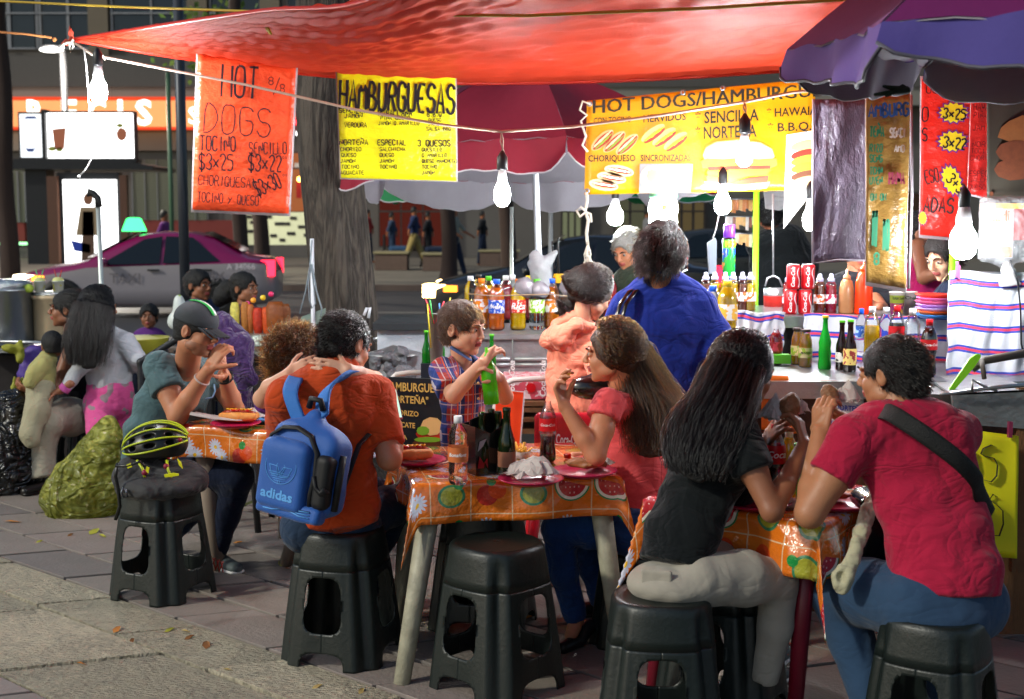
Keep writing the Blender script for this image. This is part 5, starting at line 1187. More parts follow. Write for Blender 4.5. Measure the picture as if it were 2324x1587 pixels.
m=MB();m.tube([at(2206,838,5.2),at(2235,818,5.2),at(2360,796,5.25)],.017,10);m.tube([at(2228,818,5.18),at(2234,860,5.15)],.010,8);tag(m.build('dark_pipe',mat('pipe_dark','4a443c',.6)),'dark tied pipe over the steel basin','pipe')
m=MB();m.tube([at(x,y,5.6)for x,y in((2292,590),(2310,640),(2316,700),(2318,780),(2322,800))],.004,7);tag(m.build('black_cable',blk),'black cable hanging in front of the big striped towel','cable')
YP=poster('yellow_poster','yellow card with black handwritten letters below the steel basin',((2178,972),(2312,990),(2308,1268),(2190,1258)),5.0,mat('card_yellow','d8d410',.6,var=.06),wav=.003)
m=MB()
for pts in(((2262,1016),(2250,1010),(2232,1018),(2226,1030),(2236,1036),(2256,1040),(2264,1056),(2262,1080),(2250,1094),(2234,1090)),((2206,1110),(2214,1060),(2208,1024),(2196,1040),(2192,1080),(2196,1112)),((2264,1128),(2254,1122),(2246,1134),(2262,1146),(2276,1160),(2277,1190),(2268,1216),(2254,1216)),((2234,1130),(2244,1160),(2242,1200),(2232,1214),(2226,1180),(2230,1140))):
 m.tube([at(x,y,4.985)for x,y in pts],[.003]+[.008]*(len(pts)-2)+[.004],8,flat=.2)
m.build('lettering',mat('marker_dark','20201c',.5),YP)
m=MB();a=at(2292,975,4.98);m.box(a,(.014,.02,.06));tag(m.build('clothes_peg',mat('peg_plum','7a2848',.4)),'plum clothes peg holding the yellow card','clothes peg')
SB=worldthing('side_board','brown wooden boards at the right end of the stall','boards',at(2310,1440,5.1))
for(x0,x1,y0,y1,Y)in((2312,2345,880,1300,5.06),(2262,2296,1262,1440,5.12),(2300,2330,1290,1440,5.2),(2200,2262,1262,1400,5.25)):
 m=MB();bx_(m,x0,y0,x1,y1,Y,.03);m.build('board',wood,SB)
 # rack of small snack packets behind the stall
RK=worldthing('snack_rack','wire rack hung with small bright snack packets behind the lime pole','rack',at(1690,600,8.4))
m=MB()
for y in(452,492,530):m.tube([at(1648,y,8.4),at(1716,y,8.4)],.004,5)
for x in(1648,1716):m.tube([at(x,435,8.4),at(x,600,8.4)],.005,5)
m.build('wire_frame',steel,RK)
for i in range(27):
 x=1652+(i%9)*7.4;y=454+(i//9)*39;c=at(x,y,8.36);m=MB();w_=random.uniform(.016,.024);h_=random.uniform(.05,.085)
 m.prism([c+V((-w_/2,0,0)),c+V((w_/2,0,0)),c+V((w_/2*random.uniform(.8,1.1),0,-h_)),c+V((-w_/2,0,-h_*random.uniform(.85,1)))],(0,.012,0))
 cc=random.choice(('d8a860','c87838','e8d8b0','8a4a28','c84828','e8c048','d8d0c8'));m.build('packet',mat('snack_'+cc,cc,.3,var=.4,vscale=40,transl=.15),RK)
m=MB();m.prism([at(x,y,8.0)for x,y in((1734,432),(1818,430),(1832,452),(1800,470),(1768,478),(1738,474))],(0,.02,0));tag(m.build('grey_awning',mat('awning_grey','9a9a9e',.7,transl=.4,bump=.6,ridge=4,bdist=.03)),'sagging grey awning corner behind the banner\'s right end','awning')
# ================================================================ TABLES AND STOOLS
def cloth_pat(base):
 un=N.nt.nodes.new('ShaderNodeUVMap');sp=N.nt.nodes.new('ShaderNodeSeparateXYZ');N.nt.links.new(un.outputs[0],sp.inputs[0])
 U,V_=N(sp.outputs[0]),N(sp.outputs[1]);cs=.152
 a,b=U/cs,V_/cs;iu,iv=a.floor(),b.floor();x,y=a.fract()-.5,b.fract()-.5
 h=((iu*12.99+iv*78.23).sin()*4375.85).fract()
 line=nmax(x.abs(),y.abs()).gt(.486)
 def daisy(cx,cy_,r):
  dx,dy=x-cx,y-cy_;rr=nlen(dx,dy);th=N.op('ARCTAN2',dy,dx)
  return rr.lt(((th*7).sin().abs()*.45+.55)*r),rr.lt(r*.22)
 d1_,c1_=daisy(-.12,.14,.27);d2_,c2_=daisy(.16,-.15,.27)
 col=nmix(line,base,lin('d8b890'))
 isd=h.lt(.4);ism=h.gt(.4)*h.lt(.62);isl=h.gt(.62)*h.lt(.82);iss=h.gt(.82)
 col=nmix(nmax(d1_,d2_)*isd,col,lin('c4c8dc'));col=nmix(nmax(c1_,c2_)*isd,col,lin('e0b020'))
 r1=nlen(x,y-.18);wm=(y-.18+x*.25).lt(0)
 col=nmix(r1.lt(.46)*wm*ism,col,lin('2c8a50'));col=nmix(r1.lt(.42)*wm*ism,col,lin('eceadc'));col=nmix(r1.lt(.35)*wm*ism,col,lin('b82430'))
 seed=nlen((x*9).fract()-.5,(y*7).fract()-.5).lt(.16);col=nmix(seed*r1.lt(.28)*wm*ism,col,lin('e8b8b8'))
 r2=nlen(x-.02,(y+.03)*1.2);col=nmix(r2.lt(.34)*isl,col,lin('3c8058'));col=nmix(r2.lt(.27)*isl,col,lin('a0a034'));col=nmix(nlen(x-.2,y-.25).lt(.13)*isl,col,lin('1c8a40'))
 r3=nlen(x+.1,y+.05);col=nmix(r3.lt(.26)*iss,col,lin('c03428'));col=nmix(nlen(x-.14,y-.08).lt(.22)*iss,col,lin('d84818'));return nmix(nlen(x,y-.3).lt(.12)*iss,col,lin('2c8a40'))
cloth_m=mat('oilcloth','d8701c',.16,var=.12,coat=.8,spec=.6,bump=.5,bscale=12,bdist=.03,pattern=cloth_pat)
def tablecloth(c,rz,h,over,label,corner=.55,uvo=(0,0),rip=.018):
 R=Matrix.Rotation(rz,3,'Z');n=72;L=h+over;vs_=[];uv=[]
 for j in range(n+1):
  for i in range(n+1):
   x=-L+2*L*i/n;y=-L+2*L*j/n
   dx,dy=max(abs(x)-h+.012,0),max(abs(y)-h+.012,0);l=math.hypot(dx,dy);ox=oy=0;z=0
   bx0,by0=max(-h+.012,min(h-.012,x)),max(-h+.012,min(h-.012,y))
   if l>0:
    ux,uy=dx/l,dy/l;cn=min(ux,uy)*1.41
    r_=.016;a=min(l/r_,math.pi/2);out=r_*math.sin(a);dn=r_*(1-math.cos(a))
    if l>r_*math.pi/2:dn+=(l-r_*math.pi/2)*(1+corner*cn);
    t_=(x if abs(y)>h else y);mn,mx=min(dx,dy),max(dx,dy)
    dn=r_*(1-math.cos(a))if mx<=r_*math.pi/2 else r_+mx-r_*math.pi/2+corner*mn
    fold=rip*math.sin(t_*16+1+c[0]*5)*min(1,dn/.1)*(1-cn)+.04*dn*(1-cn)
    out+=fold*(1 if mn==0 else 1);ox=math.copysign(out*(dx>0)*(1 if dy==0 else ux)+mn*.42*(dx>0),x);oy=math.copysign(out*(dy>0)*(1 if dx==0 else uy)+mn*.42*(dy>0),y);z=-dn
   z+=.0015*math.sin(x*17+y*5)*math.sin(y*13)
   p=R@V((bx0+ox,by0+oy,0));vs_.append((c[0]+p.x,c[1]+p.y,c[2]+.004+z));uv.append((x+uvo[0],y+uvo[1]))
 fs=[(j*(n+1)+i,j*(n+1)+i+1,(j+1)*(n+1)+i+1,(j+1)*(n+1)+i)for j in range(n)for i in range(n)]
 o=link('tablecloth',mesh('tablecloth',vs_,fs,True,uv),cloth_m);md=o.modifiers.new('t','SOLIDIFY');md.thickness=.002;md.offset=-1
 return tag(o,label,'tablecloth','orange fruit and daisy print tablecloths')
plast=mat('worn_white_plastic','a09c88',.5,var=.5,vscale=14,bump=.5,bscale=25)
def table(c,rz,h,label,feet,top_m,leg_m=plast,r=.036):
 t=worldthing('table',label,'table',(c[0],c[1],0),'eating tables under orange cloths');R=Matrix.Rotation(rz,3,'Z')
 m=MB();m.box((c[0],c[1],c[2]-.02),(2*h-.01,2*h-.01,.036),rz=rz);m.build('tabletop',top_m,t)
 for k,(sx,sy)in enumerate(((-1,-1),(1,-1),(1,1),(-1,1))):
  top=V((c[0],c[1],0))+R@V((sx*(h-.07),sy*(h-.07),0));top.z=c[2]-.04
  f=feet[k]if feet[k]else V((c[0],c[1],0))+R@V((sx*(h-.02),sy*(h-.02),0))
  m=MB();m.tube([V((f[0],f[1],0)),V((f[0],f[1],0)).lerp(top,.5),top],[r*.85,r,r*1.15],10);m.build('leg',leg_m,t)
 return t
zt=.72
table((-.045,5.225,zt),math.radians(11),.385,'middle table with worn white plastic legs behind the empty stool',[(-.40,4.70),(.42,4.95),None,(-.47,5.42)],plast)
tablecloth((-.045,5.225,zt),math.radians(11),.387,.145,'orange fruit print cloth on the middle table with the water bottle',1.0,(.03,.05))
table((-1.005,6.37,zt),math.radians(-25),.41,'left table behind the helmet with a flat pale leg',[(-1.40,6.25),(-1.10,6.36),None,None],plast,mat('pale_leg','8a7c70',.6),.04)
tablecloth((-1.005,6.37,zt),math.radians(-25),.412,.15,'orange fruit print cloth on the left table with a hot dog plate',.4,(.27,.3))
table((.93,4.60,zt),math.radians(49.2),.33,'near right table between the couple with a maroon leg',[(.93,4.27),None,None,None],mat('maroon_table','6a0c22',.4),mat('maroon_table','6a0c22',.4),.03)
tablecloth((.93,4.60,zt),math.radians(49.2),.332,.17,'orange fruit print cloth on the near right table between the couple',1.0,(.1,.53),.03)
# stools
stool_m=mat('dark_green_plastic','111a18',.42,var=.15,vscale=5,spec=.6,bump=.15,bscale=60)
def stool_parts():
 H,zk=.5,.37;nt_=120;parts=[]
 def P(th,z):
  f=1-z/H;r=.158+.060*f+.004*math.sin(f*3)
  d=(th%(math.pi/2));d=min(d,math.pi/2-d)
  r*=1+.10*math.cos(4*th)*(.3+.7*f)
  r-=(.016*math.exp(-(d/.10)**2)-.004*math.exp(-((d-.2)/.06)**2))*min(1,(H-z)/.09)
  if z>H-.012:k=(z-(H-.012))/.012;r-=.007*k*k
  return(r*math.cos(th),r*math.sin(th),z)
 mb=MB();prof=[(.001,H+.004),(.02,H+.0035),(.06,H-.001),(.11,H-.001),(.135,H+.001),(.146,H+.003)]
 zs_=[H-.0005,H-.005,H-.012,H-.03,H-.05,H-.08,H-.10,zk]
 vs_=[]
 for r,z in prof:
  for i in range(nt_):th=2*math.pi*i/nt_;vs_.append((r*math.cos(th),r*math.sin(th),z))
 for z in zs_:
  for i in range(nt_):vs_.append(P(2*math.pi*i/nt_,z))
 n_=len(prof)+len(zs_);mb.add(vs_,[(j*nt_+i,(j+1)*nt_+i,(j+1)*nt_+(i+1)%nt_,j*nt_+(i+1)%nt_)for j in range(n_-1)for i in range(nt_)],0,True)
 parts.append(('seat',mb.mesh('seat')))
 nz=44;na=48;mb=MB();vs_=[];keep=[]
 for j in range(nz+1):
  for i in range(na+1):
   th=-math.pi/4+math.pi/2*i/na;z=zk*j/nz;d=math.pi/4-abs(th)
   for z0,z1,w_ in((.135,.345,.40),(-.07,.062,.42)):
    zz=(z-(z0+z1)/2)/((z1-z0)/2);F_=abs(zz)**4+(d/w_)**4
    if .72<F_<1.35:g=F_**-.25;z=(z0+z1)/2+zz*g*(z1-z0)/2;d=d*g;z=max(0,z)
   vs_.append(P(math.copysign(math.pi/4-d,th),z))
 fs=[]
 for j in range(nz):
  for i in range(na):
   th=-math.pi/4+math.pi/2*(i+.5)/na;z=zk*(j+.5)/nz;d=math.pi/4-abs(th)
   f=1-z/H;w=.40;
   def hole(z0,z1,w_,e=4):
    zz=(z-(z0+z1)/2)/((z1-z0)/2);return abs(zz)**e+(d/w_)**e<1
   if hole(.135,.345,.40)or hole(-.07,.062,.42):continue
   fs.append((j*(na+1)+i,j*(na+1)+i+1,(j+1)*(na+1)+i+1,(j+1)*(na+1)+i))
 mb.add(vs_,fs,0,True);parts.append(('leg',mb.mesh('leg')))
 return parts
SPR=stool_parts()
def stool(label,x,y,rz,sc=1.0,m_=stool_m):
 t=thing('stool',label,'stool',(x,y,0),rz,'dark plastic stools');t.scale=(sc,)*3
 o=link('seat',SPR[0][1],None,t)
 if not SPR[0][1].materials:SPR[0][1].materials.append(stool_m);SPR[1][1].materials.append(stool_m)
 md=o.modifiers.new('t','SOLIDIFY');md.thickness=.005;md.offset=0
 for k in range(4):
  l=link('leg',SPR[1][1],None,t);l.rotation_euler=(0,0,k*math.pi/2);md=l.modifiers.new('t','SOLIDIFY');md.thickness=.005;md.offset=0
 return t
stool('dark stool carrying the bicycle helmet and black bag',-1.57,5.88,math.radians(20),.98)
stool('dark stool under the man with the blue backpack',-.655,5.04,math.radians(28))
stool('empty dark stool standing alone in front of the middle table',-.055,4.72,math.radians(2),1.04)
stool('dark stool under the woman in the black t-shirt',at(1500,1360,4.12).x,4.12,math.radians(40))
stool('dark stool under the man in the crimson t-shirt',at(2120,1430,3.98).x,3.98,math.radians(10),.96)
stool('dark stool pushed under the middle table behind its front leg',-.12,5.42,math.radians(30))
stool('dark stool standing behind the black t-shirt woman\'s legs',at(1640,1395,4.5).x,4.50,math.radians(15))
# red plastic chair
RC=worldthing('red_chair','red plastic chair with white cola lettering behind the half full cola bottle','chair',(.45,6.0,0))
redp=mat('red_plastic','b80f22',.35,var=.06,coat=.3)
def ch(x,y,z):return V((.285+x,6.12+y,z))
S_=SDF(.01);S_.box(ch(0,-.2,.66),(.19,.015,.16),.03);m_=S_.mesh(.008);link('backrest',m_,redp,RC)
m=MB();m.box(ch(0,.02,.43),(.42,.42,.03));m.build('seat',redp,RC)
for sx in(-1,1):
 for sy in(-1,1):m=MB();m.tube([ch(sx*.17,sy*.18,.43),ch(sx*.22,sy*.22,0)],[.028,.02],8);m.build('leg',redp,RC)
m=MB();ptext('Coca-Cola',1262,984,1008,60,2,5.90,m,0,.02);m.build('lettering',whitep,RC)
# ---------------------------------------------------------------- food and things on the tables
magp=mat('plate_magenta','b01848',.3);bunm=mat('bun','d89448',.6,var=.25,vscale=20,bump=.4,bscale=60);saus=mat('sausage','9a3418',.35,var=.2,vscale=30);mustard=mat('mustard','e8b010',.35);ketch=mat('ketchup','b81408',.25);paper=mat('wax_paper','d0c8c4',.45,transl=.3,bump=.7,bscale=25,bdist=.01)
def plate(label,c,r,m_,grp='plastic plates on the tables'):
 mm=MB();mm.lathe([(.001,0),(r*.7,0),(r*.78,.006),(r,.017),(r*1.0,.02),(r*.76,.010),(r*.68,.004),(.001,.004)],30,cap=False)
 o=link('plate',mm.mesh('plate'),m_,None,c);return tag(o,label,'plate',grp)
def hotdog(label,c,rz,L=.15):
 t=thing('hot_dog',label,'hot dog',c,rz)
 S_=SDF(.008);
 for s in(-1,1):S_.chain([V((-L/2,s*.018,.024)),V((0,s*.021,.022)),V((L/2,s*.018,.024))],[.018,.022,.018])
 S_.seg((-L*.4,0,.012),(L*.4,0,.012),.016,.016);S_.build('bun',bunm,.004,t)
 m=MB();m.tube([V((-L*.52,0,.036)),V((-L*.3,0,.042)),V((L*.3,0,.042)),V((L*.52,0,.036))],[.008,.013,.013,.008],10);m.build('sausage',saus,t)
 m=MB();m.tube([V((-L*.4+L*.8*i/24,.009*math.sin(i*1.6),.056))for i in range(25)],.0035,6);m.build('mustard',mustard,t)
 S_=SDF(.006);
 for i in range(5):S_.ell((random.uniform(-.05,.05),random.uniform(-.01,.01),.052),(.012,.010,.006))
 S_.build('ketchup',ketch,.004,t);return t
def crumple(name,label,c,r,m_,seed,cat='paper',flat=.45,res=.007,amp=.014):
 if m_ is paper:
  rr=np.random.default_rng(seed);mb=MB();c=V(c)
  for s_ in range(3):
   n=9;a0=rr.uniform(0,3);o=V((rr.uniform(-.3,.3)*r,rr.uniform(-.2,.2)*r,0));vs_=[]
   for j in range(n):
    for i in range(n):
     x,y=(i/(n-1)-.5)*1.5,(j/(n-1)-.5)*1.2;q=math.hypot(x,y);h_=r*flat*(1.5-q*1.2)*(.6+.3*s_)+rr.uniform(-.16,.16)*r
     X=x*math.cos(a0)-y*math.sin(a0);Y=x*math.sin(a0)+y*math.cos(a0)
     vs_.append(c+o+V((X*r*(1+rr.uniform(-.14,.14)),Y*r*(.8+rr.uniform(-.14,.14)),max(.002,h_*(.75 if q<.6 else .4)))))
   mb.add(vs_,[f_ for j in range(n-1)for i in range(n-1)for f_ in((j*n+i,j*n+i+1,(j+1)*n+i+1),(j*n+i,(j+1)*n+i+1,(j+1)*n+i))])
  o=mb.build(name,m_);md=o.modifiers.new('t','SOLIDIFY');md.thickness=.0012;return tag(o,label,cat)
 S_=SDF(.02);rr=np.random.default_rng(seed)
 for i in range(9):S_.ell(V(c)+V((rr.uniform(-r,r)*.75,rr.uniform(-r,r)*.55,r*flat*.4+abs(rr.uniform(0,r))*flat*.7)),(r*rr.uniform(.25,.5),r*rr.uniform(.25,.5),r*flat*rr.uniform(.3,.6)),k=.012)
 return tag(S_.build(name,m_,res,noise=[(amp*.5,55,60,70,seed),(amp*.3,120,110,130,seed+1)]),label,cat)
T=lambda x,y,z=zt+.008:gnd(x,y,z)
plate('magenta plate under the hot dog on the left table',T(535,968),.115,magp);hotdog('hot dog with mustard and ketchup in front of the man in the cap',T(543,962)+V((0,0,.012)),-.1,.15)
o=sheet('paper_tray',lambda u,v:T(500,962)+V((-.13+.24*u,-.05+.12*v,.022+.028*(1-u)**2+.01*math.sin(v*6))),12,8,paper,thick=.001);tag(o,'white paper under the hot dog on the left table','paper')
plate('blue plate behind the backpack man on the left table',T(600,955),.11,mat('plate_blue','2c78b8',.3))
crumple('napkin','white crumpled napkins on the blue plate',T(590,948),.09,paper,4)
plate('magenta plate with a hot dog at the backpack man\'s elbow',T(945,1052),.115,magp);hotdog('plain hot dog bun on the plate beside the backpack man',T(935,1050)+V((0,0,.012)),.2,.13)
plate('plate under the crumpled white wrapper on the middle table',T(1205,1096),.12,magp);crumple('food_wrapper','crumpled greasy white wrapper on the middle table',T(1198,1092)+V((0,0,.02)),.10,paper,11,flat=.6)
plate('magenta plate with leftovers in front of the long haired girl',T(1325,1078),.125,magp)
crumple('leftover_food','brown leftover food on the long haired girl\'s plate',T(1318,1072)+V((0,0,.012)),.08,mat('food_brown','8a5428',.6,var=.5,vscale=50),21,'food',flat=.35)
crumple('napkin','white napkin on the edge of the long haired girl\'s plate',T(1365,1062)+V((0,.02,.014)),.05,paper,23)
t=thing('fries_tray','small white tray of yellow fries beside the beer bottle','tray',T(1182,1040));m=MB();m.lathe([(.03,0),(.045,.03),(.047,.03),(.032,.002)],4,cap=True);m.build('tray',paper,t)
m=MB()
for i in range(16):a=V((random.uniform(-.025,.025),random.uniform(-.02,.02),.02));m.tube([a,a+V((random.uniform(-.03,.03),random.uniform(-.02,.02),random.uniform(.01,.045)))],.004,5)
o=m.build('fries',mat('fries','e8b040',.5),t);o['kind']='stuff'
m=MB();m.lathe([(.014,0),(.015,.001),(.015,.016),(.013,.018)],16,c=T(1288,1040));tag(m.build('bottle_cap',ketch),'red bottle cap lying on the middle table','bottle cap')  # loose red cap off a drink bottle
bottle('clear water bottle with orange label on the middle table',1040,1098,zt+.006,.245,.036,'pet',None,.5,cp['white'],mat('label_peach','e88048',.4,transl=.3),(.34,.56),text='Bonafont',tcol=whitep)
bottle('half full cola bottle with red label on the middle table',1243,1048,zt+.006,.25,.033,'coke',LQ['cola'],.42,None,mat('cola_label','c0101c',.4),(.50,.70),text='Coca-Cola',tcol=whitep)
beer=mat('beer_glass','16240c',.06,trans=.25,spec=.6);
bottle('open dark green beer bottle beside the black carton on the middle table',1150,1080,zt+.006,.262,.032,'glass',None,body=beer,lab=mat('beer_label','8a5a44',.5),labz=(.14,.36))
CTN=worldthing('beer_carton','black glossy bottle carton with red and silver marks on the middle table','carton',T(1095,1088))
cb_=T(1108,1072);ctm=mat('carton_black','0c0c10',.25,coat=.4)
Rz=Matrix.Rotation(.5,3,'Z')
def cl(x,y,z):return cb_+Rz@V((x*.72,y*.8,z*.92))
m=MB();m.add([cl(-.10,-.05,0),cl(.09,-.05,0),cl(.09,.07,0),cl(-.10,.07,0),cl(-.11,-.06,.20),cl(-.02,-.06,.17),cl(.09,-.055,.21),cl(.1,.08,.22),cl(-.11,.08,.2)],[(0,1,6,5,4),(1,2,7,6),(2,3,8,7),(3,0,4,8)]);o=m.build('sleeve',ctm,CTN);md=o.modifiers.new('t','SOLIDIFY');md.thickness=.003
m=MB();m.add([cl(-.10,.01,.1),cl(.09,.01,.1),cl(.09,.012,.235),cl(.0,.012,.245),cl(-.1,.012,.22)],[(0,1,2,3,4)]);o=m.build('handle',ctm,CTN);md=o.modifiers.new('t','SOLIDIFY');md.thickness=.004
for k,(x,y)in enumerate(((-.05,-.025),(.045,-.025),(.045,.045))):
 m=MB();m.lathe([(a*.028,b*.235)for a,b in PROF['glass']],16,c=cl(x,y,.004));m.build('bottle',beer,CTN)
m=MB()
for x0,s in((-.095,1),(.02,.8)):
 m.poly([cl(x0,-.0585,.03),cl(x0+.06*s,-.0585,.03),cl(x0+.055*s,-.0605,.07),cl(x0+.035*s,-.0595,.05),cl(x0+.01*s,-.0605,.08)],0);m.poly([cl(x0,-.0605,.1),cl(x0+.03,-.0605,.12),cl(x0+.05,-.0615,.15),cl(x0+.01,-.0615,.14)],1)
m.build('print',[mat('carton_red','8a1420',.3),mat('carton_silver','a0a0a8',.3)],CTN)
# right table
plate('dark magenta plate under the woman\'s elbow on the near right table',T(1715,1150),.12,magp);plate('second magenta plate at the crimson man\'s side of the near table',T(1905,1150),.125,magp)
crumple('food','red stewed food on the near right table',T(1880,1140)+V((0,0,.012)),.07,mat('food_red','9a3018',.5,var=.5,vscale=50),31,'food',flat=.35);crumple('napkin','white napkin beside the green tumbler on the near right table',T(1795,1150),.05,paper,33)
bottle('cola bottle with red label standing between the eating couple',1757,1135,zt+.006,.26,.036,'coke',LQ['cola'],.6,cp['red'],mat('cola_label','c0101c',.4),(.5,.74),text='Coca',tcol=whitep)
bottle('yellow drink bottle with orange label between the eating couple',1788,1130,zt+.006,.235,.032,'pet',LQ['yellow'],.92,cp['white'],prt('citrus','c87838','88a828',40),(.16,.5))
t=thing('green_tumbler','tall lime green tumbler between the couple\'s arms','tumbler',T(1822,1140));m=MB();m.lathe([(.022,0),(.033,.2),(.034,.2),(.031,.195)],20);m.build('cup',mat('lime_cup','78d818',.3,transl=.4),t)
# helmet and bag on the first stool
Hc=at(355,1010,5.85);HM=worldthing('bicycle_helmet','black bicycle helmet with yellow ribs lying on the black bag','helmet',Hc-V((0,0,.08)))
hblk=mat('helmet_black','101210',.35,spec=.6);hyel=mat('helmet_yellow','b8c828',.3)
RH=Matrix.Rotation(math.radians(-10),3,'Y')@Matrix.Rotation(math.radians(12),3,'X')
S_=SDF(.008);S_.ell(Hc,(.142,.11,.098),RH);S_.ell(Hc+V((0,0,-.03)),(.118,.09,.085),RH,sub=True);S_.box(Hc+V((0,0,-.12)),(.2,.2,.075),.01,k=.004,sub=True)
def hp(a,f,k=1.0):a,f=math.radians(a),math.radians(f);return Hc+RH@V((-math.cos(a)*.145*k,-math.cos(f)*math.sin(a)*.113*k,math.sin(f)*math.sin(a)*.101*k))
for f_ in(22,49,76,103):
 for a_ in(52,90,128):
  c_=hp(a_,f_,.98);n_=(c_-Hc).normalized();x_=(RH@V((1,0,0)));x_=(x_-n_*x_.dot(n_)).normalized();y_=n_.cross(x_)
  S_.ell(c_,(.026 if a_==90 else .020,.0105,.03),Matrix((x_,y_,n_)).transposed(),sub=True,k=.005)
S_.build('shell',hblk,.005,HM)
for f_ in(8,35,62,89,116):
 m=MB();m.tube([hp(a_,f_+(a_-90)*.06,1.03)for a_ in range(14,170,9)],[.0042]*18,6);m.build('rib_stripe',hyel,HM)
m=MB();m.tube([Hc+V((-.06,-.1,-.05)),Hc+V((-.03,-.12,-.085)),Hc+V((-.02,-.13,-.12))],.006,6);m.tube([Hc+V((.07,-.1,-.05)),Hc+V((.08,-.12,-.09)),Hc+V((.1,-.13,-.13))],.006,6);m.build('strap',hyel,HM)
m=MB();m.ball(Hc+V((.115,-.05,.03)),.013);m.ball(Hc+V((-.02,-.125,-.10)),.014);m.ball(Hc+V((.07,-.11,-.075)),.013);m.build('buckle',mat('buckle_red','8a1c38',.4),HM)
bagm=mat('bag_charcoal','2c2c2e',.75,var=.12,bump=.5,ridge=3,bscale=90,bdist=.03,sheen=.1)
S_=SDF(.04);q=lambda x,y,Y=5.85:at(x,y,Y)
S_.seg(q(300,1070),q(420,1085),.085,.09,.07,.075,U=(0,1,0)).ell(q(360,1105,5.76),(.17,.12,.055)).ell(q(435,1090,5.85),(.075,.08,.05)).ell(q(285,1095,5.8),(.05,.06,.06))
BGK=worldthing('black_bag','soft charcoal bag slumped over the stool under the helmet','bag',q(360,1130));S_.build('body',bagm,.009,BGK,noise=[(.008,26,30,34,8),(.004,60,66,70,9)])
m=MB();yb=mat('tag_yellow','d8d818',.4)
for pts in(((332,1060),(338,1062),(336,1075),(330,1068)),((402,1042),(410,1050),(414,1064),(406,1056)),((372,1078),(392,1074),(405,1076),(405,1080),(374,1084)),((286,1056),(296,1052),(300,1060),(290,1064))):
 m.prism([at(x,y,5.655)for x,y in pts],(0,.01,0))
m.build('reflective_tag',yb,BGK)
m=MB();m.tube([q(x,y,5.68)for x,y in((268,1052),(262,1080),(268,1110),(272,1150),(262,1180))],.008,6);m.tube([q(x,y,5.66)for x,y in((262,1058),(290,1058),(318,1048),(330,1060))],.006,6);m.build('strap',hblk,BGK)
m=MB();m.tube([q(x,y,5.66)for x,y in((279,1108),(275,1118),(280,1130),(288,1128),(286,1112))],.005,6,closed=True);m.build('ring',mat('ring_metal','707880',.3,metal=.7),BGK)
# ---------------------------------------------------------------- bags and goods of the left stall
def blob(name,label,cat,parts,k,res,m_,noise):
 S_=SDF(k)
 for c,r in parts:S_.ell(c,r)
 return tag(S_.build(name,m_,res,noise=noise),label,cat)
yg=mat('yellow_green_bag','9aa030',.3,transl=.35,var=.5,vscale=9,bump=.9,bscale=9,bdist=.06,spec=.6)
def ygp(base):
 x,y,z,vec=ncoord('Object');n_=nnoise(13,vec,3,.6,1.0);c=nmix(nmax(nmin((n_-.45)*5,1),0),lin('8c9040'),lin('d0d068'));return nmix(nnoise(26,vec,2).gt(.70),c,lin('e0d8a0'))
yg=mat('husk_bag','ffffff',.22,transl=.5,bump=1,ridge=3.2,bscale=30,bdist=.05,spec=.7,pattern=ygp)
q=lambda x,y,Y:at(x,y,Y)
o=blob('husk_bag','large clear bag full of yellow green corn husks on the ground','bag',[(q(190,1120,7.5),(.24,.2,.19)),(q(225,1070,7.5),(.22,.18,.16)),(q(235,1020,7.5),(.14,.13,.12)),(q(245,985,7.5),(.07,.07,.1)),(q(150,1140,7.5),(.13,.14,.12))],.06,.014,yg,[(.014,18,20,22,3),(.007,45,40,50,4)])
bb=mat('black_bag','0a0b0e',.28,bump=1,ridge=3.2,bscale=30,bdist=.05,spec=.8)
blob('rubbish_bag','shiny black rubbish bag standing on the ground at far left','bag',[(q(20,1060,8.1),(.2,.2,.22)),(q(10,1000,8.1),(.2,.2,.2)),(q(25,935,8.1),(.13,.13,.14)),(q(-30,1080,8.1),(.2,.2,.25))],.06,.015,bb,[(.012,20,22,26,13),(.007,50,40,60,14)])
blob('purple_bag','purple plastic bag hanging at the edge of the tamale stall','bag',[(q(70,825,8.9),(.07,.05,.11)),(q(66,850,8.9),(.08,.05,.07)),(q(82,800,8.9),(.06,.04,.05))],.03,.012,mat('purple_bag','6a50b0',.35,transl=.4,bump=.6),[(.006,40,40,50,23)])
blob('husks','yellow green husks spilling beside the black rubbish bag','husks',[(q(22,790,8.8),(.05,.05,.03)),(q(45,800,8.8),(.03,.03,.08)),(q(35,905,8.2),(.02,.03,.14)),(q(50,890,8.2),(.02,.03,.1))],.02,.012,mat('husk','a8a83c',.6,var=.3,transl=.3),[(.01,50,40,60,24)])
ST=worldthing('tamale_stall','low metal stall table carrying steam pots at far left','stall',(q(60,900,9.3).x,9.3,0))
m=MB();a=q(-60,786,9.0);b_=q(170,786,9.0);m.box(((a.x+b_.x)/2,9.3,a.z-.02),(b_.x-a.x,.8,.03));m.build('top',steel,ST)
m=MB();m.box(((a.x+b_.x)/2,9.35,a.z/2-.03),(b_.x-a.x-.1,.6,a.z-.08));m.build('front',mat('stall_dark','221c1c',.8),ST)
m=MB();m.tube([q(-60,774,8.9),q(100,778,8.9),q(170,782,8.9)],.012,8);m.build('rail',steel,ST)
t=worldthing('steam_pot','big shiny aluminium steam pot at the far left edge','pot',q(20,784,9.1));m=MB();m.lathe([(.17,0),(.175,.01),(.175,.36),(.182,.365),(.182,.385)],36,c=q(18,780,9.15));m.build('body',steel,t)
m=MB();m.lathe([(.175,.385),(.17,.42),(.12,.44),(.02,.45)],30,c=q(18,780,9.15));m.build('foil_lid',mat('foil','c8ccd0',.2,metal=1,bump=1,bscale=40,bdist=.02),t)
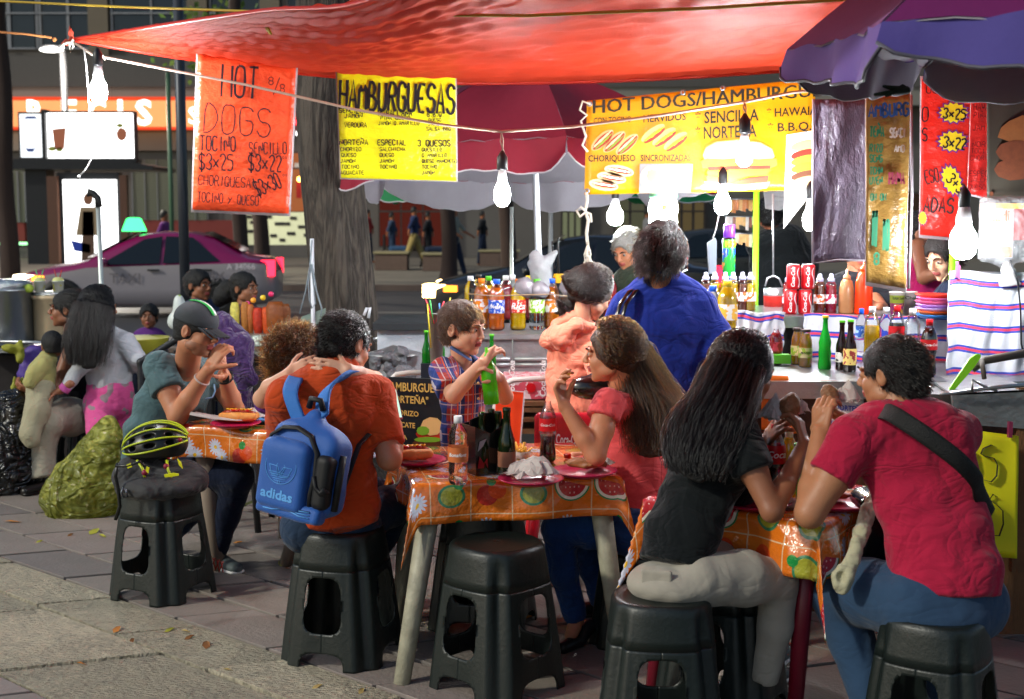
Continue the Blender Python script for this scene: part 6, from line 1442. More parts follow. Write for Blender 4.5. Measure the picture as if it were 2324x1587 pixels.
t=worldthing('beige_pot','beige tall pot with foil top beside the steam pot','pot',q(120,780,9.2));m=MB();m.lathe([(.15,0),(.155,.01),(.155,.28),(.165,.285),(.165,.31)],36,c=q(128,770,9.25));m.build('body',mat('enamel_beige','b8a484',.4,var=.15),t)
m=MB();m.lathe([(.155,.31),(.15,.33),(.02,.335)],30,c=q(128,770,9.25));m.build('foil_lid',mat('foil','c8ccd0',.2,metal=1),t)
for i,(x,col,lb)in enumerate(((91,'30a860','paper cup with green straws on the beige pot'),(133,'b02820','paper cup with red straws on the beige pot'))):
 b0=q(x,672,9.15);t=worldthing('drink_cup',lb,'cup',b0,'paper cups with straws')
 m=MB();m.lathe([(.028,0),(.04,.10),(.042,.10),(.042,.104)],18,c=b0);m.build('cup',prt('corn_cup','d8dcd4','d8d820',26,.62),t)
 m=MB();m.ball(b0+V((0,0,.11)),(.038,.038,.02));m.build('corn',mat('corn','d8dc90',.6,bump=1,bscale=120),t)
 for dx in(-.012,.014):m=MB();m.tube([b0+V((dx*.5,0,.11)),b0+V((dx*2,0,.18))],.0035,6);m.build('straw',mat('straw_'+col,col,.4),t)
m=MB();m.ball(q(65,655,9.1),(.035,.035,.03));tag(m.build('lime',mat('lime_fruit','a8c040',.5)),'pale green lime on the steam pot lid','lime')
# snack stand behind the man in the cap
SN=worldthing('snack_stand','foil wrapped snack basket stand with a black box below','stand',(q(570,900,8.2).x,8.2,0))
m=MB();m.lathe([(.13,0),(.18,.04),(.19,.17),(.185,.175)],26,c=q(578,818,8.3));m.build('foil_basket',mat('foil_wrap','a8b4a8',.22,metal=.7,bump=1,bscale=16,bdist=.05),SN)
m=MB();a=q(600,880,8.3);m.box((a.x,8.35,a.z-.3),(.26,.3,1.0));m.build('box',mat('stall_dark','221c1c',.8),SN)
for(x,y,h,w,c_,lb)in((540,745,.16,.028,'d8cc60','pale yellow'),(563,748,.17,.026,'b07030','brown'),(592,750,.14,.034,'c03418','red'),(612,752,.15,.032,'d0501c','orange'),(632,758,.2,.06,'8a4818','chicharron'),(575,742,.14,.024,'b86830','tan'),(655,756,.18,.03,'7a4420','dark')):
 m=MB();c=q(x-6,y,8.25);m.lathe([(w*.5,-.06),(w,h*.3),(w*1.05,h*.8),(w*.7,h)],10,c=c);tag(m.build('snack_bag',mat('snack_'+c_,c_,.25,var=.5,vscale=40,bump=1,bscale=60,transl=.2)),lb+' snack bag standing in the foil basket','snack bag')
for i in range(4):m=MB();c=q((562,597,615,575)[i],(690,676,668,682)[i],8.3);m.ball(c,.018);tag(m.build('lollipop',mat('lolly_%d'%i,('c83078','e0c030','d02860','e8a030')[i],.3)),('pink','yellow','magenta','amber')[i]+' round sweet on a stick above the snack bags','sweet')
m=MB();m.lathe([(.17,0),(.2,.12),(.205,.125)],26,c=q(318,806,9.3));tag(m.build('yellow_tub',mat('tub_yellow','b8b440',.4)),'pale yellow tub behind the girl in the white shirt','tub')
blob('white_jug','white jug with a green and yellow label behind the cap','jug',[(q(407,700,9),(.045,.04,.09)),(q(400,730,9),(.06,.05,.06))],.03,.01,prt('jug','c8d0cc','90b838',14,.62),[(.004,40,40,40,2)])
# dark chair with a purple jacket
def backchair(label,x,z0,Y,name='black_chair'):
 t=worldthing(name,label,'chair',V((at(x,800,Y).x,Y,0)));c=V((at(x,800,Y).x,Y,0))
 S_=SDF(.02);S_.chain([c+V((-.2,0,.55)),c+V((-.21,.03,.85)),c+V((0,.05,.98)),c+V((.21,.03,.85)),c+V((.2,0,.55))],[.02]*5);S_.build('back_frame',blk,.01,t)
 m=MB();m.box(c+V((0,-.2,.45)),(.42,.42,.04));m.build('seat',blk,t)
 for sx in(-1,1):
  for sy in(0,-.4):m=MB();m.tube([c+V((sx*.19,sy,.45)),c+V((sx*.22,sy,0))],.018,7);m.build('leg',blk,t)
 for i in range(5):m=MB();m.box(c+V((-.12+.06*i,.02,.72)),(.025,.02,.4));m.build('slat',blk,t)
 return t
backchair('black slatted chair left of the grey shoulders of the man in the cap',398,0,7.6);backchair('black slatted chair right of the snack stand',655,0,8.5);backchair('black chair holding the purple jacket',520,0,7.4)
pj=mat('purple_fleece','34184f',.95,var=.15,bump=.8,ridge=5,bscale=60,bdist=.03,sheen=.3)
S_=SDF(.04);Yj=7.3;S_.chain([q(500,745,Yj),q(530,790,Yj),q(540,860,Yj),q(545,930,Yj)],[.09,.11,.075,.07]);S_.chain([q(545,800,Yj-.05),q(560,850,Yj-.06),q(572,862,Yj-.05)],[.06,.035,.025]);S_.ell(q(560,858,Yj),.04);S_.chain([q(545,930,Yj),q(548,1000,Yj)],[.07,.05])
tag(S_.build('purple_jacket',pj,.012,noise=[(.012,22,25,14,41),(.006,55,50,30,42)]),'purple fleece jacket hung over a black chair behind the man in the cap','jacket')
# strap hanging by the tree, pale sign
m=MB();sm_=mat('grey_strap','78848c',.45)
for pts in(((708,545),(704,600),(694,660),(680,712)),((706,600),(712,650),(716,690),(708,700),(702,680),(700,640),(708,600)),((708,600),(718,660),(730,700),(728,718))):m.tube([at(x,y,7.9)for x,y in pts],.014,8,flat=.3)
tag(m.build('hanging_straps',sm_),'grey straps dangling from the white rod beside the trunk','straps')
m=MB();m.prism([at(x,y,8.0)for x,y in((683,720),(738,700),(738,830),(680,820))],(0,.02,0));tag(m.build('pale_board',mat('board_sage','6a7c74',.7)),'pale green board leaning at the foot of the trunk','board')
m=MB();m.tube([at(x,y,7.4)for x,y in((826,716),(832,700),(840,698),(836,722))],.008,7);tag(m.build('white_clip',whp),'small white bent pipe end above the backpack man\'s ear','pipe')
m=MB();m.tube([at(848,772,7.4),at(868,764,7.4)],.010,8);tag(m.build('pipe_end',steel),'short grey pipe end right of the trunk','pipe')
for(x,y,r,sd,lb)in((880,840,.1,51,'cloudy clear plastic bundle under the grey lid left of the boy'),(905,870,.09,52,'second clear plastic bundle beside the black menu board')):
 crumple('clear_bundle',lb,at(x,y,7.0),r,mat('cloudy_plastic','70747a',.2,bump=1,bscale=14,bdist=.05,transl=.3),sd,'bundle',flat=.9,res=.01,amp=.02)
m=MB();m.lathe([(.001,.05),(.09,.02),(.15,.005),(.15,0)],24,c=at(893,804,7.1),cap=False);tag(m.build('grey_lid',steel_old),'wide dull grey lid left of the boy','lid')  # a wide grey lid, shaped as a low dome
m=MB();a=gnd(560,1120);m.tube([gnd(470,1178),gnd(520,1160),gnd(600,1130)],.012,6);o=m.build('twig_litter',mat('husk_far','5c6030',.8));tag(o,'dry husk litter on the ground beyond the left table','litter')
# fallen leaves
lm_=[mat('dry_leaf_%d'%i,c_,.7,var=.3)for i,c_ in enumerate(('b87830','a8a838','8a5a28','c0a868'))]
for i,(x,y,s)in enumerate(((214,1207,.05),(232,1217,.03),(430,1448,.022),(422,1434,.02),(265,1430,.03),(385,1431,.022),(468,1465,.035),(1195,1385,.02),(1198,1402,.018),(638,1280,.035),(655,1292,.02),(520,1522,.02),(185,1508,.018),(1012,1530,.02),(160,1215,.02),(720,1560,.02),(540,1232,.02),(90,1230,.02),(300,1455,.018),(820,1570,.02),(30,1185,.04),(1190,1530,.02))):
 c=gnd(x,y,.004);a=random.uniform(0,3.1);L=V((math.cos(a),math.sin(a),0))*s*1.3;W_=V((-math.sin(a),math.cos(a),0))*s*.45
 me=mesh('leaf',[-L,-L*.3+W_+V((0,0,.006)),L*.5+W_*.7+V((0,0,.008)),L+V((0,0,.004)),L*.4-W_*.8+V((0,0,.008)),-L*.4-W_],[(0,1,2,3,4,5)])
 tag(link('fallen_leaf',me,lm_[i%4 if i>1 else 1],None,c),('tiny ' if s<.025 else 'larger ')+('tan','yellow green','brown','straw coloured')[i%4 if i>1 else 1]+' dry leaf lying on the paving','leaf','dry leaves scattered on the paving')
 # ================================================================ PEOPLE
def skin_mat(name,col):return mat(name,col,.46,var=.17,vscale=11,bump=.12,bscale=160,sub=.15,spec=.4)
SK=dict(tan=skin_mat('skin_tan','b87c5c'),brown=skin_mat('skin_brown','8e5c42'),light=skin_mat('skin_light','cf9c80'),olive=skin_mat('skin_olive','a87454'))
stub=skin_mat('skin_stubble','97674e');lipm=skin_mat('lips','a04c48');eyew=mat('eye_white','9a9088',.2,var=.02);eyeb=mat('eye_dark','1a0f0a',.15);browm=mat('eyebrow','201410',.9)
def joinm(name,parts,mats_):
 Vs,Ls,Ms=[],[],[];off=0
 for me,mi in parts:
  n=len(me.vertices);co=np.zeros(n*3,np.float32);me.vertices.foreach_get('co',co);co=co.reshape(-1,3)
  lv=np.zeros(len(me.loops),np.int32);me.loops.foreach_get('vertex_index',lv);q=lv.reshape(-1,4)+off
  Vs.append(co);Ls.append(q);off+=n
  if callable(mi):Ms.append(mi(co[lv.reshape(-1,4)].mean(1)))
  else:Ms.append(np.full(len(q),mi,np.int32))
  bpy.data.meshes.remove(me)
 P=np.concatenate(Vs);Q=np.concatenate(Ls);M=np.concatenate(Ms)
 me=bpy.data.meshes.new(name);me.vertices.add(len(P));me.vertices.foreach_set('co',P.ravel());me.loops.add(len(Q)*4);me.loops.foreach_set('vertex_index',Q.ravel().astype(np.int32))
 me.polygons.add(len(Q));me.polygons.foreach_set('loop_start',np.arange(0,len(Q)*4,4,dtype=np.int32));me.polygons.foreach_set('loop_total',np.full(len(Q),4,np.int32))
 for m in mats_:me.materials.append(m)
 me.polygons.foreach_set('material_index',M.astype(np.int32));me.polygons.foreach_set('use_smooth',[True]*len(Q));me.update(calc_edges=True);return me
class Head:
 def __init__(s,c,F,U=(0,0,1),sc=1.0):
  s.c=V(c);s.F=V(F).normalized();U=V(U);s.U=(U-s.F*U.dot(s.F)).normalized();s.R=s.F.cross(s.U);s.sc=sc
  s.M=Matrix((s.R,s.F,s.U)).transposed()
 def p(s,x,y,z):return s.c+(s.R*x+s.F*y+s.U*z)*s.sc
 def e(s,S,x,y,z,r,**k):
  r=r if isinstance(r,(tuple,list))else(r,r,r);S.ell(s.p(x,y,z),tuple(a*s.sc for a in r),s.M,**k)
 def build_sdf(s,child=False,fem=False):
  S=SDF(.012*s.sc);e=lambda*a,**k:s.e(S,*a,**k);f=s.sc
  e(0,-.016,.026,(.074,.094,.086));e(0,.030,-.032,(.060,.060,.076));
  e(0,.040,-.068,(.046 if not fem else .042,.044,.038));e(0,.070,-.096,(.020 if not fem else .017,.016,.015))
  for q in(-1,1):
   e(q*.034,.056,-.030,(.024,.026,.026)if not child else(.03,.03,.03));e(q*.048,.012,-.062,(.018,.034,.022))
   e(q*.031,.101,.006,.017,k=.008*f,sub=True);e(q*.031,.078,.003,(.0155,.014,.011),k=.003*f)
   e(q*.0105,.100,-.028,.0085,k=.005*f)
   e(q*.077,-.010,-.004,(.009,.019,.031),k=.006*f);e(q*.086,-.004,-.002,(.006,.010,.018),k=.004*f,sub=True)
   S.seg(s.p(q*.014,.090,.022),s.p(q*.046,.078,.022),.008*f,.006*f,k=.008*f)
  S.seg(s.p(0,.088,.014),s.p(0,.110 if not child else .102,-.022),.0075*f,.0115*f if not child else .010*f,k=.007*f)
  S.seg(s.p(-.018,.089,-.0535),s.p(0,.0965,-.051),.0045*f,.0065*f,k=.004*f);S.seg(s.p(.018,.089,-.0535),s.p(0,.0965,-.051),.0045*f,.0065*f,k=.004*f)
  S.seg(s.p(-.015,.087,-.063),s.p(.015,.087,-.063),.0055*f,.0055*f,k=.004*f);e(0,.094,-.0635,(.012,.005,.006),k=.004*f)
  S.seg(s.p(-.020,.098,-.058),s.p(.020,.098,-.058),.0012*f,.0012*f,k=.002*f,sub=True)
  return S
 def eyes(s,t,m_=browm):
  for q in(-1,1):
   m=MB();m.ball(s.p(q*.031,.0822,.0035),.0098*s.sc,0);m.ball(s.p(q*.031,.0872,.0035),.0062*s.sc,1);m.build('eye',[eyew,eyeb],t)
   m=MB();m.tube([s.p(q*.014,.0985,.022),s.p(q*.030,.0965,.029),s.p(q*.047,.083,.024)],[.003*s.sc,.0036*s.sc,.002*s.sc],6);m.build('eyebrow',m_,t)
 def haircap(s,S=None,face=(.105,-.026,.072),nape=-.078,fat=.010,ear=True,k=.012):
  S=S or SDF(k);f=s.sc
  s.e(S,0,-.018,.028,(.077+fat,.099+fat,.089+fat));s.e(S,0,-.055,-.03,(.062+fat*.6,.05+fat,.055))
  s.e(S,0,face[0]+.014,face[1]-.008,(face[2]+.004,.084,.104),k=.006,sub=True)
  if ear:
   for q in(-1,1):s.e(S,q*.088,.0,-.012,(.03,.024,.036),k=.006,sub=True);s.e(S,q*.075,.05,-.05,(.04,.04,.06),k=.006,sub=True)
  S.box(s.p(0,-.02,nape-.06),(.13*f,.13*f,.06*f),.01,s.M,k=.008,sub=True)
  return S
def hair_material(name,mel,red=.3,rough=.42,rnd=.4):
 if name in _mc:return _mc[name]
 m=bpy.data.materials.new(name);m.use_nodes=True;nt=m.node_tree;nt.nodes.remove(nt.nodes['Principled BSDF'])
 h=nt.nodes.new('ShaderNodeBsdfHairPrincipled');h.parametrization='MELANIN'
 h.inputs['Melanin'].default_value=mel;h.inputs['Melanin Redness'].default_value=red;h.inputs['Roughness'].default_value=rough
 h.inputs['Random Color'].default_value=rnd;ci=nt.nodes.new('ShaderNodeHairInfo');nt.links.new(ci.outputs['Random'],h.inputs['Random'])
 nt.links.new(h.outputs[0],nt.nodes['Material Output'].inputs[0]);_mc[name]=m;return m
HB=dict(black=(mat('hair_base_black','070606',.6,var=.4,vscale=30,bump=.8,bscale=120,bdist=.01),hair_material('hair_black',1.0,.2,.34,.1)),dark=(mat('hair_base_dark','120b08',.6,var=.4,vscale=30,bump=.8,bscale=120,bdist=.01),hair_material('hair_dark',.93,.4,.3,.3)),brown=(mat('hair_base_brown','3c2414',.6,var=.4,vscale=30,bump=.8,bscale=120,bdist=.01),hair_material('hair_brown',.66,.55,.3,.5)),grey=(mat('hair_base_grey','8a8884',.5,var=.3,vscale=30,bump=.8,bscale=120,bdist=.01),hair_material('hair_grey',.12,.1)))
def strands(parent,P,rad,m_,tip=.35):
 """P: (n,k,3) positions"""
 n,k,_=P.shape;c=bpy.data.hair_curves.new('hair_strands');c.add_curves([k]*n)
 c.attributes['position'].data.foreach_set('vector',P.astype(np.float32).ravel())
 r=np.tile(np.linspace(1,tip,k)*rad,n).astype(np.float32)
 a=c.attributes.get('radius')or c.attributes.new('radius','FLOAT','POINT');a.data.foreach_set('value',r)
 c.materials.append(m_);return link('strands',c,None,parent)
def mesh_samples(o,n,seed):
 me=o.data;r=np.random.default_rng(seed);nv=len(me.vertices);co=np.zeros(nv*3,np.float32);me.vertices.foreach_get('co',co)
 no=np.zeros(nv*3,np.float32);me.vertices.foreach_get('normal',no);i=r.integers(0,nv,n);return co.reshape(-1,3)[i],no.reshape(-1,3)[i],r
def short_hair(t,hd,col,L=.03,n=2600,flow=(0,-.6,-.5),curl=0,seed=1,fat=.010,noise=None,res=.005,lift=.5,rad=.0011,**kw):
 S=hd.haircap(fat=fat,**kw);base=S.build('hair',HB[col][0],res,t,noise=noise or[(.003,70,80,60,seed)])
 p,nn,r=mesh_samples(base,n,seed);fl=np.array(hd.R*flow[0]+hd.F*flow[1]+hd.U*flow[2],dtype=np.float32)
 d=nn*lift+fl+r.normal(0,.16,p.shape);d/=np.linalg.norm(d,axis=1)[:,None]+1e-6;LL=L*r.uniform(.5,1.2,(len(p),1))
 K=6;P=np.zeros((len(p),K,3));ph=r.uniform(0,6.28,(len(p),1))
 for k in range(K):
  f=k/(K-1);q=p-nn*.004+d*LL*f+(fl-nn*.3)*LL*f*f*.5
  if curl:q=q+curl*f*(np.sin(ph+f*6)*np.array([1,0,0])+np.cos(ph+f*6)*np.array([0,.5,1]))
  P[:,k]=q
 strands(base,P,rad,HB[col][1]);return base
def long_hair(t,hd,col,way,n=2200,seed=2,K=18,rad=.0016,solid=.6,back=True,capkw=None,jitter=.004,wav=0.0,res=.007):
 """way: list of (centre, a, b, U) cross sections the strands run through from the crown to the tips"""
 S=hd.haircap(**(capkw or{}));S.k=.03
 for i in range(len(way)-1):
  (c0,a0,b0,U0),(c1,a1,b1,U1)=way[i],way[i+1];g=solid*(1 if i<len(way)-2 else .8)
  S.seg(c0,c1,a0*g,a1*g*(.85 if i==len(way)-2 else 1),b0*g,b1*g*(.85 if i==len(way)-2 else 1),U0,k=.02)
 base=S.build('hair',HB[col][0],res,t,noise=[(.004,60,60,12,seed),(.003,130,130,20,seed+1)])
 r=np.random.default_rng(seed);P=np.zeros((n,K,3))
 # roots on the scalp
 th=r.uniform(-math.pi,math.pi,n);ph=np.arccos(r.uniform(-.25,1,n))
 rx=np.sin(ph)*np.cos(th);ry=np.sin(ph)*np.sin(th);rz=np.cos(ph);f=hd.sc
 ry=np.where((ry>.55)&(rz<.75),-ry,ry)
 root=np.array(hd.c)+f*(np.outer(rx*.099,hd.R)+np.outer(-.018+ry*.122,hd.F)+np.outer(.028+rz*.113,hd.U))
 cid=r.integers(0,70,n);ca=r.uniform(0,6.28,70);cr_=np.sqrt(r.uniform(.25,1.1,70));uu,vv_=(cr_*np.cos(ca))[cid],(cr_*np.sin(ca))[cid];ju,jv=r.normal(0,.10,n),r.normal(0,.12,n)
 fr=[]
 for i,(c,a,b,U)in enumerate(way):
  c0=way[max(0,i-1)][0];c1=way[min(len(way)-1,i+1)][0];d=(V(c1)-V(c0)).normalized();u=(V(U)-d*V(U).dot(d)).normalized();w=d.cross(u)
  fr.append((np.array(c),np.array(u)*a,np.array(w)*b))
  # make each strand keep to the side its root is on
 u0=fr[0][1]/np.linalg.norm(fr[0][1]);w0=fr[0][2]/np.linalg.norm(fr[0][2]);rel=root-np.array(hd.c)
 uu=np.clip((rel@u0)/(.085*f),-1,1)*.62+uu*.5;vv_=np.clip((rel@w0)/(.1*f),-1,1)*.62+vv_*.5;uu=np.clip(uu,-1.15,1.15)+ju;vv_=vv_+jv
 nk=len(way);pts=[root]
 gd=np.array((V(way[0][0])-hd.c).normalized())*.35-np.array(hd.U)*.5-np.array(hd.F)*.35;Mi=np.array(hd.M);hc_=np.array(hd.c)+f*(np.array(hd.F)*-.018+np.array(hd.U)*.028);ax3=f*np.array((.102,.125,.116))
 for s_ in(.045,.045):
  q=(pts[-1]+gd*s_-hc_)@Mi;q=q/np.linalg.norm(q/ax3,axis=1)[:,None];pts.append(hc_+q@Mi.T)
 pts+=[f_[0]+np.outer(uu,f_[1])+np.outer(vv_,f_[2])for f_ in fr]
 end=r.uniform(.72,1.0,n)
 for k in range(K):
  g=(k/(K-1))*end*(len(pts)-1);i=np.minimum(g.astype(int),len(pts)-2);tt=(g-i)[:,None]
  A=np.stack(pts);idx=np.arange(n);p0=A[np.maximum(i-1,0),idx];p1=A[i,idx];p2=A[i+1,idx];p3=A[np.minimum(i+2,len(pts)-1),idx]
  q=.5*((2*p1)+(p2-p0)*tt+(2*p0-5*p1+4*p2-p3)*tt**2+(3*p1-p0-3*p2+p3)*tt**3)
  P[:,k]=q+r.normal(0,jitter*(k/K),q.shape)
  if wav:P[:,k]+=wav*np.sin(k*.9+uu*3)[:,None]*np.array([.6,.3,.1])
 strands(base,P,rad,HB[col][1]);return base
def hand(S,w,d,n,side=1,curl=(.5,.6,.5),sc=1.0,spread=.1,thumb=None,thumb_curl=.3):
 """adds a five-fingered hand: w wrist, d direction of the fingers, n palm normal, side = +1/-1 thumb side along d x n"""
 w,d,n=V(w),V(d).normalized(),V(n);n=(n-d*n.dot(d)).normalized();s=d.cross(n)*side
 offs=(.031,.0105,-.0105,-.029);ln=(.95,1.06,1.0,.80)
 for i in range(4):
  kn=w+(d*(.088-.004*abs(i-1))+s*offs[i])*sc;S.seg(w+s*offs[i]*.55*sc,kn,.0155*sc,.0105*sc,.012*sc,.0095*sc,U=s,k=.008)
  dd=(d+s*offs[i]*spread*20*.2).normalized();p=kn;a=0
  for j,(L,r0,r1)in enumerate(((.042,.0098,.0088),(.026,.0088,.0080),(.020,.0080,.0066))):
   a+=curl[j]if not isinstance(curl[0],(tuple,list))else curl[i][j]
   v=dd*math.cos(a)+n*math.sin(a);q=p+v*L*ln[i]*sc;S.seg(p,q,r0*sc,r1*sc,k=.0025);p=q
 b=w+(d*.022+s*.022)*sc;t1=b+(thumb and V(thumb).normalized()*.042*sc or(s*.75+d*.55+n*.35).normalized()*.042*sc)
 S.seg(w+d*.01*sc,b,.015*sc,.015*sc,k=.008);S.seg(b,t1,.0145*sc,.0115*sc,k=.005)
 td=((t1-b).normalized()*(1-thumb_curl)+(n*.7+d*.6)*thumb_curl).normalized();t2=t1+td*.032*sc;S.seg(t1,t2,.0112*sc,.0095*sc,k=.003);t3=t2+(td+n*.3-s*.2).normalized()*.024*sc;S.seg(t2,t3,.0095*sc,.0075*sc,k=.003)
def clothm(name,col,**k):
 kw=dict(rough=.92,var=.10,vscale=14,bscale=140,bdist=.022,sheen=.12,spec=.15,ridge=4.5);kw.update(k);kw['bump']=min(.55,k.get('bump',.3)*1.15);return mat(name,col,**kw)
NZ=lambda s,a=.005:[(a,24,24,16,s),(a*.6,52,48,34,s+1)]
class Person:
 def __init__(s,label,loc,skin,cat='person'):
  s.t=worldthing('person',label,cat,loc);s.parts=[];s.skin=skin;s.mats=[skin]
 def head(s,hd,res=.0042,child=False,fem=False,stubble=False,eyes=True,brow=browm):
  me=hd.build_sdf(child,fem).mesh(res);Mi=np.array(hd.M);c=np.array(hd.c)
  s.mats=[s.skin,lipm,stub]
  def mi(P):
   q=(P-c)@Mi/hd.sc;lip=(np.abs(q[:,0])<.022)&(q[:,1]>.082)&(q[:,2]<-.047)&(q[:,2]>-.0695)
   o=np.where(lip,1,0)
   if stubble:
    st=(q[:,1]>-.01)&(q[:,2]<-.045-.25*(.06-np.abs(q[:,0])))&(q[:,2]>-.12)&~lip;o=np.where(st,2,o)
   return o.astype(np.int32)
  s.parts.append((me,mi));
  if eyes:hd.eyes(s.t,brow)
  return s
 def sdf(s,S,res,noise=None):s.parts.append((S.mesh(res,noise),0));return s
 def body(s):return link('body',joinm('body',s.parts,s.mats),None,s.t)
def st(px,py,Y,hw):return at(px,py,Y),hw*Y/FPX
def torso(S,rows,U,depth,k=.03,cap1=False,cap0=False):
 """rows of (px, py, Y, half width in photo pixels); depth factor of the half width"""
 P_=[st(*r[:4])for r in rows];dp=[r[4]if len(r)>4 else depth for r in rows]
 for i in range(len(P_)-1):S.seg(P_[i][0],P_[i+1][0],P_[i][1],P_[i+1][1],P_[i][1]*dp[i],P_[i+1][1]*dp[i+1],U,k=k,cap0=cap0 and i==0,cap1=cap1 and i==len(P_)-2)
def limb(S,pts,r0,r1=None,rm=None,k=.012,cap1=False,cap0=False):
 P_=[at(*p)if not isinstance(p,Vector)else p for p in pts];n=len(P_)
 rs=[r0+(r1-r0)*i/(n-1)for i in range(n)]if not isinstance(r0,(list,tuple))else list(r0)
 S.chain(P_,rs,k=k,cap1=cap1,cap0=cap0);return P_
def sleeve(S,a,b,r0,r1,k=.02):S.seg(a,b,r0,r1,k=k,cap1=True)
def shoe(t,heel,toe,m_,sole_m,w=.042,h=.07,name='shoe',low=False):
 heel,toe=V(heel),V(toe);d=(toe-heel).normalized();S=SDF(.02)
 S.seg(heel+V((0,0,.045))+d*.03,toe+V((0,0,.028))-d*.03,w*.85,w*.8,.042,.026,U=d.cross(V((0,0,1))))
 if not low:S.seg(heel+V((0,0,.05))+d*.04,heel+V((0,0,.09))+d*.04,w*.85,w*.8,k=.015)
 o=S.build(name,m_,.007,t);S2=SDF(.006);S2.seg(heel+V((0,0,.012))+d*.02,toe+V((0,0,.012))-d*.02,w,w*.92,.012,.012,U=d.cross(V((0,0,1))));S2.build('sole',sole_m,.006,o);return o
 # ---------------------------------------------------------------- man in the cap at the left table
sole_w=mat('sole_white','c8c8c8',.5);shoe_g=mat('trainer_grey','4a5456',.6,pattern=None)
p=Person('man in a dark cap and grey blue t-shirt resting his chin on clasped hands',at(400,1200,6.3)*1,SK['tan']);p.t.location.z=0
p.t.location.y=6.3
for ch_ in():pass
hd=Head(at(446,752,6.12),(.93,-.36,-.16),(.05,.1,1),1.0);p.head(hd,stubble=True)
S=SDF(.03);sh_r,sh_l=at(362,832,6.28),at(478,838,6.62)
S.seg(hd.p(0,-.02,-.06),at(424,832,6.38),.058,.062,k=.02);torso(S,[(418,850,6.45,60),(375,960,6.45,62),(365,1040,6.4,60)],(.5,.86,0),.7)
p.sdf(S,.010)
S=SDF(.012);el_r,el_l=at(403,944,6.16),at(534,930,6.42);wr_r,wr_l=at(474,838,6.08),at(508,850,6.22)
S.chain([sh_r,sh_r.lerp(el_r,.5),el_r],[.056,.056,.046],k=.015);S.chain([el_r,el_r.lerp(wr_r,.35),wr_r],[.046,.045,.029],k=.015)
S.chain([sh_l,el_l],[.052,.044],k=.015);S.chain([el_l,el_l.lerp(wr_l,.35),wr_l],[.044,.043,.029],k=.015)
dd=(at(500,792,6.08)-wr_r).normalized();hand(S,wr_r,dd,(.55,.6,.1),-1,((.5,1.1,.9),)*4,1.05)
dd=(at(510,797,6.12)-wr_l).normalized();hand(S,wr_l,dd,(-.8,-.3,.1),1,((.6,1.2,.9),)*4,1.05)
p.sdf(S,.0055);p.body();t=p.t
S=SDF(.035);torso(S,[(426,838,6.4,36,.9),(408,868,6.42,76),(385,930,6.42,84),(362,990,6.4,82),(350,1050,6.38,78)],(.75,.66,0),.68)
S.seg(at(405,848,6.4),sh_r+V((0,0,-.01)),.085,.070,k=.04);sleeve(S,sh_r+V((.0,0,0)),sh_r.lerp(el_r,.52),.076,.080);S.seg(at(430,850,6.45),sh_l,.08,.07,k=.04);sleeve(S,sh_l,sh_l.lerp(el_l,.55),.07,.072)
S.seg(hd.p(0,-.02,-.05),at(432,842,6.33),.062,.066,k=.006,sub=True)
grt=clothm('tshirt_slate','4c6468');S.build('t_shirt',grt,.009,t,noise=[(.0055,20,22,26,5),(.003,46,44,50,6)])
pn=clothm('jeans_dark','141c30')
S=SDF(.03);S.chain([at(350,1060,6.42),at(450,1078,6.3),at(540,1085,6.22)],[.12,.10,.078]);S.chain([at(536,1090,6.22),at(515,1170,6.25),at(490,1255,6.27)],[.076,.062,.052],cap1=True)
S.chain([at(350,1060,6.6),at(440,1085,6.7),at(500,1100,6.75)],[.11,.09,.07]);S.chain([at(500,1100,6.75),at(430,1170,6.6),at(375,1230,6.45)],[.07,.055,.048]);S.build('jeans',pn,.010,t,noise=NZ(15))
g0=gnd(478,1284);g1=gnd(545,1306);sh=shoe(t,g0,g1,shoe_g,sole_w,.045)
m=MB()
for i in range(4):a=at(474+i*9,1262+i*4,6.0);m.tube([a,a+V((.012,-.01,-.05))],.003,5);m.tube([a+V((.012,0,0)),a+V((-.008,-.01,-.05))],.003,5)
m.build('red_lacing',mat('lace_red','b03828',.5),sh)
g0=gnd(335,1260);shoe(t,g0,g0+V((.2,-.12,0)),shoe_g,sole_w,.045)
hc=SDF(.01);hd.haircap(hc,nape=-.055,fat=.004);hc.build('hair',HB['black'][0],.005,t)
capm=mat('cap_charcoal','2e3338',.75,var=.1,bump=.3,bscale=200)
S=SDF(.012);hd.e(S,0,-.012,.052,(.089,.110,.086));S.box(hd.p(0,0,-.045),(.14,.16,.075),.004,Head(hd.c,hd.F-hd.U*.12,hd.U).M,k=.004,sub=True)
co=S.build('cap',capm,.005,t)
S=SDF(.004);B0=hd.p(0,.085,.036)
for i in range(-5,6):
 a=i/5;S.seg(hd.p(a*.066,.07-.02*a*a,.036-.012*a*a),hd.p(a*.056,.172-.05*a*a,.006-.020*a*a),.0045,.004,k=.012)
S.build('brim',capm,.0035,co)
m=MB()
for x,mt in((-.006,0),(.010,1)):
 pts=[hd.p(x+.012,-.012+.112*math.cos(a),.052+.088*math.sin(a))for a in np.linspace(.45,1.9,12)]
 m.tube(pts,.008,6,mt,flat=.35)
m.build('stripe',[mat('stripe_white','d8dcd8',.6),mat('stripe_green','28a848',.6)],co)
m=MB();a=wr_r.lerp(el_r,.22);d=(wr_r-el_r).normalized();u=d.orthogonal().normalized();w_=d.cross(u);m.tube([a+(u*math.cos(k)+w_*math.sin(k))*.036 for k in np.linspace(0,6.0,20)],.0045,6,closed=True);m.build('bracelet',mat('bracelet_cord','c8b8b0',.7),t)
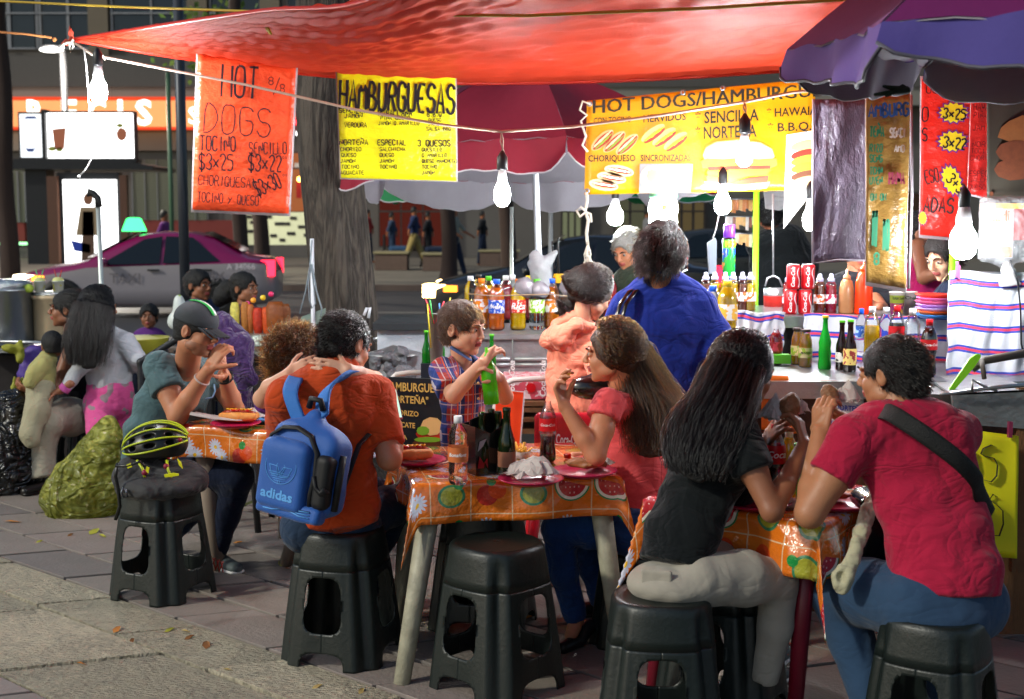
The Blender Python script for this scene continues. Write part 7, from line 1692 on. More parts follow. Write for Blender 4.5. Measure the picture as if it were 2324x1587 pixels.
m=MB();a=wr_l.lerp(el_l,.10);d=(wr_l-el_l).normalized();u=d.orthogonal().normalized();w_=d.cross(u);m.tube([a+(u*math.cos(k)+w_*math.sin(k))*.034 for k in np.linspace(0,6.0,20)],.011,8,closed=True,flat=.35);m.box(a+V((.012,-.036,0)),(.03,.01,.034));m.build('wristwatch',mat('watch_black','141416',.35),t)
m=MB();a=at(468,900,6.3);m.tube([at(x,y,6.2)for x,y in((466,906),(482,902),(488,888),(486,872))],.004,6);tag(m.build('sunglasses',mat('glasses_blue','7aa0c8',.2)),'blue framed glasses hanging at the collar of the man in the cap','glasses')
# ---------------------------------------------------------------- man with the blue backpack
p=Person('man in an orange shirt seen from behind wearing a blue backpack',(-.62,5.05,0),SK['tan']);t=p.t
hd=Head(at(786,782,5.12),(.62,.74,-.34),(.1,.2,1),1.03);p.head(hd)
S=SDF(.03);S.seg(hd.p(0,-.02,-.06),at(762,862,5.05),.060,.066,k=.02);torso(S,[(745,900,5.05,78),(742,1050,5.03,80),(748,1190,5.03,88)],(.93,-.3,0),.6);p.sdf(S,.012)
sL,sR=at(648,905,4.98),at(850,898,5.10);eR,wR=at(884,1040,4.98),at(897,965,5.22);eL,wL=at(640,1060,5.25),at(760,1040,5.5)
S=SDF(.012);S.chain([sR,eR],[.056,.046],k=.015);S.chain([eR,eR.lerp(wR,.3),wR],[.047,.043,.029],k=.015);S.chain([sL,eL,wL],[.055,.045,.03],k=.015)
hand(S,wR,(at(890,925,5.28)-wR),(-.8,.1,.3),-1,((.4,.8,.7),)*4,1.05);hand(S,wL,(1,.1,.3),(0,.2,1),1,sc=1.0);p.sdf(S,.006);p.body()
ors=clothm('shirt_rust','b8441c',bump=.4)
S=SDF(.04);torso(S,[(768,850,5.06,40,1.0),(752,878,5.06,86),(738,930,5.05,118),(735,1010,5.04,112),(742,1090,5.03,112),(748,1150,5.03,120),(752,1192,5.02,116)],(.93,-.32,0),.62,cap1=True)
S.seg(at(752,880,5.06),sR,.085,.078,k=.05);S.seg(at(738,880,5.05),sL,.085,.075,k=.05);sleeve(S,sR,sR.lerp(eR,.80),.078,.072);sleeve(S,sL,sL.lerp(eL,.75),.076,.07)
S.seg(hd.p(0,-.01,-.075),at(764,852,5.06),.071,.080,k=.02);S.seg(hd.p(0,-.0,-.05),hd.p(0,-.03,-.10),.061,.064,k=.006,sub=True)
S.build('shirt',ors,.009,t,noise=[(.0055,18,20,24,31),(.003,44,42,40,32)])
short_hair(t,hd,'black',L=.022,n=3600,flow=(.1,-.5,-.35),seed=21,fat=.009,nape=-.085,noise=[(.006,70,80,60,3)],lift=.6)
jd=clothm('jeans_slate','26364c')
S=SDF(.03);S.seg(at(700,1196,5.03),at(800,1196,5.05),.115,.115,.11,.11,U=(1,0,0));S.chain([at(780,1196,5.1),at(880,1150,5.35),at(905,1140,5.45)],[.105,.085,.072]);S.chain([at(905,1142,5.45),at(850,1260,5.4),at(785,1370,5.35)],[.072,.058,.050])
S.chain([at(735,1196,5.15),at(800,1160,5.45),at(825,1150,5.55)],[.105,.085,.07]);S.chain([at(825,1150,5.55),at(790,1260,5.5),at(745,1350,5.45)],[.07,.058,.050]);S.build('jeans',jd,.010,t,noise=NZ(35))
bt_=mat('boot_black','14110f',.4)
g=gnd(775,1392);shoe(t,g,g+V((.24,.05,0)),bt_,bt_,.046);g=gnd(732,1372);shoe(t,g,g+V((.24,.08,0)),bt_,bt_,.046)
PHN=worldthing('phone','phone with a pinkish case held by the backpack man','phone',at(890,930,5.2));m=MB();Mx=Matrix.Rotation(.5,3,'Z')@Matrix.Rotation(-.5,3,'X');m.box(at(888,918,5.25),(.07,.009,.13),M=Mx);m.build('body',mat('phone_pink','8a4858',.3),PHN)
m=MB();m.box(at(888,918,5.25)+Mx@V((0,-.0055,0)),(.062,.001,.118),M=Mx);m.build('screen',emis('phone_screen',(.5,.75,.6),1.2),PHN)
# backpack
bz=math.radians(-24);BR=Matrix.Rotation(bz,3,'Z')@Matrix.Rotation(math.radians(8),3,'Y')@Matrix.Rotation(math.radians(-4),3,'X');bc=at(690,1052,4.78)
def bp(x,y,z):return bc+BR@V((x,y,z))
BP=worldthing('backpack','bright blue school backpack with black zip panels on the man\'s back','backpack',bp(0,0,-.2))
blu=mat('backpack_blue','1a56a6',.5,var=.08,bump=.3,bscale=300,sheen=.2);bk=mat('backpack_black','0e0f12',.6)
S=SDF(.035);S.box(bp(.01,.02,-.03),(.146,.075,.15),.05,BR);S.seg(bp(-.06,.02,.09),bp(.07,.02,.09),.065,.065,k=.04);S.seg(bp(.0,.02,.10),bp(.0,.04,.165),.065,.03,.05,.03,U=BR@V((1,0,0)),k=.05)
S.build('body',blu,.008,BP,noise=[(.004,30,30,36,61)])
S=SDF(.02);S.box(bp(-.035,-.065,-.045),(.100,.030,.125),.028,BR);S.seg(bp(-.08,-.062,.04),bp(.01,-.062,.04),.045,.045,.028,.028,U=BR@V((0,0,1)),k=.03);fp_=S.build('front_pocket',blu,.006,BP)
S=SDF(.01);S.box(bp(.118,-.01,-.04),(.032,.068,.10),.025,BR);S.build('side_panel',bk,.006,BP)
S=SDF(.015);S.box(bp(.0,-.045,-.165),(.135,.035,.032),.02,BR);S.build('bottom_pocket',blu,.006,BP,noise=[(.003,50,50,60,62)])
m=MB();
pts=[bp(x,-.060,z)for x,z in((-.128,-.03),(-.13,.03),(-.115,.09),(-.07,.125),(-.01,.135),(.05,.115),(.085,.06),(.09,-.02),(.08,-.09),(.085,-.14))];m.tube(pts,.011,8,flat=.6)
pts=[bp(x,-.070,z)for x,z in((.09,-.02),(.105,-.06),(.13,-.08),(.15,-.06))];m.tube(pts,.02,8,flat=.5);m.tube([bp(.155,.0,.06),bp(.165,-.02,-.03),bp(.155,-.01,-.14)],.014,8);m.tube([bp(-.03,.03,.20),bp(-.02,.02,.235),bp(.02,.02,.235),bp(.03,.03,.20)],.012,7);m.tube([bp(.03,-.082,-.155),bp(.10,-.078,-.15)],.004,6);m.build('zip_trim',bk,BP)
lg=mat('logo_pale_blue','5aa0e0',.5)
def lp(x,z):return bp(-.035+x,-.0965,-.03+z)
m=MB();m.tube([lp(.064*math.cos(a),.022+.064*math.sin(a))for a in np.linspace(0,6.28,28)][:-1],.0012,5,closed=True)
for a,L_ in((math.pi/2,.066),(math.pi/2+.95,.058),(math.pi/2-.95,.058)):
 c0=(0,-.012);tip=(c0[0]+L_*math.cos(a),c0[1]+L_*math.sin(a)+.0);nx,nz=-math.sin(a),math.cos(a)
 for s in(-1,1):m.tube([lp(c0[0]+s*nx*.006,c0[1]+s*nz*.006),lp((c0[0]+tip[0])/2+s*nx*.019,(c0[1]+tip[1])/2+s*nz*.019),lp(*tip)],.0013,5)
for i in range(5):z=-.002-i*.0075;w_=.046-i*.006;m.tube([lp(-w_,z),lp(w_,z)],.0010,5)
m.tube([lp(-.006,-.030),lp(-.003,-.042),lp(.003,-.042),lp(.006,-.030)],.0012,5)
m.build('logo',lg,fp_)
m=MB();textmesh(m,'adidas',bp(-.105,-.0965,-.128),BR@V((1,0,0)),BR@V((0,0,1)),.034,width=.135,bold=.03);m.build('lettering',lg,fp_)
m=MB()
for i in range(3):m.tube([bp(-.095,-.082,-.150-i*.011),bp(-.055,-.083,-.153-i*.009),bp(-.02,-.082,-.163)],.0022,5);m.tube([bp(.02,-.082,-.163),bp(.055,-.083,-.153-i*.009),bp(.10,-.082,-.150-i*.011)],.0022,5)
m.build('stripe',lg,BP)
for pts,lb in((((672,905),(655,872),(668,852),(700,850)),0),(((700,935),(745,880),(785,852),(815,868)),1)):
 S=SDF(.01);P_=[at(x,y,4.90 if i<2 else 4.97+(.04 if i==3 else 0))for i,(x,y)in enumerate(pts)];
 if not lb:P_=[bp(-.045,.03,.12),at(662,905,4.85),at(662,878,4.89),at(672,858,4.97)]
 else:P_=[bp(.03,.03,.17),at(738,892,4.87),at(772,858,4.94),at(800,852,5.02)]
 lat=BR@V((1,0,0))
 if lb:lat=V((.75,0,.62)).normalized()
 sheet('shoulder_strap',lambda u,v:poly_at(P_,u)+lat*(v-.5)*.062+V((0,-.004-.004*math.cos((v-.5)*3),0)),20,6,mat('strap_blue','3070bc',.7,bump=.4,bscale=250),BP,thick=.012)
m=MB();m.tube([bp(.14,.04,-.12),at(815,1010,4.90),at(838,985,4.95)],.012,6,flat=.3);m.build('lower_strap',bk,BP)
# ---------------------------------------------------------------- curly haired child hugging him
p=Person('curly haired person hugging the backpack man around the neck',(-.85,5.5,0),SK['light']);t=p.t
hd=Head(at(674,818,5.42),(.45,.85,-.2),(0,0,1),.96);p.head(hd,child=True)
S=SDF(.02);S.seg(hd.p(0,-.02,-.06),at(690,900,5.45),.045,.05);torso(S,[(700,920,5.5,60),(700,1080,5.5,60)],(1,0,0),.6)
S.chain([at(640,915,5.4),at(596,905,5.18),at(612,880,5.1),at(655,850,5.06)],[.042,.036,.033,.024],k=.012);hand(S,at(655,850,5.06),(.9,-.1,.45),(.2,.9,-.3),1,((.3,.4,.3),)*4,.82)
S.chain([at(850,900,5.45),at(850,862,5.25),at(815,848,5.06),at(790,840,4.99)],[.036,.033,.028,.023],k=.012);hand(S,at(792,842,4.99),(-1,-.05,.16),(.1,.95,-.2),-1,((.12,.2,.2),)*4,.85);p.sdf(S,.006);p.body()
S=SDF(.03);torso(S,[(700,915,5.48,70),(705,1000,5.5,72),(705,1120,5.5,75)],(1,0,0),.62);sleeve(S,at(640,925,5.42),at(600,912,5.2),.05,.046);S.seg(at(800,880,5.45),at(850,880,5.4),.06,.05);S.build('purple_top',clothm('top_purple','5c2f78'),.012,t,noise=NZ(71))
S=SDF(.03);S.chain([at(720,1130,5.55),at(850,1120,5.6)],[.09,.07]);S.chain([at(850,1120,5.6),at(845,1330,5.6)],[.065,.045]);S.build('trousers',pn,.014,t)
g=gnd(845,1352);shoe(t,g,g+V((.2,.05,0)),bt_,bt_,.04)
short_hair(t,hd,'brown',L=.05,n=3600,flow=(0,-.3,-.2),curl=.012,seed=25,fat=.024,noise=[(.010,60,62,58,3)],lift=.8,rad=.0016,ear=False)
# ---------------------------------------------------------------- boy in the plaid shirt
def plaid(base):
 x,y,z,vec=ncoord('Object');u=x+y*.35
 f=lambda v,p_,w:((v/p_).fract()-.5).abs().lt(w)
 c=nmix(f(u,.075,.26),lin('a8423c'),lin('28407e'));c=nmix(f(z+.01,.085,.17)*.6,c,lin('3a4a90'));c=nmix(f(u+.02,.0375,.06)*.8,c,lin('c8c0c4'));c=nmix(f(z+.03,.0425,.06)*.7,c,lin('c8b4b0'))
 return nmix(f(u+.013,.075,.05),c,lin('c85a38'))
p=Person('small boy in a plaid shirt holding up a green bottle',(-.2,5.75,0),SK['light']);t=p.t
hd=Head(at(1050,745,5.72),(.86,-.50,-.10),(0,0,1),.98);p.head(hd,child=True,brow=mat('brow_light','5a3a28',.9))
S=SDF(.02);S.seg(hd.p(0,-.02,-.06),at(1050,822,5.76),.040,.043,k=.015);torso(S,[(1052,860,5.78,46),(1055,1060,5.78,48)],(.6,.8,0),.7);p.sdf(S,.010)
S=SDF(.010);s1,e1,w1=at(1003,842,5.66),at(1030,896,5.50),at(1092,826,5.44);s2,e2,w2=at(1098,845,5.78),at(1146,900,5.62),at(1134,858,5.48)
S.chain([s1,e1],[.040,.036],k=.012);S.chain([e1,e1.lerp(w1,.4),w1],[.036,.032,.023],k=.012);S.chain([s2,e2],[.038,.034],k=.012);S.chain([e2,w2],[.034,.023],k=.012)
hand(S,w1,at(1116,798,5.46)-w1,(.4,.5,-.55),-1,((.5,.9,.6),)*4,.80,thumb=(.3,.1,.9));hand(S,w2,at(1112,830,5.44)-w2,(-.3,.4,-.5),1,((.5,.9,.6),)*4,.80);p.sdf(S,.005);p.body()
pm_=clothm('plaid_shirt','ffffff',pattern=plaid,bump=.3)
S=SDF(.03);torso(S,[(1050,824,5.76,28,1.0),(1050,845,5.76,56),(1052,900,5.77,60),(1052,980,5.77,60),(1055,1060,5.77,62)],(.6,.8,0),.72,cap1=True);S.seg(at(1040,842,5.74),s1,.055,.05,k=.03);S.seg(at(1060,842,5.78),s2,.05,.046,k=.03)
sleeve(S,s1,s1.lerp(e1,.85)+V((-.01,0,0)),.056,.060);sleeve(S,s2,s2.lerp(e2,.6),.05,.052);S.seg(hd.p(0,.0,-.05),at(1056,828,5.72),.043,.045,k=.004,sub=True);sb=S.build('plaid_shirt',pm_,.008,t,noise=NZ(81,.004))
S=SDF(.006)
for sd_ in(-1,1):S.seg(hd.p(sd_*.045,-.02,-.085),hd.p(sd_*.022,.07,-.130),.007,.005,.022,.012,U=hd.U,k=.01)
S.build('collar',mat('collar_blue','5a74a8',.9),.005,sb)
m=MB()
for y in(870,905,942,975):a=at(1085+((y-870)*.03),y,5.63);m.ball(a,(.006,.004,.006))
m.build('button',mat('button_tan','c8a878',.4),sb)
short_hair(t,hd,'brown',L=.022,n=3400,flow=(.05,.45,-.35),seed=31,fat=.009,noise=[(.004,80,85,70,3)],lift=.25,face=(.108,-.020,.072))
S=SDF(.02);S.seg(at(1045,1060,5.78),at(1065,1060,5.78),.10,.10);S.seg(at(1035,1080,5.75),V((at(1030,1100,5.7).x,5.75,.08)),.075,.05);S.seg(at(1080,1080,5.8),V((at(1085,1100,5.8).x,5.8,.08)),.075,.05);S.build('trousers',pn,.012,t)
for x in(1030,1088):a=at(x,1200,5.72);a.z=0;shoe(t,a,a+V((.14,-.1,0)),bt_,sole_w,.035)
bo=at(1116,918,5.44);t=worldthing('drink_bottle','translucent lime green sports bottle in the boy\'s hands','bottle',bo);up=(at(1104,795,5.46)-bo).normalized();Mb=up.to_track_quat('Z','Y').to_matrix();gbt=mat('lime_bottle','5cc81c',.2,transl=.5,coat=.5,var=.05)
m=MB();m.lathe([(.027,0),(.032,.006),(.032,.05),(.0305,.055),(.032,.06),(.032,.13),(.029,.155),(.015,.185)],20,c=bo,M=Mb);m.build('body',gbt,t)
m=MB();m.lathe([(.016,.183),(.016,.20),(.008,.21),(.006,.235)],14,c=bo,M=Mb);m.build('cap',mat('cap_green','5cc81c',.35),t)
# ---------------------------------------------------------------- girl in the peach hoodie
p=Person('girl in a peach hoodie with a low bun standing at the drinks cart',(.3,6.42,0),SK['light']);t=p.t
hd=Head(at(1345,668,6.42),(.72,.60,-.42),(.25,.15,1),.98);p.head(hd,fem=True)
S=SDF(.02);S.seg(hd.p(0,-.03,-.05),at(1318,745,6.45),.045,.05);torso(S,[(1310,780,6.45,40),(1300,920,6.45,42)],(.9,-.3,0),.7);p.sdf(S,.012);p.body()
S=SDF(.035);torso(S,[(1318,760,6.45,46,.9),(1308,800,6.46,66,.75),(1298,860,6.46,60),(1296,925,6.45,56),(1298,942,6.45,55)],(.9,-.35,0),.75,cap1=True)
S.chain([at(1345,790,6.38),at(1360,850,6.25),at(1372,900,6.2)],[.058,.05,.045]);S.chain([at(1268,790,6.6),at(1300,860,6.8)],[.05,.045])
S.chain([at(1262,752,6.40),at(1245,772,6.42),at(1268,765,6.36),at(1310,738,6.33),at(1345,740,6.36)],[.03,.038,.042,.032,.022],k=.02);S.chain([at(1262,738,6.46),at(1300,718,6.42),at(1335,722,6.42)],[.03,.03,.022],k=.02);S.chain([at(1250,785,6.42),at(1275,782,6.36),at(1300,765,6.34)],[.022,.03,.02],k=.01)
S.build('hoodie',clothm('hoodie_peach','e88a70',bump=.4),.008,t,noise=[(.006,22,22,40,91),(.004,50,50,60,92)])
long_hair(t,hd,'dark',[(hd.p(0,-.10,-.01),.075,.05,hd.R),(at(1290,690,6.44),.04,.035,(0,0,1)),(at(1276,695,6.42),.042,.035,(0,0,1)),(at(1275,712,6.42),.03,.03,(1,0,0))],n=3600,seed=41,capkw=dict(fat=.005,nape=-.07),rad=.0015)
S=SDF(.02);S.seg(at(1298,945,6.46),at(1298,985,6.46),.13,.125,.10,.10,U=(1,0,0));S.seg(at(1280,990,6.46),V((.22,6.46,.1)),.08,.05);S.seg(at(1318,990,6.46),V((.33,6.46,.1)),.08,.05);S.build('trousers',clothm('jeans_black','14161c'),.012,t)
for x in(.22,.33):shoe(t,V((x,6.42,0)),V((x+.08,6.62,0)),bt_,bt_,.036)
# ---------------------------------------------------------------- woman in the blue shirt
p=Person('woman in a royal blue shirt with short black hair standing with her back turned',(.63,5.62,0),SK['tan']);t=p.t
hd=Head(at(1505,578,5.6),(.45,.88,-.22),(.05,0,1),1.02);p.head(hd,fem=True)
S=SDF(.02);S.seg(hd.p(0,-.03,-.05),at(1512,668,5.62),.05,.058);torso(S,[(1505,700,5.62,70),(1510,900,5.62,72)],(1,0,0),.7)
S.chain([at(1630,760,5.6),at(1660,850,5.5),at(1640,860,5.35)],[.045,.038,.03]);hand(S,at(1640,860,5.35),(-.5,-.5,0),(0,0,-1),1);S.chain([at(1390,770,5.6),at(1380,860,5.6),at(1420,880,5.8)],[.045,.038,.03]);p.sdf(S,.010);p.body()
S=SDF(.05);torso(S,[(1512,650,5.62,42,.9),(1510,672,5.62,92,.6),(1508,740,5.62,108),(1510,810,5.62,98),(1520,880,5.62,98),(1525,960,5.62,102)],(1,-.05,0),.72,cap1=True)
S.chain([at(1590,700,5.6),at(1622,760,5.58),at(1640,830,5.52)],[.078,.066,.056],k=.03);S.chain([at(1425,700,5.62),at(1392,760,5.6),at(1384,820,5.6)],[.078,.064,.056],k=.03)
S.seg(hd.p(0,-.03,-.075),at(1512,662,5.62),.060,.072,k=.02);S.seg(hd.p(0,-.02,-.03),hd.p(0,-.03,-.095),.054,.057,k=.006,sub=True)
S.build('blue_shirt',clothm('shirt_royal','1a2e88',bump=.4),.010,t,noise=[(.0055,15,16,20,95),(.003,34,32,36,96)])
short_hair(t,hd,'black',L=.05,n=4200,flow=(0,-.25,-.6),curl=.004,seed=45,fat=.022,nape=-.105,noise=[(.010,45,48,40,3)],lift=.22,rad=.0013,ear=True)
S=SDF(.02);S.seg(at(1525,970,5.62),at(1525,1010,5.62),.16,.15,.12,.11,U=(1,0,0));S.seg(at(1495,1020,5.62),V((.58,5.62,.08)),.09,.06);S.seg(at(1555,1020,5.62),V((.74,5.62,.08)),.09,.06);S.build('trousers',clothm('jeans_black','14161c'),.014,t)
for x in(.58,.74):shoe(t,V((x,5.6,0)),V((x+.04,5.82,0)),bt_,bt_,.038)
HBg=worldthing('shoulder_bag','black handbag with two shiny straps on the woman in blue','bag',at(1385,900,5.5));bl=mat('black_leather','0e0d0e',.22,coat=.5)
m=MB()
for dx in(0,13):m.tube([at(x+dx,y,Y)for x,y,Y in((1452,652,5.66),(1428,662,5.52),(1408,690,5.48),(1396,730,5.47),(1388,800,5.46),(1380,860,5.44))],.010,8,flat=.6)
m.build('strap',bl,HBg)
S=SDF(.02);S.ell(at(1345,880,5.42),(.10,.05,.05));S.ell(at(1370,870,5.44),(.07,.05,.06));S.build('body',bl,.010,HBg)
# ---------------------------------------------------------------- long haired girl in coral at the middle table
p=Person('girl with long brown hair in a coral top eating at the middle table',(.5,5.2,0),SK['tan']);t=p.t
hd=Head(at(1388,803,5.15),(-.96,.22,-.06),(0,0,1),.97);p.head(hd,fem=True)
S=SDF(.02);S.seg(hd.p(0,-.03,-.06),at(1410,905,5.18),.045,.052);torso(S,[(1430,950,5.2,60),(1450,1150,5.2,66)],(.8,.5,0),.7);p.sdf(S,.010)
s1,e1,w1=at(1378,918,5.02),at(1352,1035,4.92),at(1281,922,4.95)
S=SDF(.012);S.chain([s1,s1.lerp(e1,.5),e1],[.050,.046,.037],k=.015);S.chain([e1,e1.lerp(w1,.35),w1],[.037,.036,.024],k=.015)
hand(S,w1,at(1268,872,4.96)-w1,(.35,-.3,.2),1,((.5,.8,.5),(.5,.7,.4),(.7,.8,.5),(.8,.9,.6)),.92,thumb=(.3,-.25,.9))
S.chain([at(1440,930,5.4),at(1380,1040,5.5),at(1300,1040,5.35)],[.045,.034,.024],k=.012);hand(S,at(1300,1040,5.35),(-1,-.2,0),(0,0,-1),1,sc=.9);p.sdf(S,.0055);p.body()
m=MB();a=at(1283,858,4.94);m.prism([a+V((-.01,0,-.02)),a+V((.015,0,.0)),a+V((.022,0,.022)),a+V((-.005,0,.01))],(0,.006,0));tag(m.build('potato_chip',mat('chip','c88a30',.5,bump=.5)),'orange chip held in the long haired girl\'s fingers','chip')
crl=clothm('top_coral','d85458',bump=.4)
S=SDF(.04);torso(S,[(1415,905,5.18,36,.9),(1420,930,5.19,64),(1440,1000,5.2,72),(1462,1080,5.2,74),(1475,1150,5.2,88),(1475,1205,5.2,92)],(.85,.45,0),.72,cap1=True);S.seg(at(1410,922,5.12),s1,.06,.055,k=.04);sleeve(S,s1,s1.lerp(e1,.28)+V((-.005,0,0)),.060,.066)
S.seg(hd.p(0,-.02,-.07),at(1408,900,5.16),.05,.053,k=.006,sub=True);S.build('coral_top',crl,.009,t,noise=[(.005,20,22,30,101),(.0028,46,44,50,102)])
hr=(.5,.9,0)
long_hair(t,hd,'brown',[(at(1415,800,5.18),.085,.062,(1,0,0)),(at(1442,875,5.17),.108,.066,(1,0,.1)),(at(1468,935,5.12),.128,.056,(1,0,.2)),(at(1482,985,5.08),.145,.045,(1,0,.45)),(at(1484,1030,5.05),.150,.034,(1,0,.6))],n=5200,seed=51,capkw=dict(fat=.008,nape=-.16,ear=False),rad=.0015,solid=.55,K=20)
S=SDF(.03);jb=clothm('jeans_blue','1c3a6c',bump=.5)
S.seg(at(1470,1205,5.2),at(1480,1235,5.2),.14,.13,.12,.11,U=(1,0,0));S.chain([at(1440,1205,5.1),at(1340,1195,5.1),at(1270,1200,5.12)],[.10,.085,.068]);S.chain([at(1268,1200,5.12),at(1280,1300,5.13),at(1308,1405,5.14)],[.068,.056,.044],cap1=True)
S.chain([at(1440,1205,5.3),at(1380,1200,5.32),at(1330,1205,5.32)],[.10,.085,.068]);S.chain([at(1330,1205,5.32),at(1345,1290,5.34),at(1365,1370,5.36)],[.068,.055,.044],cap1=True);S.build('jeans',jb,.009,t,noise=NZ(105))
S=SDF(.012);S.chain([at(1308,1400,5.14),at(1303,1425,5.12),at(1296,1442,5.10)],[.032,.027,.026]);S.build('ankle',SK['tan'],.006,t)
fl=mat('flat_shoe','161a1c',.4)
h0,h1=at(1338,1420,5.16),at(1278,1468,5.04);S=SDF(.012);S.chain([h0,h0.lerp(h1,.4)+V((0,0,-.02)),h1+V((0,0,-.005))],[.026,.030,.024],k=.01);S.ell(at(1305,1436,5.09),(.03,.03,.02),sub=True);S.build('shoe',fl,.006,t);a=gnd(1400,1395);shoe(t,a,a+V((-.2,-.05,0)),fl,fl,.034,low=True)
# stool she sits on
stool('dark stool hidden under the long haired girl in coral',.54,5.22,.4)
# ---------------------------------------------------------------- woman in the black t-shirt
p=Person('woman with long black hair in a black t-shirt and pale trousers eating in the foreground',(.5,4.25,0),SK['brown']);t=p.t
hd=Head(at(1690,848,4.38),(.84,.50,-.16),(.05,0,1),.98);p.head(hd,fem=True)
S=SDF(.02);S.seg(hd.p(0,-.03,-.06),at(1660,950,4.34),.046,.052);torso(S,[(1640,1000,4.32,62),(1560,1240,4.2,70)],(.8,-.5,0),.7);p.sdf(S,.010)
s1,e1,w1=at(1672,985,4.18),at(1752,1160,4.06),at(1826,1010,4.28)
s2,e2,w2=at(1672,985,4.45),at(1735,1130,4.5),at(1740,1000,4.52)
S=SDF(.012);S.chain([s1,s1.lerp(e1,.5),e1],[.048,.043,.034],k=.015);S.chain([e1,e1.lerp(w1,.35),w1],[.034,.034,.024],k=.015);S.chain([s2,e2,w2],[.045,.036,.025],k=.015)
hand(S,w1,at(1812,950,4.32)-w1,(-.75,.5,.1),-1,((.5,.9,.6),)*4,.95,thumb=(-.5,.1,.8));hand(S,w2,at(1772,958,4.45)-w2,(.7,-.2,.2),1,((.4,.8,.6),)*4,.95);p.sdf(S,.0055);p.body()
blt=clothm('tshirt_black','101416',bump=.45)
S=SDF(.045);torso(S,[(1650,945,4.34,42,.9),(1640,975,4.33,78),(1615,1050,4.30,98),(1580,1130,4.25,88),(1545,1210,4.2,86),(1530,1280,4.17,92)],(.82,-.5,.2),.74,cap1=True);S.ell(at(1672,1105,4.42),(.075,.07,.075))
S.seg(at(1650,970,4.28),s1,.075,.068,k=.05);sleeve(S,s1,s1.lerp(e1,.50),.070,.070);S.seg(at(1650,970,4.38),s2,.07,.06,k=.05);sleeve(S,s2,s2.lerp(e2,.5),.062,.06)
S.build('t_shirt',blt,.009,t,noise=[(.0055,16,18,22,111),(.003,42,40,44,112)])
long_hair(t,hd,'black',[(at(1668,848,4.32),.082,.064,(1,.2,0)),(at(1648,925,4.22),.098,.055,(1,0,.2)),(at(1615,985,4.17),.112,.050,(1,0,.3)),(at(1590,1045,4.12),.098,.04,(1,0,.35)),(at(1580,1085,4.1),.08,.03,(1,0,.3))],n=5200,seed=55,capkw=dict(fat=.008,nape=-.16,ear=False),rad=.0015,solid=.58,K=20)
m=MB();pts=[hd.p(.088*math.cos(a),-.01,.030+.102*math.sin(a))for a in np.linspace(.25,2.9,16)];m.tube(pts,.004,6,flat=.5);m.build('hair_band',mat('band_brown','8a5a3c',.3),t)
pal=clothm('trousers_pale','9c968a',ridge=3,bump=.25)
S=SDF(.035);S.ell(at(1532,1322,4.15),(.155,.135,.068));S.chain([at(1590,1315,4.12),at(1690,1312,4.18),at(1762,1318,4.24)],[.085,.088,.068]);S.chain([at(1766,1320,4.24),at(1760,1420,4.26),at(1736,1545,4.28)],[.066,.056,.043],cap1=True)
S.chain([at(1570,1290,4.3),at(1680,1285,4.45),at(1740,1290,4.52)],[.105,.09,.07]);S.chain([at(1740,1290,4.52),at(1735,1400,4.55),at(1735,1500,4.58)],[.07,.058,.048]);S.build('trousers',pal,.009,t,noise=NZ(115,.0025))
S=SDF(.015);S.box(at(1490,1318,4.055),(.05,.006,.035),.005,Matrix.Rotation(-.35,3,'Z'));S.build('back_pocket',pal,.006,t)
g=gnd(1722,1590);shoe(t,g+V((0,.06,0)),g+V((.14,.22,0)),shoe_g,sole_w,.04);g=gnd(1740,1530);shoe(t,g,g+V((.12,.2,0)),shoe_g,sole_w,.04)
# her wrapped food
FD=worldthing('wrapped_sandwich','half eaten sandwich in white paper held by the woman in black','sandwich',at(1785,945,4.36))
FD_=FD
S=SDF(.012);S.ell(at(1792,925,4.34),(.035,.035,.04));S.ell(at(1798,910,4.34),(.022,.025,.028));S.build('filling',mat('food_meat','7a5438',.55,var=.5,vscale=60,bump=.8),.006,FD,noise=[(.004,120,110,130,122)])
# ---------------------------------------------------------------- man in the crimson t-shirt
p=Person('man with short black hair in a crimson t-shirt with a crossbody strap, back turned',(1.3,4.0,0),SK['olive']);t=p.t
hd=Head(at(2022,850,4.18),(-.70,.68,-.12),(.05,0,1),1.0);p.head(hd)
S=SDF(.02);S.seg(hd.p(0,-.02,-.06),at(2040,945,4.14),.056,.066);torso(S,[(2080,1000,4.12,80),(2140,1330,4.0,90)],(1,0,0),.7);p.sdf(S,.010)
s1,e1,w1=at(1938,1000,4.10),at(1838,1165,4.06),at(1862,985,4.22)
s2,e2,w2=at(2170,985,4.2),at(2100,1100,4.55),at(1960,960,4.5)
S=SDF(.012);S.chain([s1,s1.lerp(e1,.5),e1],[.060,.056,.045],k=.015);S.chain([e1,e1.lerp(w1,.3),w1],[.046,.045,.030],k=.015);S.chain([s2,e2,w2],[.055,.045,.03],k=.015)
hand(S,w1,at(1868,925,4.26)-w1,(.6,.6,.2),1,((.4,.9,.7),)*4,1.03,thumb=(.5,-.2,.85));hand(S,w2,(-.9,-.1,.25),(0,.3,1),1,((.2,.4,.3),)*4,1.0);p.sdf(S,.0055);p.body()
cri=clothm('tshirt_crimson','a01c3a',bump=.4)
S=SDF(.05);torso(S,[(2048,935,4.14,46,.9),(2052,965,4.14,112,.62),(2058,1040,4.12,110,.66),(2092,1130,4.08,106),(2130,1220,4.04,116),(2148,1300,4.0,122),(2150,1352,3.98,122)],(1,-.05,.0),.68,cap1=True)
S.seg(at(1990,985,4.12),s1,.085,.078,k=.05);sleeve(S,s1,s1.lerp(e1,.50)+V((-.004,0,0)),.078,.074);S.seg(at(2120,975,4.14),s2,.08,.075,k=.05);sleeve(S,s2,s2.lerp(e2,.5),.075,.07);S.seg(at(2150,1010,4.12),at(2190,1180,4.04),.075,.05,k=.06)
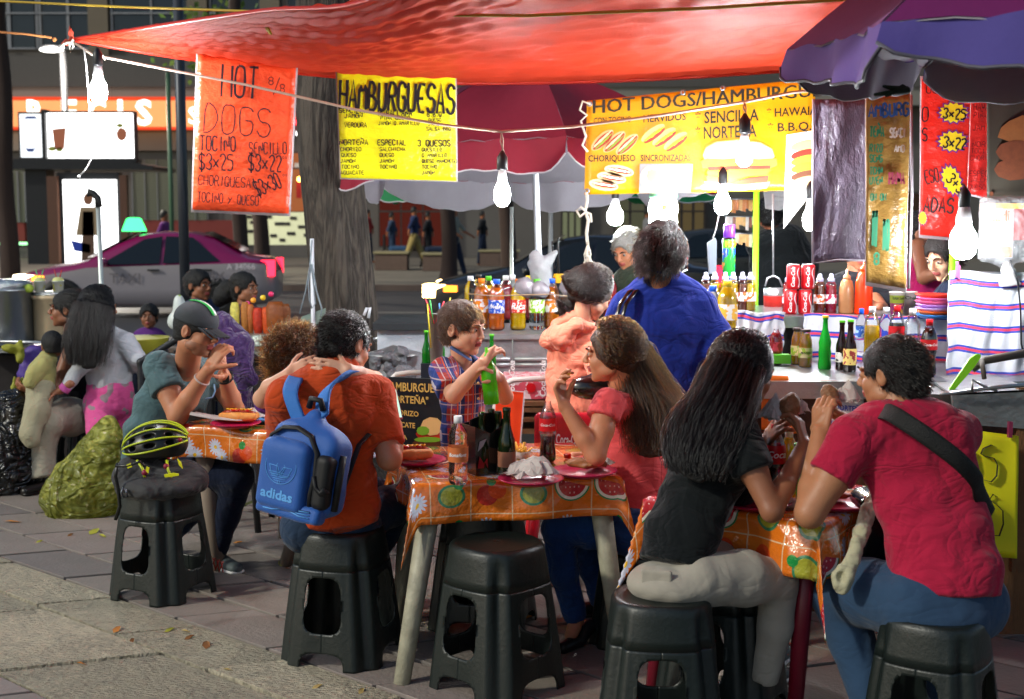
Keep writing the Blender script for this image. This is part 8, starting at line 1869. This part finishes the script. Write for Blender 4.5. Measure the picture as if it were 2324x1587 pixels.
S.seg(hd.p(0,-.0,-.06),hd.p(0,-.035,-.115),.060,.064,k=.006,sub=True)
S.build('t_shirt',cri,.009,t,noise=[(.005,12,14,16,131),(.003,34,36,32,132)])
short_hair(t,hd,'black',L=.022,n=4200,flow=(.05,-.35,-.25),seed=61,fat=.009,nape=-.075,noise=[(.004,70,75,60,3)],lift=.3)
CBx=worldthing('crossbody_strap','wide black strap running across the crimson man\'s back','strap',at(2150,1100,3.9))
def backpt(px,py,off):return at(px,py,off)
P_=[at(1990,945,4.22),at(2012,934,4.0),at(2070,968,3.915),at(2130,1010,3.885),at(2180,1050,3.885),at(2215,1090,3.93),at(2222,1120,3.99),at(2246,1170,4.10)]
sheet('strap',lambda u,v:poly_at(P_,u)+V((.52,0,.85))*(v-.5)*.052+V((0,-.006*math.cos((v-.5)*2.8),0)),40,5,mat('strap_black','0c0d0e',.7,bump=.5,bscale=200),CBx,thick=.006)
jg=clothm('jeans_teal','2c425c',ridge=3,bump=.25)
S=SDF(.04);S.seg(at(2130,1360,4.0),at(2135,1395,3.98),.165,.16,.13,.12,U=(1,0,0));S.chain([at(2080,1370,4.0),at(1970,1345,4.15),at(1905,1345,4.25)],[.125,.108,.088]);S.chain([at(1903,1350,4.25),at(1935,1460,4.2),at(1975,1600,4.12)],[.088,.070,.058])
S.chain([at(2200,1370,4.05),at(2150,1350,4.35),at(2120,1350,4.5)],[.12,.10,.085]);S.chain([at(2120,1350,4.5),at(2130,1480,4.5),at(2140,1600,4.5)],[.085,.068,.055]);S.build('jeans',jg,.010,t,noise=NZ(135,.003))
g=gnd(1990,1640);g.y=max(g.y,3.9);shoe(t,V((1.12,4.15,0)),V((.95,4.35,0)),shoe_g,sole_w,.045);shoe(t,V((1.45,4.5,0)),V((1.35,4.72,0)),shoe_g,sole_w,.045)
SW_=worldthing('sandwich','sandwich with white napkin held up by the crimson man','sandwich',at(1890,915,4.34))
S=SDF(.012);S.ell(at(1884,900,4.32),(.03,.03,.035));S.ell(at(1878,885,4.32),(.016,.02,.02));S.build('bread',mat('food_meat','7a5438',.55,var=.5,vscale=60,bump=.8),.006,SW_,noise=[(.004,110,110,130,142)])
def pap(name,par,c,r,seed):
 o=crumple(name,'x',c,r,paper,seed,flat=1.1);del o['label'];del o['category'];o.parent=par;o.matrix_parent_inverse=Matrix.Translation(-par.location)
pap('napkin',SW_,at(1918,915,4.34),.05,143)
SC_=worldthing('pale_scarf','pale twisted scarf strap hanging from a bag at the table edge','scarf',at(1930,1330,4.1));
S=SDF(.012);S.chain([at(1985,1120,4.35),at(1972,1160,4.22),at(1960,1200,4.12),at(1945,1230,4.05)],[.018,.022,.022,.018]);S.chain([at(1965,1150,4.2),at(1955,1210,4.08),at(1935,1270,4.02),at(1915,1310,4.0)],[.016,.024,.022,.03]);S.ell(at(1912,1318,4.0),(.032,.03,.045));S.ell(at(1912,1312,3.97),(.014,.03,.02),sub=True)
S.build('scarf',clothm('scarf_cream','a8a488',bump=.6),.007,SC_,noise=[(.004,90,80,60,151)])
HB2=worldthing('dark_handbag','dark handbag hanging between the near table and the crimson man','bag',at(1985,1290,4.3));S=SDF(.03);S.box(at(1990,1220,4.4),(.08,.10,.16),.04);S.build('body',bl,.012,HB2)
pap('wrapper',FD,at(1762,955,4.37),.062,121);pap('wrapper',FD,at(1812,940,4.38),.035,123)
# ---------------------------------------------------------------- group at far left
p=Person('girl in a white long sleeved shirt and pink trousers with long black hair',(-2.45,8.2,0),SK['brown']);t=p.t
hd=Head(at(228,700,8.2),(.62,.75,-.05),(0,0,1),.98);p.head(hd,.006,fem=True)
S=SDF(.03);S.seg(hd.p(0,-.02,-.06),at(236,760,8.2),.042,.046);torso(S,[(245,800,8.2,35),(248,900,8.2,38)],(1,0,0),.7);hand(S,at(138,886,8.05),(-.8,.1,-.3),(0,0,-1),1,sc=.8);S.seg(at(160,870,8.05),at(138,886,8.05),.028,.022);p.sdf(S,.009);p.body()
wsh=clothm('shirt_white','a8aab0',bump=.3);pnk=clothm('trousers_pink','c8508a',pattern=lambda b:nmix((nnoise(14,ncoord('Object')[3],1)).gt(.6),b,lin('8a7880')),var=.05)
S=SDF(.05);torso(S,[(240,755,8.2,22),(246,775,8.2,50),(248,830,8.2,50),(248,890,8.2,52)],(1,0,0),.7,cap1=True);S.chain([at(288,780,8.15),at(312,815,8.1),at(325,845,8.3)],[.065,.05,.04],k=.03);S.chain([at(205,780,8.15),at(185,830,8.1),at(148,880,8.06)],[.065,.05,.036],k=.03,cap1=True)
S.build('white_shirt',wsh,.012,t,noise=[(.006,18,18,30,161),(.004,40,40,50,162)]);S=SDF(.02);S.seg(at(152,876,8.05),at(143,886,8.05),.036,.037,cap0=True,cap1=True);S.build('pink_cuff',clothm('cuff_pink','b05090'),.008,t)
S=SDF(.04);S.seg(at(250,885,8.2),at(250,915,8.2),.145,.15,.11,.11,U=(1,0,0));S.chain([at(225,920,8.2),at(230,980,8.0),at(240,1010,7.98)],[.10,.085,.07]);S.chain([at(275,920,8.25),at(272,1020,8.25),V((at(272,1020,8.25).x,8.25,.08))],[.10,.075,.05]);S.chain([at(240,1010,7.98),V((at(245,1020,8.2).x,8.2,.08))],[.07,.05]);S.build('pink_trousers',pnk,.012,t,noise=NZ(165))
for x in(245,275):a=at(x,1000,8.15);a.z=0;shoe(t,a,a+V((.15,.08,0)),bt_,sole_w,.035)
long_hair(t,hd,'black',[(at(222,700,8.12),.10,.08,(1,0,0)),(at(210,750,8.05),.12,.06,(1,0,0)),(at(203,790,8.02),.125,.05,(1,0,0)),(at(200,832,8.0),.11,.035,(1,0,.2))],n=4200,seed=65,capkw=dict(fat=.008,nape=-.12,ear=False),rad=.0016,solid=.65,K=16,res=.009)
p=Person('woman in beige seated at far left looking left with a baby on her lap',(-2.85,8.45,0),SK['brown']);t=p.t
hd=Head(at(152,702,8.45),(-.97,-.1,.02),(0,0,1),1.0);p.head(hd,.006,fem=True)
S=SDF(.03);S.seg(hd.p(0,-.02,-.06),at(165,775,8.45),.045,.05);S.chain([at(160,800,8.3),at(130,880,8.2),at(78,892,8.15)],[.05,.042,.03],k=.015);hand(S,at(78,892,8.15),(-.8,0,.3),(0,.6,.6),1);p.sdf(S,.009);p.body()
S=SDF(.04);torso(S,[(168,780,8.45,40),(175,860,8.45,48),(180,940,8.45,52)],(.5,.8,0),.75);S.build('dark_top',clothm('top_dark','14161c'),.014,t,noise=NZ(171))
bei=clothm('trousers_beige','a09a88')
S=SDF(.04);S.chain([at(180,950,8.4),at(150,945,8.25),at(118,955,8.1)],[.13,.115,.09]);S.chain([at(112,955,8.1),at(95,1020,8.1),at(98,1085,8.05)],[.09,.08,.075],cap1=True);S.build('beige_trousers',bei,.012,t,noise=NZ(175))
g=gnd(100,1118);sh=shoe(t,g+V((.05,.05,0)),g+V((-.1,-.12,0)),bt_,bt_,.04);m=MB();
for i in range(3):a=gnd(93+i*6,1112-i*2)+V((0,0,.07));m.tube([a+V((-.02,0,-.01)),a+V((0,-.02,.03))],.005,5)
m.build('purple_stripe',mat('stripe_purple','8a4aa0',.5),sh)
short_hair(t,hd,'black',L=.05,n=1800,flow=(0,-.8,-.3),seed=71,fat=.012,nape=-.10,res=.007,noise=[(.004,50,50,50,2)])
stool('dark low stool under the seated woman in beige',at(185,960,8.4).x,8.45,0,.85)
p=Person('baby in a pale yellow outfit held on the seated woman\'s lap',(-2.95,8.1,.7),SK['brown']);t=p.t
hd=Head(at(118,785,8.12),(-.5,.85,0),(0,0,1),.78);p.head(hd,.006,child=True);p.body()
S=SDF(.04);torso(S,[(108,815,8.1,22),(95,845,8.1,30),(92,880,8.1,32)],(1,0,0),.9);S.chain([at(100,825,8.05),at(76,850,8.0),at(66,868,7.98)],[.045,.042,.038]);S.build('yellow_top',clothm('top_olive','a09a62'),.010,t,noise=NZ(181))
S=SDF(.03);S.chain([at(92,880,8.08),at(85,930,8.0),at(68,985,7.95),at(72,1000,7.95)],[.085,.075,.06,.05]);S.build('pale_trousers',clothm('trousers_cream','9c967c'),.010,t,noise=NZ(185))
S=SDF(.01);hd.haircap(S,fat=.006,nape=-.05);S.build('hair',HB['black'][0],.007,t)
# ---------------------------------------------------------------- people further back
def bust(label,cx,cy,Y,F,skin,hair,top,sw,sh,fem=False,child=False,sc=1.0,bun=None,L=.02,fat=.010,lean=(0,0),armspec=None,gender_hair=None,hipY=None,low=220):
 p=Person(label,(at(cx,cy,Y).x,Y,0),SK[skin]);t=p.t;hd=Head(at(cx,cy,Y),F,(0,0,1),sc);p.head(hd,.007,child,fem)
 k=FPX/Y;S=SDF(.03);nb=at(cx+lean[0],cy+.17*sc*k,Y);S.seg(hd.p(0,-.02,-.06),nb,.045*sc,.05*sc)
 if armspec:
  for pts,r0,r1,hn in armspec:
   P_=[at(*q)for q in pts];S.chain(P_,list(np.linspace(r0,r1,len(P_))),k=.012)
   if hn:hand(S,P_[-1],hn[0],hn[1],hn[2],sc=.95)
 p.sdf(S,.009);p.body()
 S=SDF(.05);h=sw*k;torso(S,[(cx+lean[0],cy+.15*sc*k,Y,.05*k),(cx+lean[0],cy+.20*sc*k,Y,h*.9),(cx+lean[0]*1.5+lean[1]*.5,cy+.36*sc*k,Y,h),(cx+lean[1],cy+sh*k,Y,h*.95)],Vector(F).cross(Vector((0,0,1))),.62)
 S.build('top',top,.014,t,noise=NZ(int(cx)))
 short_hair(t,hd,hair,L=L,n=1400,flow=(0,-.5,-.4),seed=int(cx),fat=fat,res=.007,noise=[(.004,60,60,60,2)],rad=.0018)
 if bun:S=SDF(.02);[S.ell(at(*b[:3]),b[3])for b in bun];S.build('hair_bun',HB[hair][0],.010,t,noise=[(.005,50,50,50,7)])
 S=SDF(.04);zt_=at(cx,cy+sh*k,Y).z;x0=at(cx+lean[1],cy,Y).x
 for s in(-1,1):S.seg(V((x0+s*.08,Y,zt_)),V((x0+s*.1,Y+.0,.08)),.09,.055)
 S.build('trousers',pn,.018,t)
 for s in(-1,1):shoe(t,V((x0+s*.1,Y-.03,0)),V((x0+s*.1,Y-.03,0))+Vector((F[0],F[1],0)).normalized()*.22,bt_,bt_,.04)
 return t,hd
bust('man in a navy jacket seated behind the cap, looking right',452,648,9.9,(.8,-.55,0),'brown','black',clothm('jacket_navy','1c2c50'),.20,.45)
bust('woman with a big black bun behind the snack bags, looking right',556,655,9.7,(.85,-.5,0),'brown','black',clothm('top_brown','4a3038'),.17,.45,fem=True,bun=[(508,668,9.75,.075),(520,655,9.75,.07),(498,682,9.75,.05)])
bust('small child in purple peeking over the yellow tub',338,718,10.2,(.1,-1,0),'brown','black',clothm('top_purple','5c2f78'),.14,.35,child=True,sc=.8)
t,hd=bust('old man with white hair bending his head behind the cart',1422,566,8.3,(-.55,-.75,-.45),'tan','grey',clothm('jacket_olive','2c3428'),.20,.55,L=.035,fat=.012,lean=(18,22))
t,hd=bust('young cook at the right looking down, lit by the largest bulb',2142,580,6.75,(-.75,-.50,-.42),'light','dark',clothm('shirt_navy','1c2438'),.19,.5,fem=True,lean=(40,62),L=.03,fat=.012)
m=MB();m.tube([at(2152,620,6.58),at(2138,640,6.56)],.003,6);m.build('wooden_stick',mat('stick_wood','c8b088',.7),t)
bust('worker in a magenta and black jacket behind the red poster',2100,530,7.6,(.7,-.6,-.2),'brown','black',clothm('jacket_magenta','a01c58'),.19,.5,lean=(4,8),armspec=[([(2085,560,7.5),(2098,630,7.4),(2140,618,7.2)],.05,.03,None)])
bust('man in a black t-shirt standing with his back to the stall',1748,486,9.0,(.1,1,0),'brown','black',clothm('tshirt_black','101416'),.22,.6,lean=(14,22))
p=Person('hands of a worker behind the ketchup bottle in a dark jacket',(at(1960,690,6.7).x,6.95,0),SK['brown']);t=p.t
hd=Head(at(1945,560,7.0),(.1,-1,-.2),(0,0,1),1.0);p.head(hd,.007)
S=SDF(.02);S.seg(at(1945,600,7.0),at(1945,635,7.0),.05,.05);S.chain([at(1985,680,6.9),at(2000,700,6.75),at(1996,700,6.65)],[.04,.034,.028]);hand(S,at(2000,702,6.68),(-.8,-.4,.35),(0,.5,-.5),1,((.5,.7,.5),)*4);p.sdf(S,.007);p.body()
S=SDF(.05);torso(S,[(1945,632,7.0,30),(1945,660,7.0,80),(1945,740,7.0,86),(1945,860,7.0,80)],(1,0,0),.6);S.chain([at(1985,650,7.0),at(2010,690,6.9)],[.07,.06]);S.build('dark_jacket',clothm('top_dark','14161c'),.014,t,noise=NZ(191));S=SDF(.01);hd.haircap(S);S.build('hair',HB['black'][0],.007,t)
# ---------------------------------------------------------------- distant pedestrians across the street
def walker(label,x,yh,yf,Y,top,leg,stride=.25,seated=False,hair='black',arm=0):
 g=V((at(x,yf,Y).x,Y,0));H_=(yf-yh)*Y/FPX;s=H_/1.7;t=worldthing('person',label,'person',g);q=lambda a,b,z:g+V((a*s,b*s,z*s))
 S=SDF(.04);S.ell(q(0,0,1.6),(.085*s,.1*s,.12*s));S.seg(q(0,0,1.5),q(0,0,1.2),.06*s,.1*s)
 if seated:S.chain([q(.0,.15,.55),q(.45,.1,.55),q(.5,.1,.1)],[.09*s,.07*s,.045*s])
 else:
  for k in(-1,1):S.chain([q(0,k*.08,.9),q(k*stride*.5,k*.08,.5),q(k*stride*1.0,k*.08,.05)],[.085*s,.06*s,.045*s]);S.seg(q(k*stride,k*.08,.04),q(k*stride+.14,k*.08,.03),.04*s,.035*s)
 for k in(-1,1):S.chain([q(0,k*.2,1.4),q(k*.12+arm*.1,k*.24,1.12),q(k*.15+arm*.35,k*.2,.95)],[.05*s,.04*s,.03*s])
 S.build('body',SK['brown'],.03,t)
 z0=.55 if seated else .88
 S=SDF(.05);S.seg(q(0,0,z0+.02),q(0,0,1.38),.15*s,.17*s,.12*s,.12*s,U=(0,1,0));
 for k in(-1,1):S.seg(q(0,k*.2,1.4),q(k*.12+arm*.1,k*.24,1.14),.065*s,.055*s)
 S.build('top',top,.03,t)
 S=SDF(.04)
 if seated:
  for k in(-1,1):S.chain([q(.0,k*.1,.55),q(.42,k*.1,.56),q(.48,k*.1,.12)],[.11*s,.09*s,.06*s])
 else:
  for k in(-1,1):S.chain([q(0,k*.07,.92),q(k*stride*.5,k*.08,.5),q(k*stride*.95,k*.08,.08)],[.115*s,.085*s,.065*s])
 S.build('trousers',leg,.03,t)
 S=SDF(.02);S.ell(q(-.01,0,1.63),(.095*s,.11*s,.115*s));S.ell(q(.07,0,1.57),(.06*s,.12*s,.1*s),sub=True);S.build('hair',HB[hair][0],.025,t)
 return t
cw=clothm
walker('walker in a navy top and tan trousers across the street',941,452,590,41,cw('walk_navy','1c2848'),cw('walk_tan','8a7a4c'),.32)
walker('seated man in blue jeans across the street beside the walker',890,468,586,43.5,cw('walk_slate','2c3a50'),cw('walk_jeans','2c4664'),seated=True)
walker('seated person in black with bare shins across the street',972,470,592,42.5,cw('walk_black','16181c'),cw('walk_dark','1a2438'),seated=True)
walker('striding person in a pale top and dark trousers right of the tree',1032,450,602,36.8,cw('walk_grey','7a8078'),cw('walk_dark','1a2438'),.25,arm=1)
walker('dark clothed person far behind the hanging bulb',1095,468,588,44,cw('walk_black','16181c'),cw('walk_dark','1a2438'),.12)
walker('person in a purple top standing behind the taxi roof',376,432,600,31.2,cw('walk_purple','6a3474'),cw('walk_dark','1a2438'),.1)
walker('person in dark red beside the lit restaurant window',836,462,580,46,cw('walk_red','8a1c1c'),cw('walk_dark','1a2438'),.1)
walker('pale shirted person far behind the grey haired man',1470,430,600,32.5,cw('walk_pale','6a6a6c'),cw('walk_brown','5a5448'),.12)
for x,c_,lb in((888,'2a2c30','dark chair under the seated man in blue jeans across the street'),(970,'30343a','dark chair under the seated person in black across the street')):
 Y=43.5 if x<900 else 42.5;g=V((at(x,600,Y).x,Y,0));t=worldthing('cafe_chair',lb,'chair',g)
 m=MB();m.box(g+V((.05,0,.45)),(.5,.5,.05));m.build('seat',blk,t);m=MB();m.box(g+V((-.22,0,.75)),(.05,.45,.5));m.build('backrest',blk,t)
 for a in(-1,1):
  for b in(-1,1):m=MB();m.tube([g+V((.05+a*.2,b*.2,.45)),g+V((.05+a*.26,b*.22,0))],.02,6);m.build('leg',blk,t)
  # driver of the taxi
t=worldthing('person','taxi driver in a pale shirt seen through the side window','person',at(372,600,24));
S=SDF(.03);S.ell(at(370,548,24.1),(.08,.09,.12));S.seg(at(370,560,24.1),at(372,585,24.1),.06,.1);S.build('body',SK['brown'],.02,t);S=SDF(.04);S.seg(at(374,574,24.1),at(378,620,24.1),.19,.2,.14,.14,U=(1,0,0));S.build('shirt',wsh,.03,t)
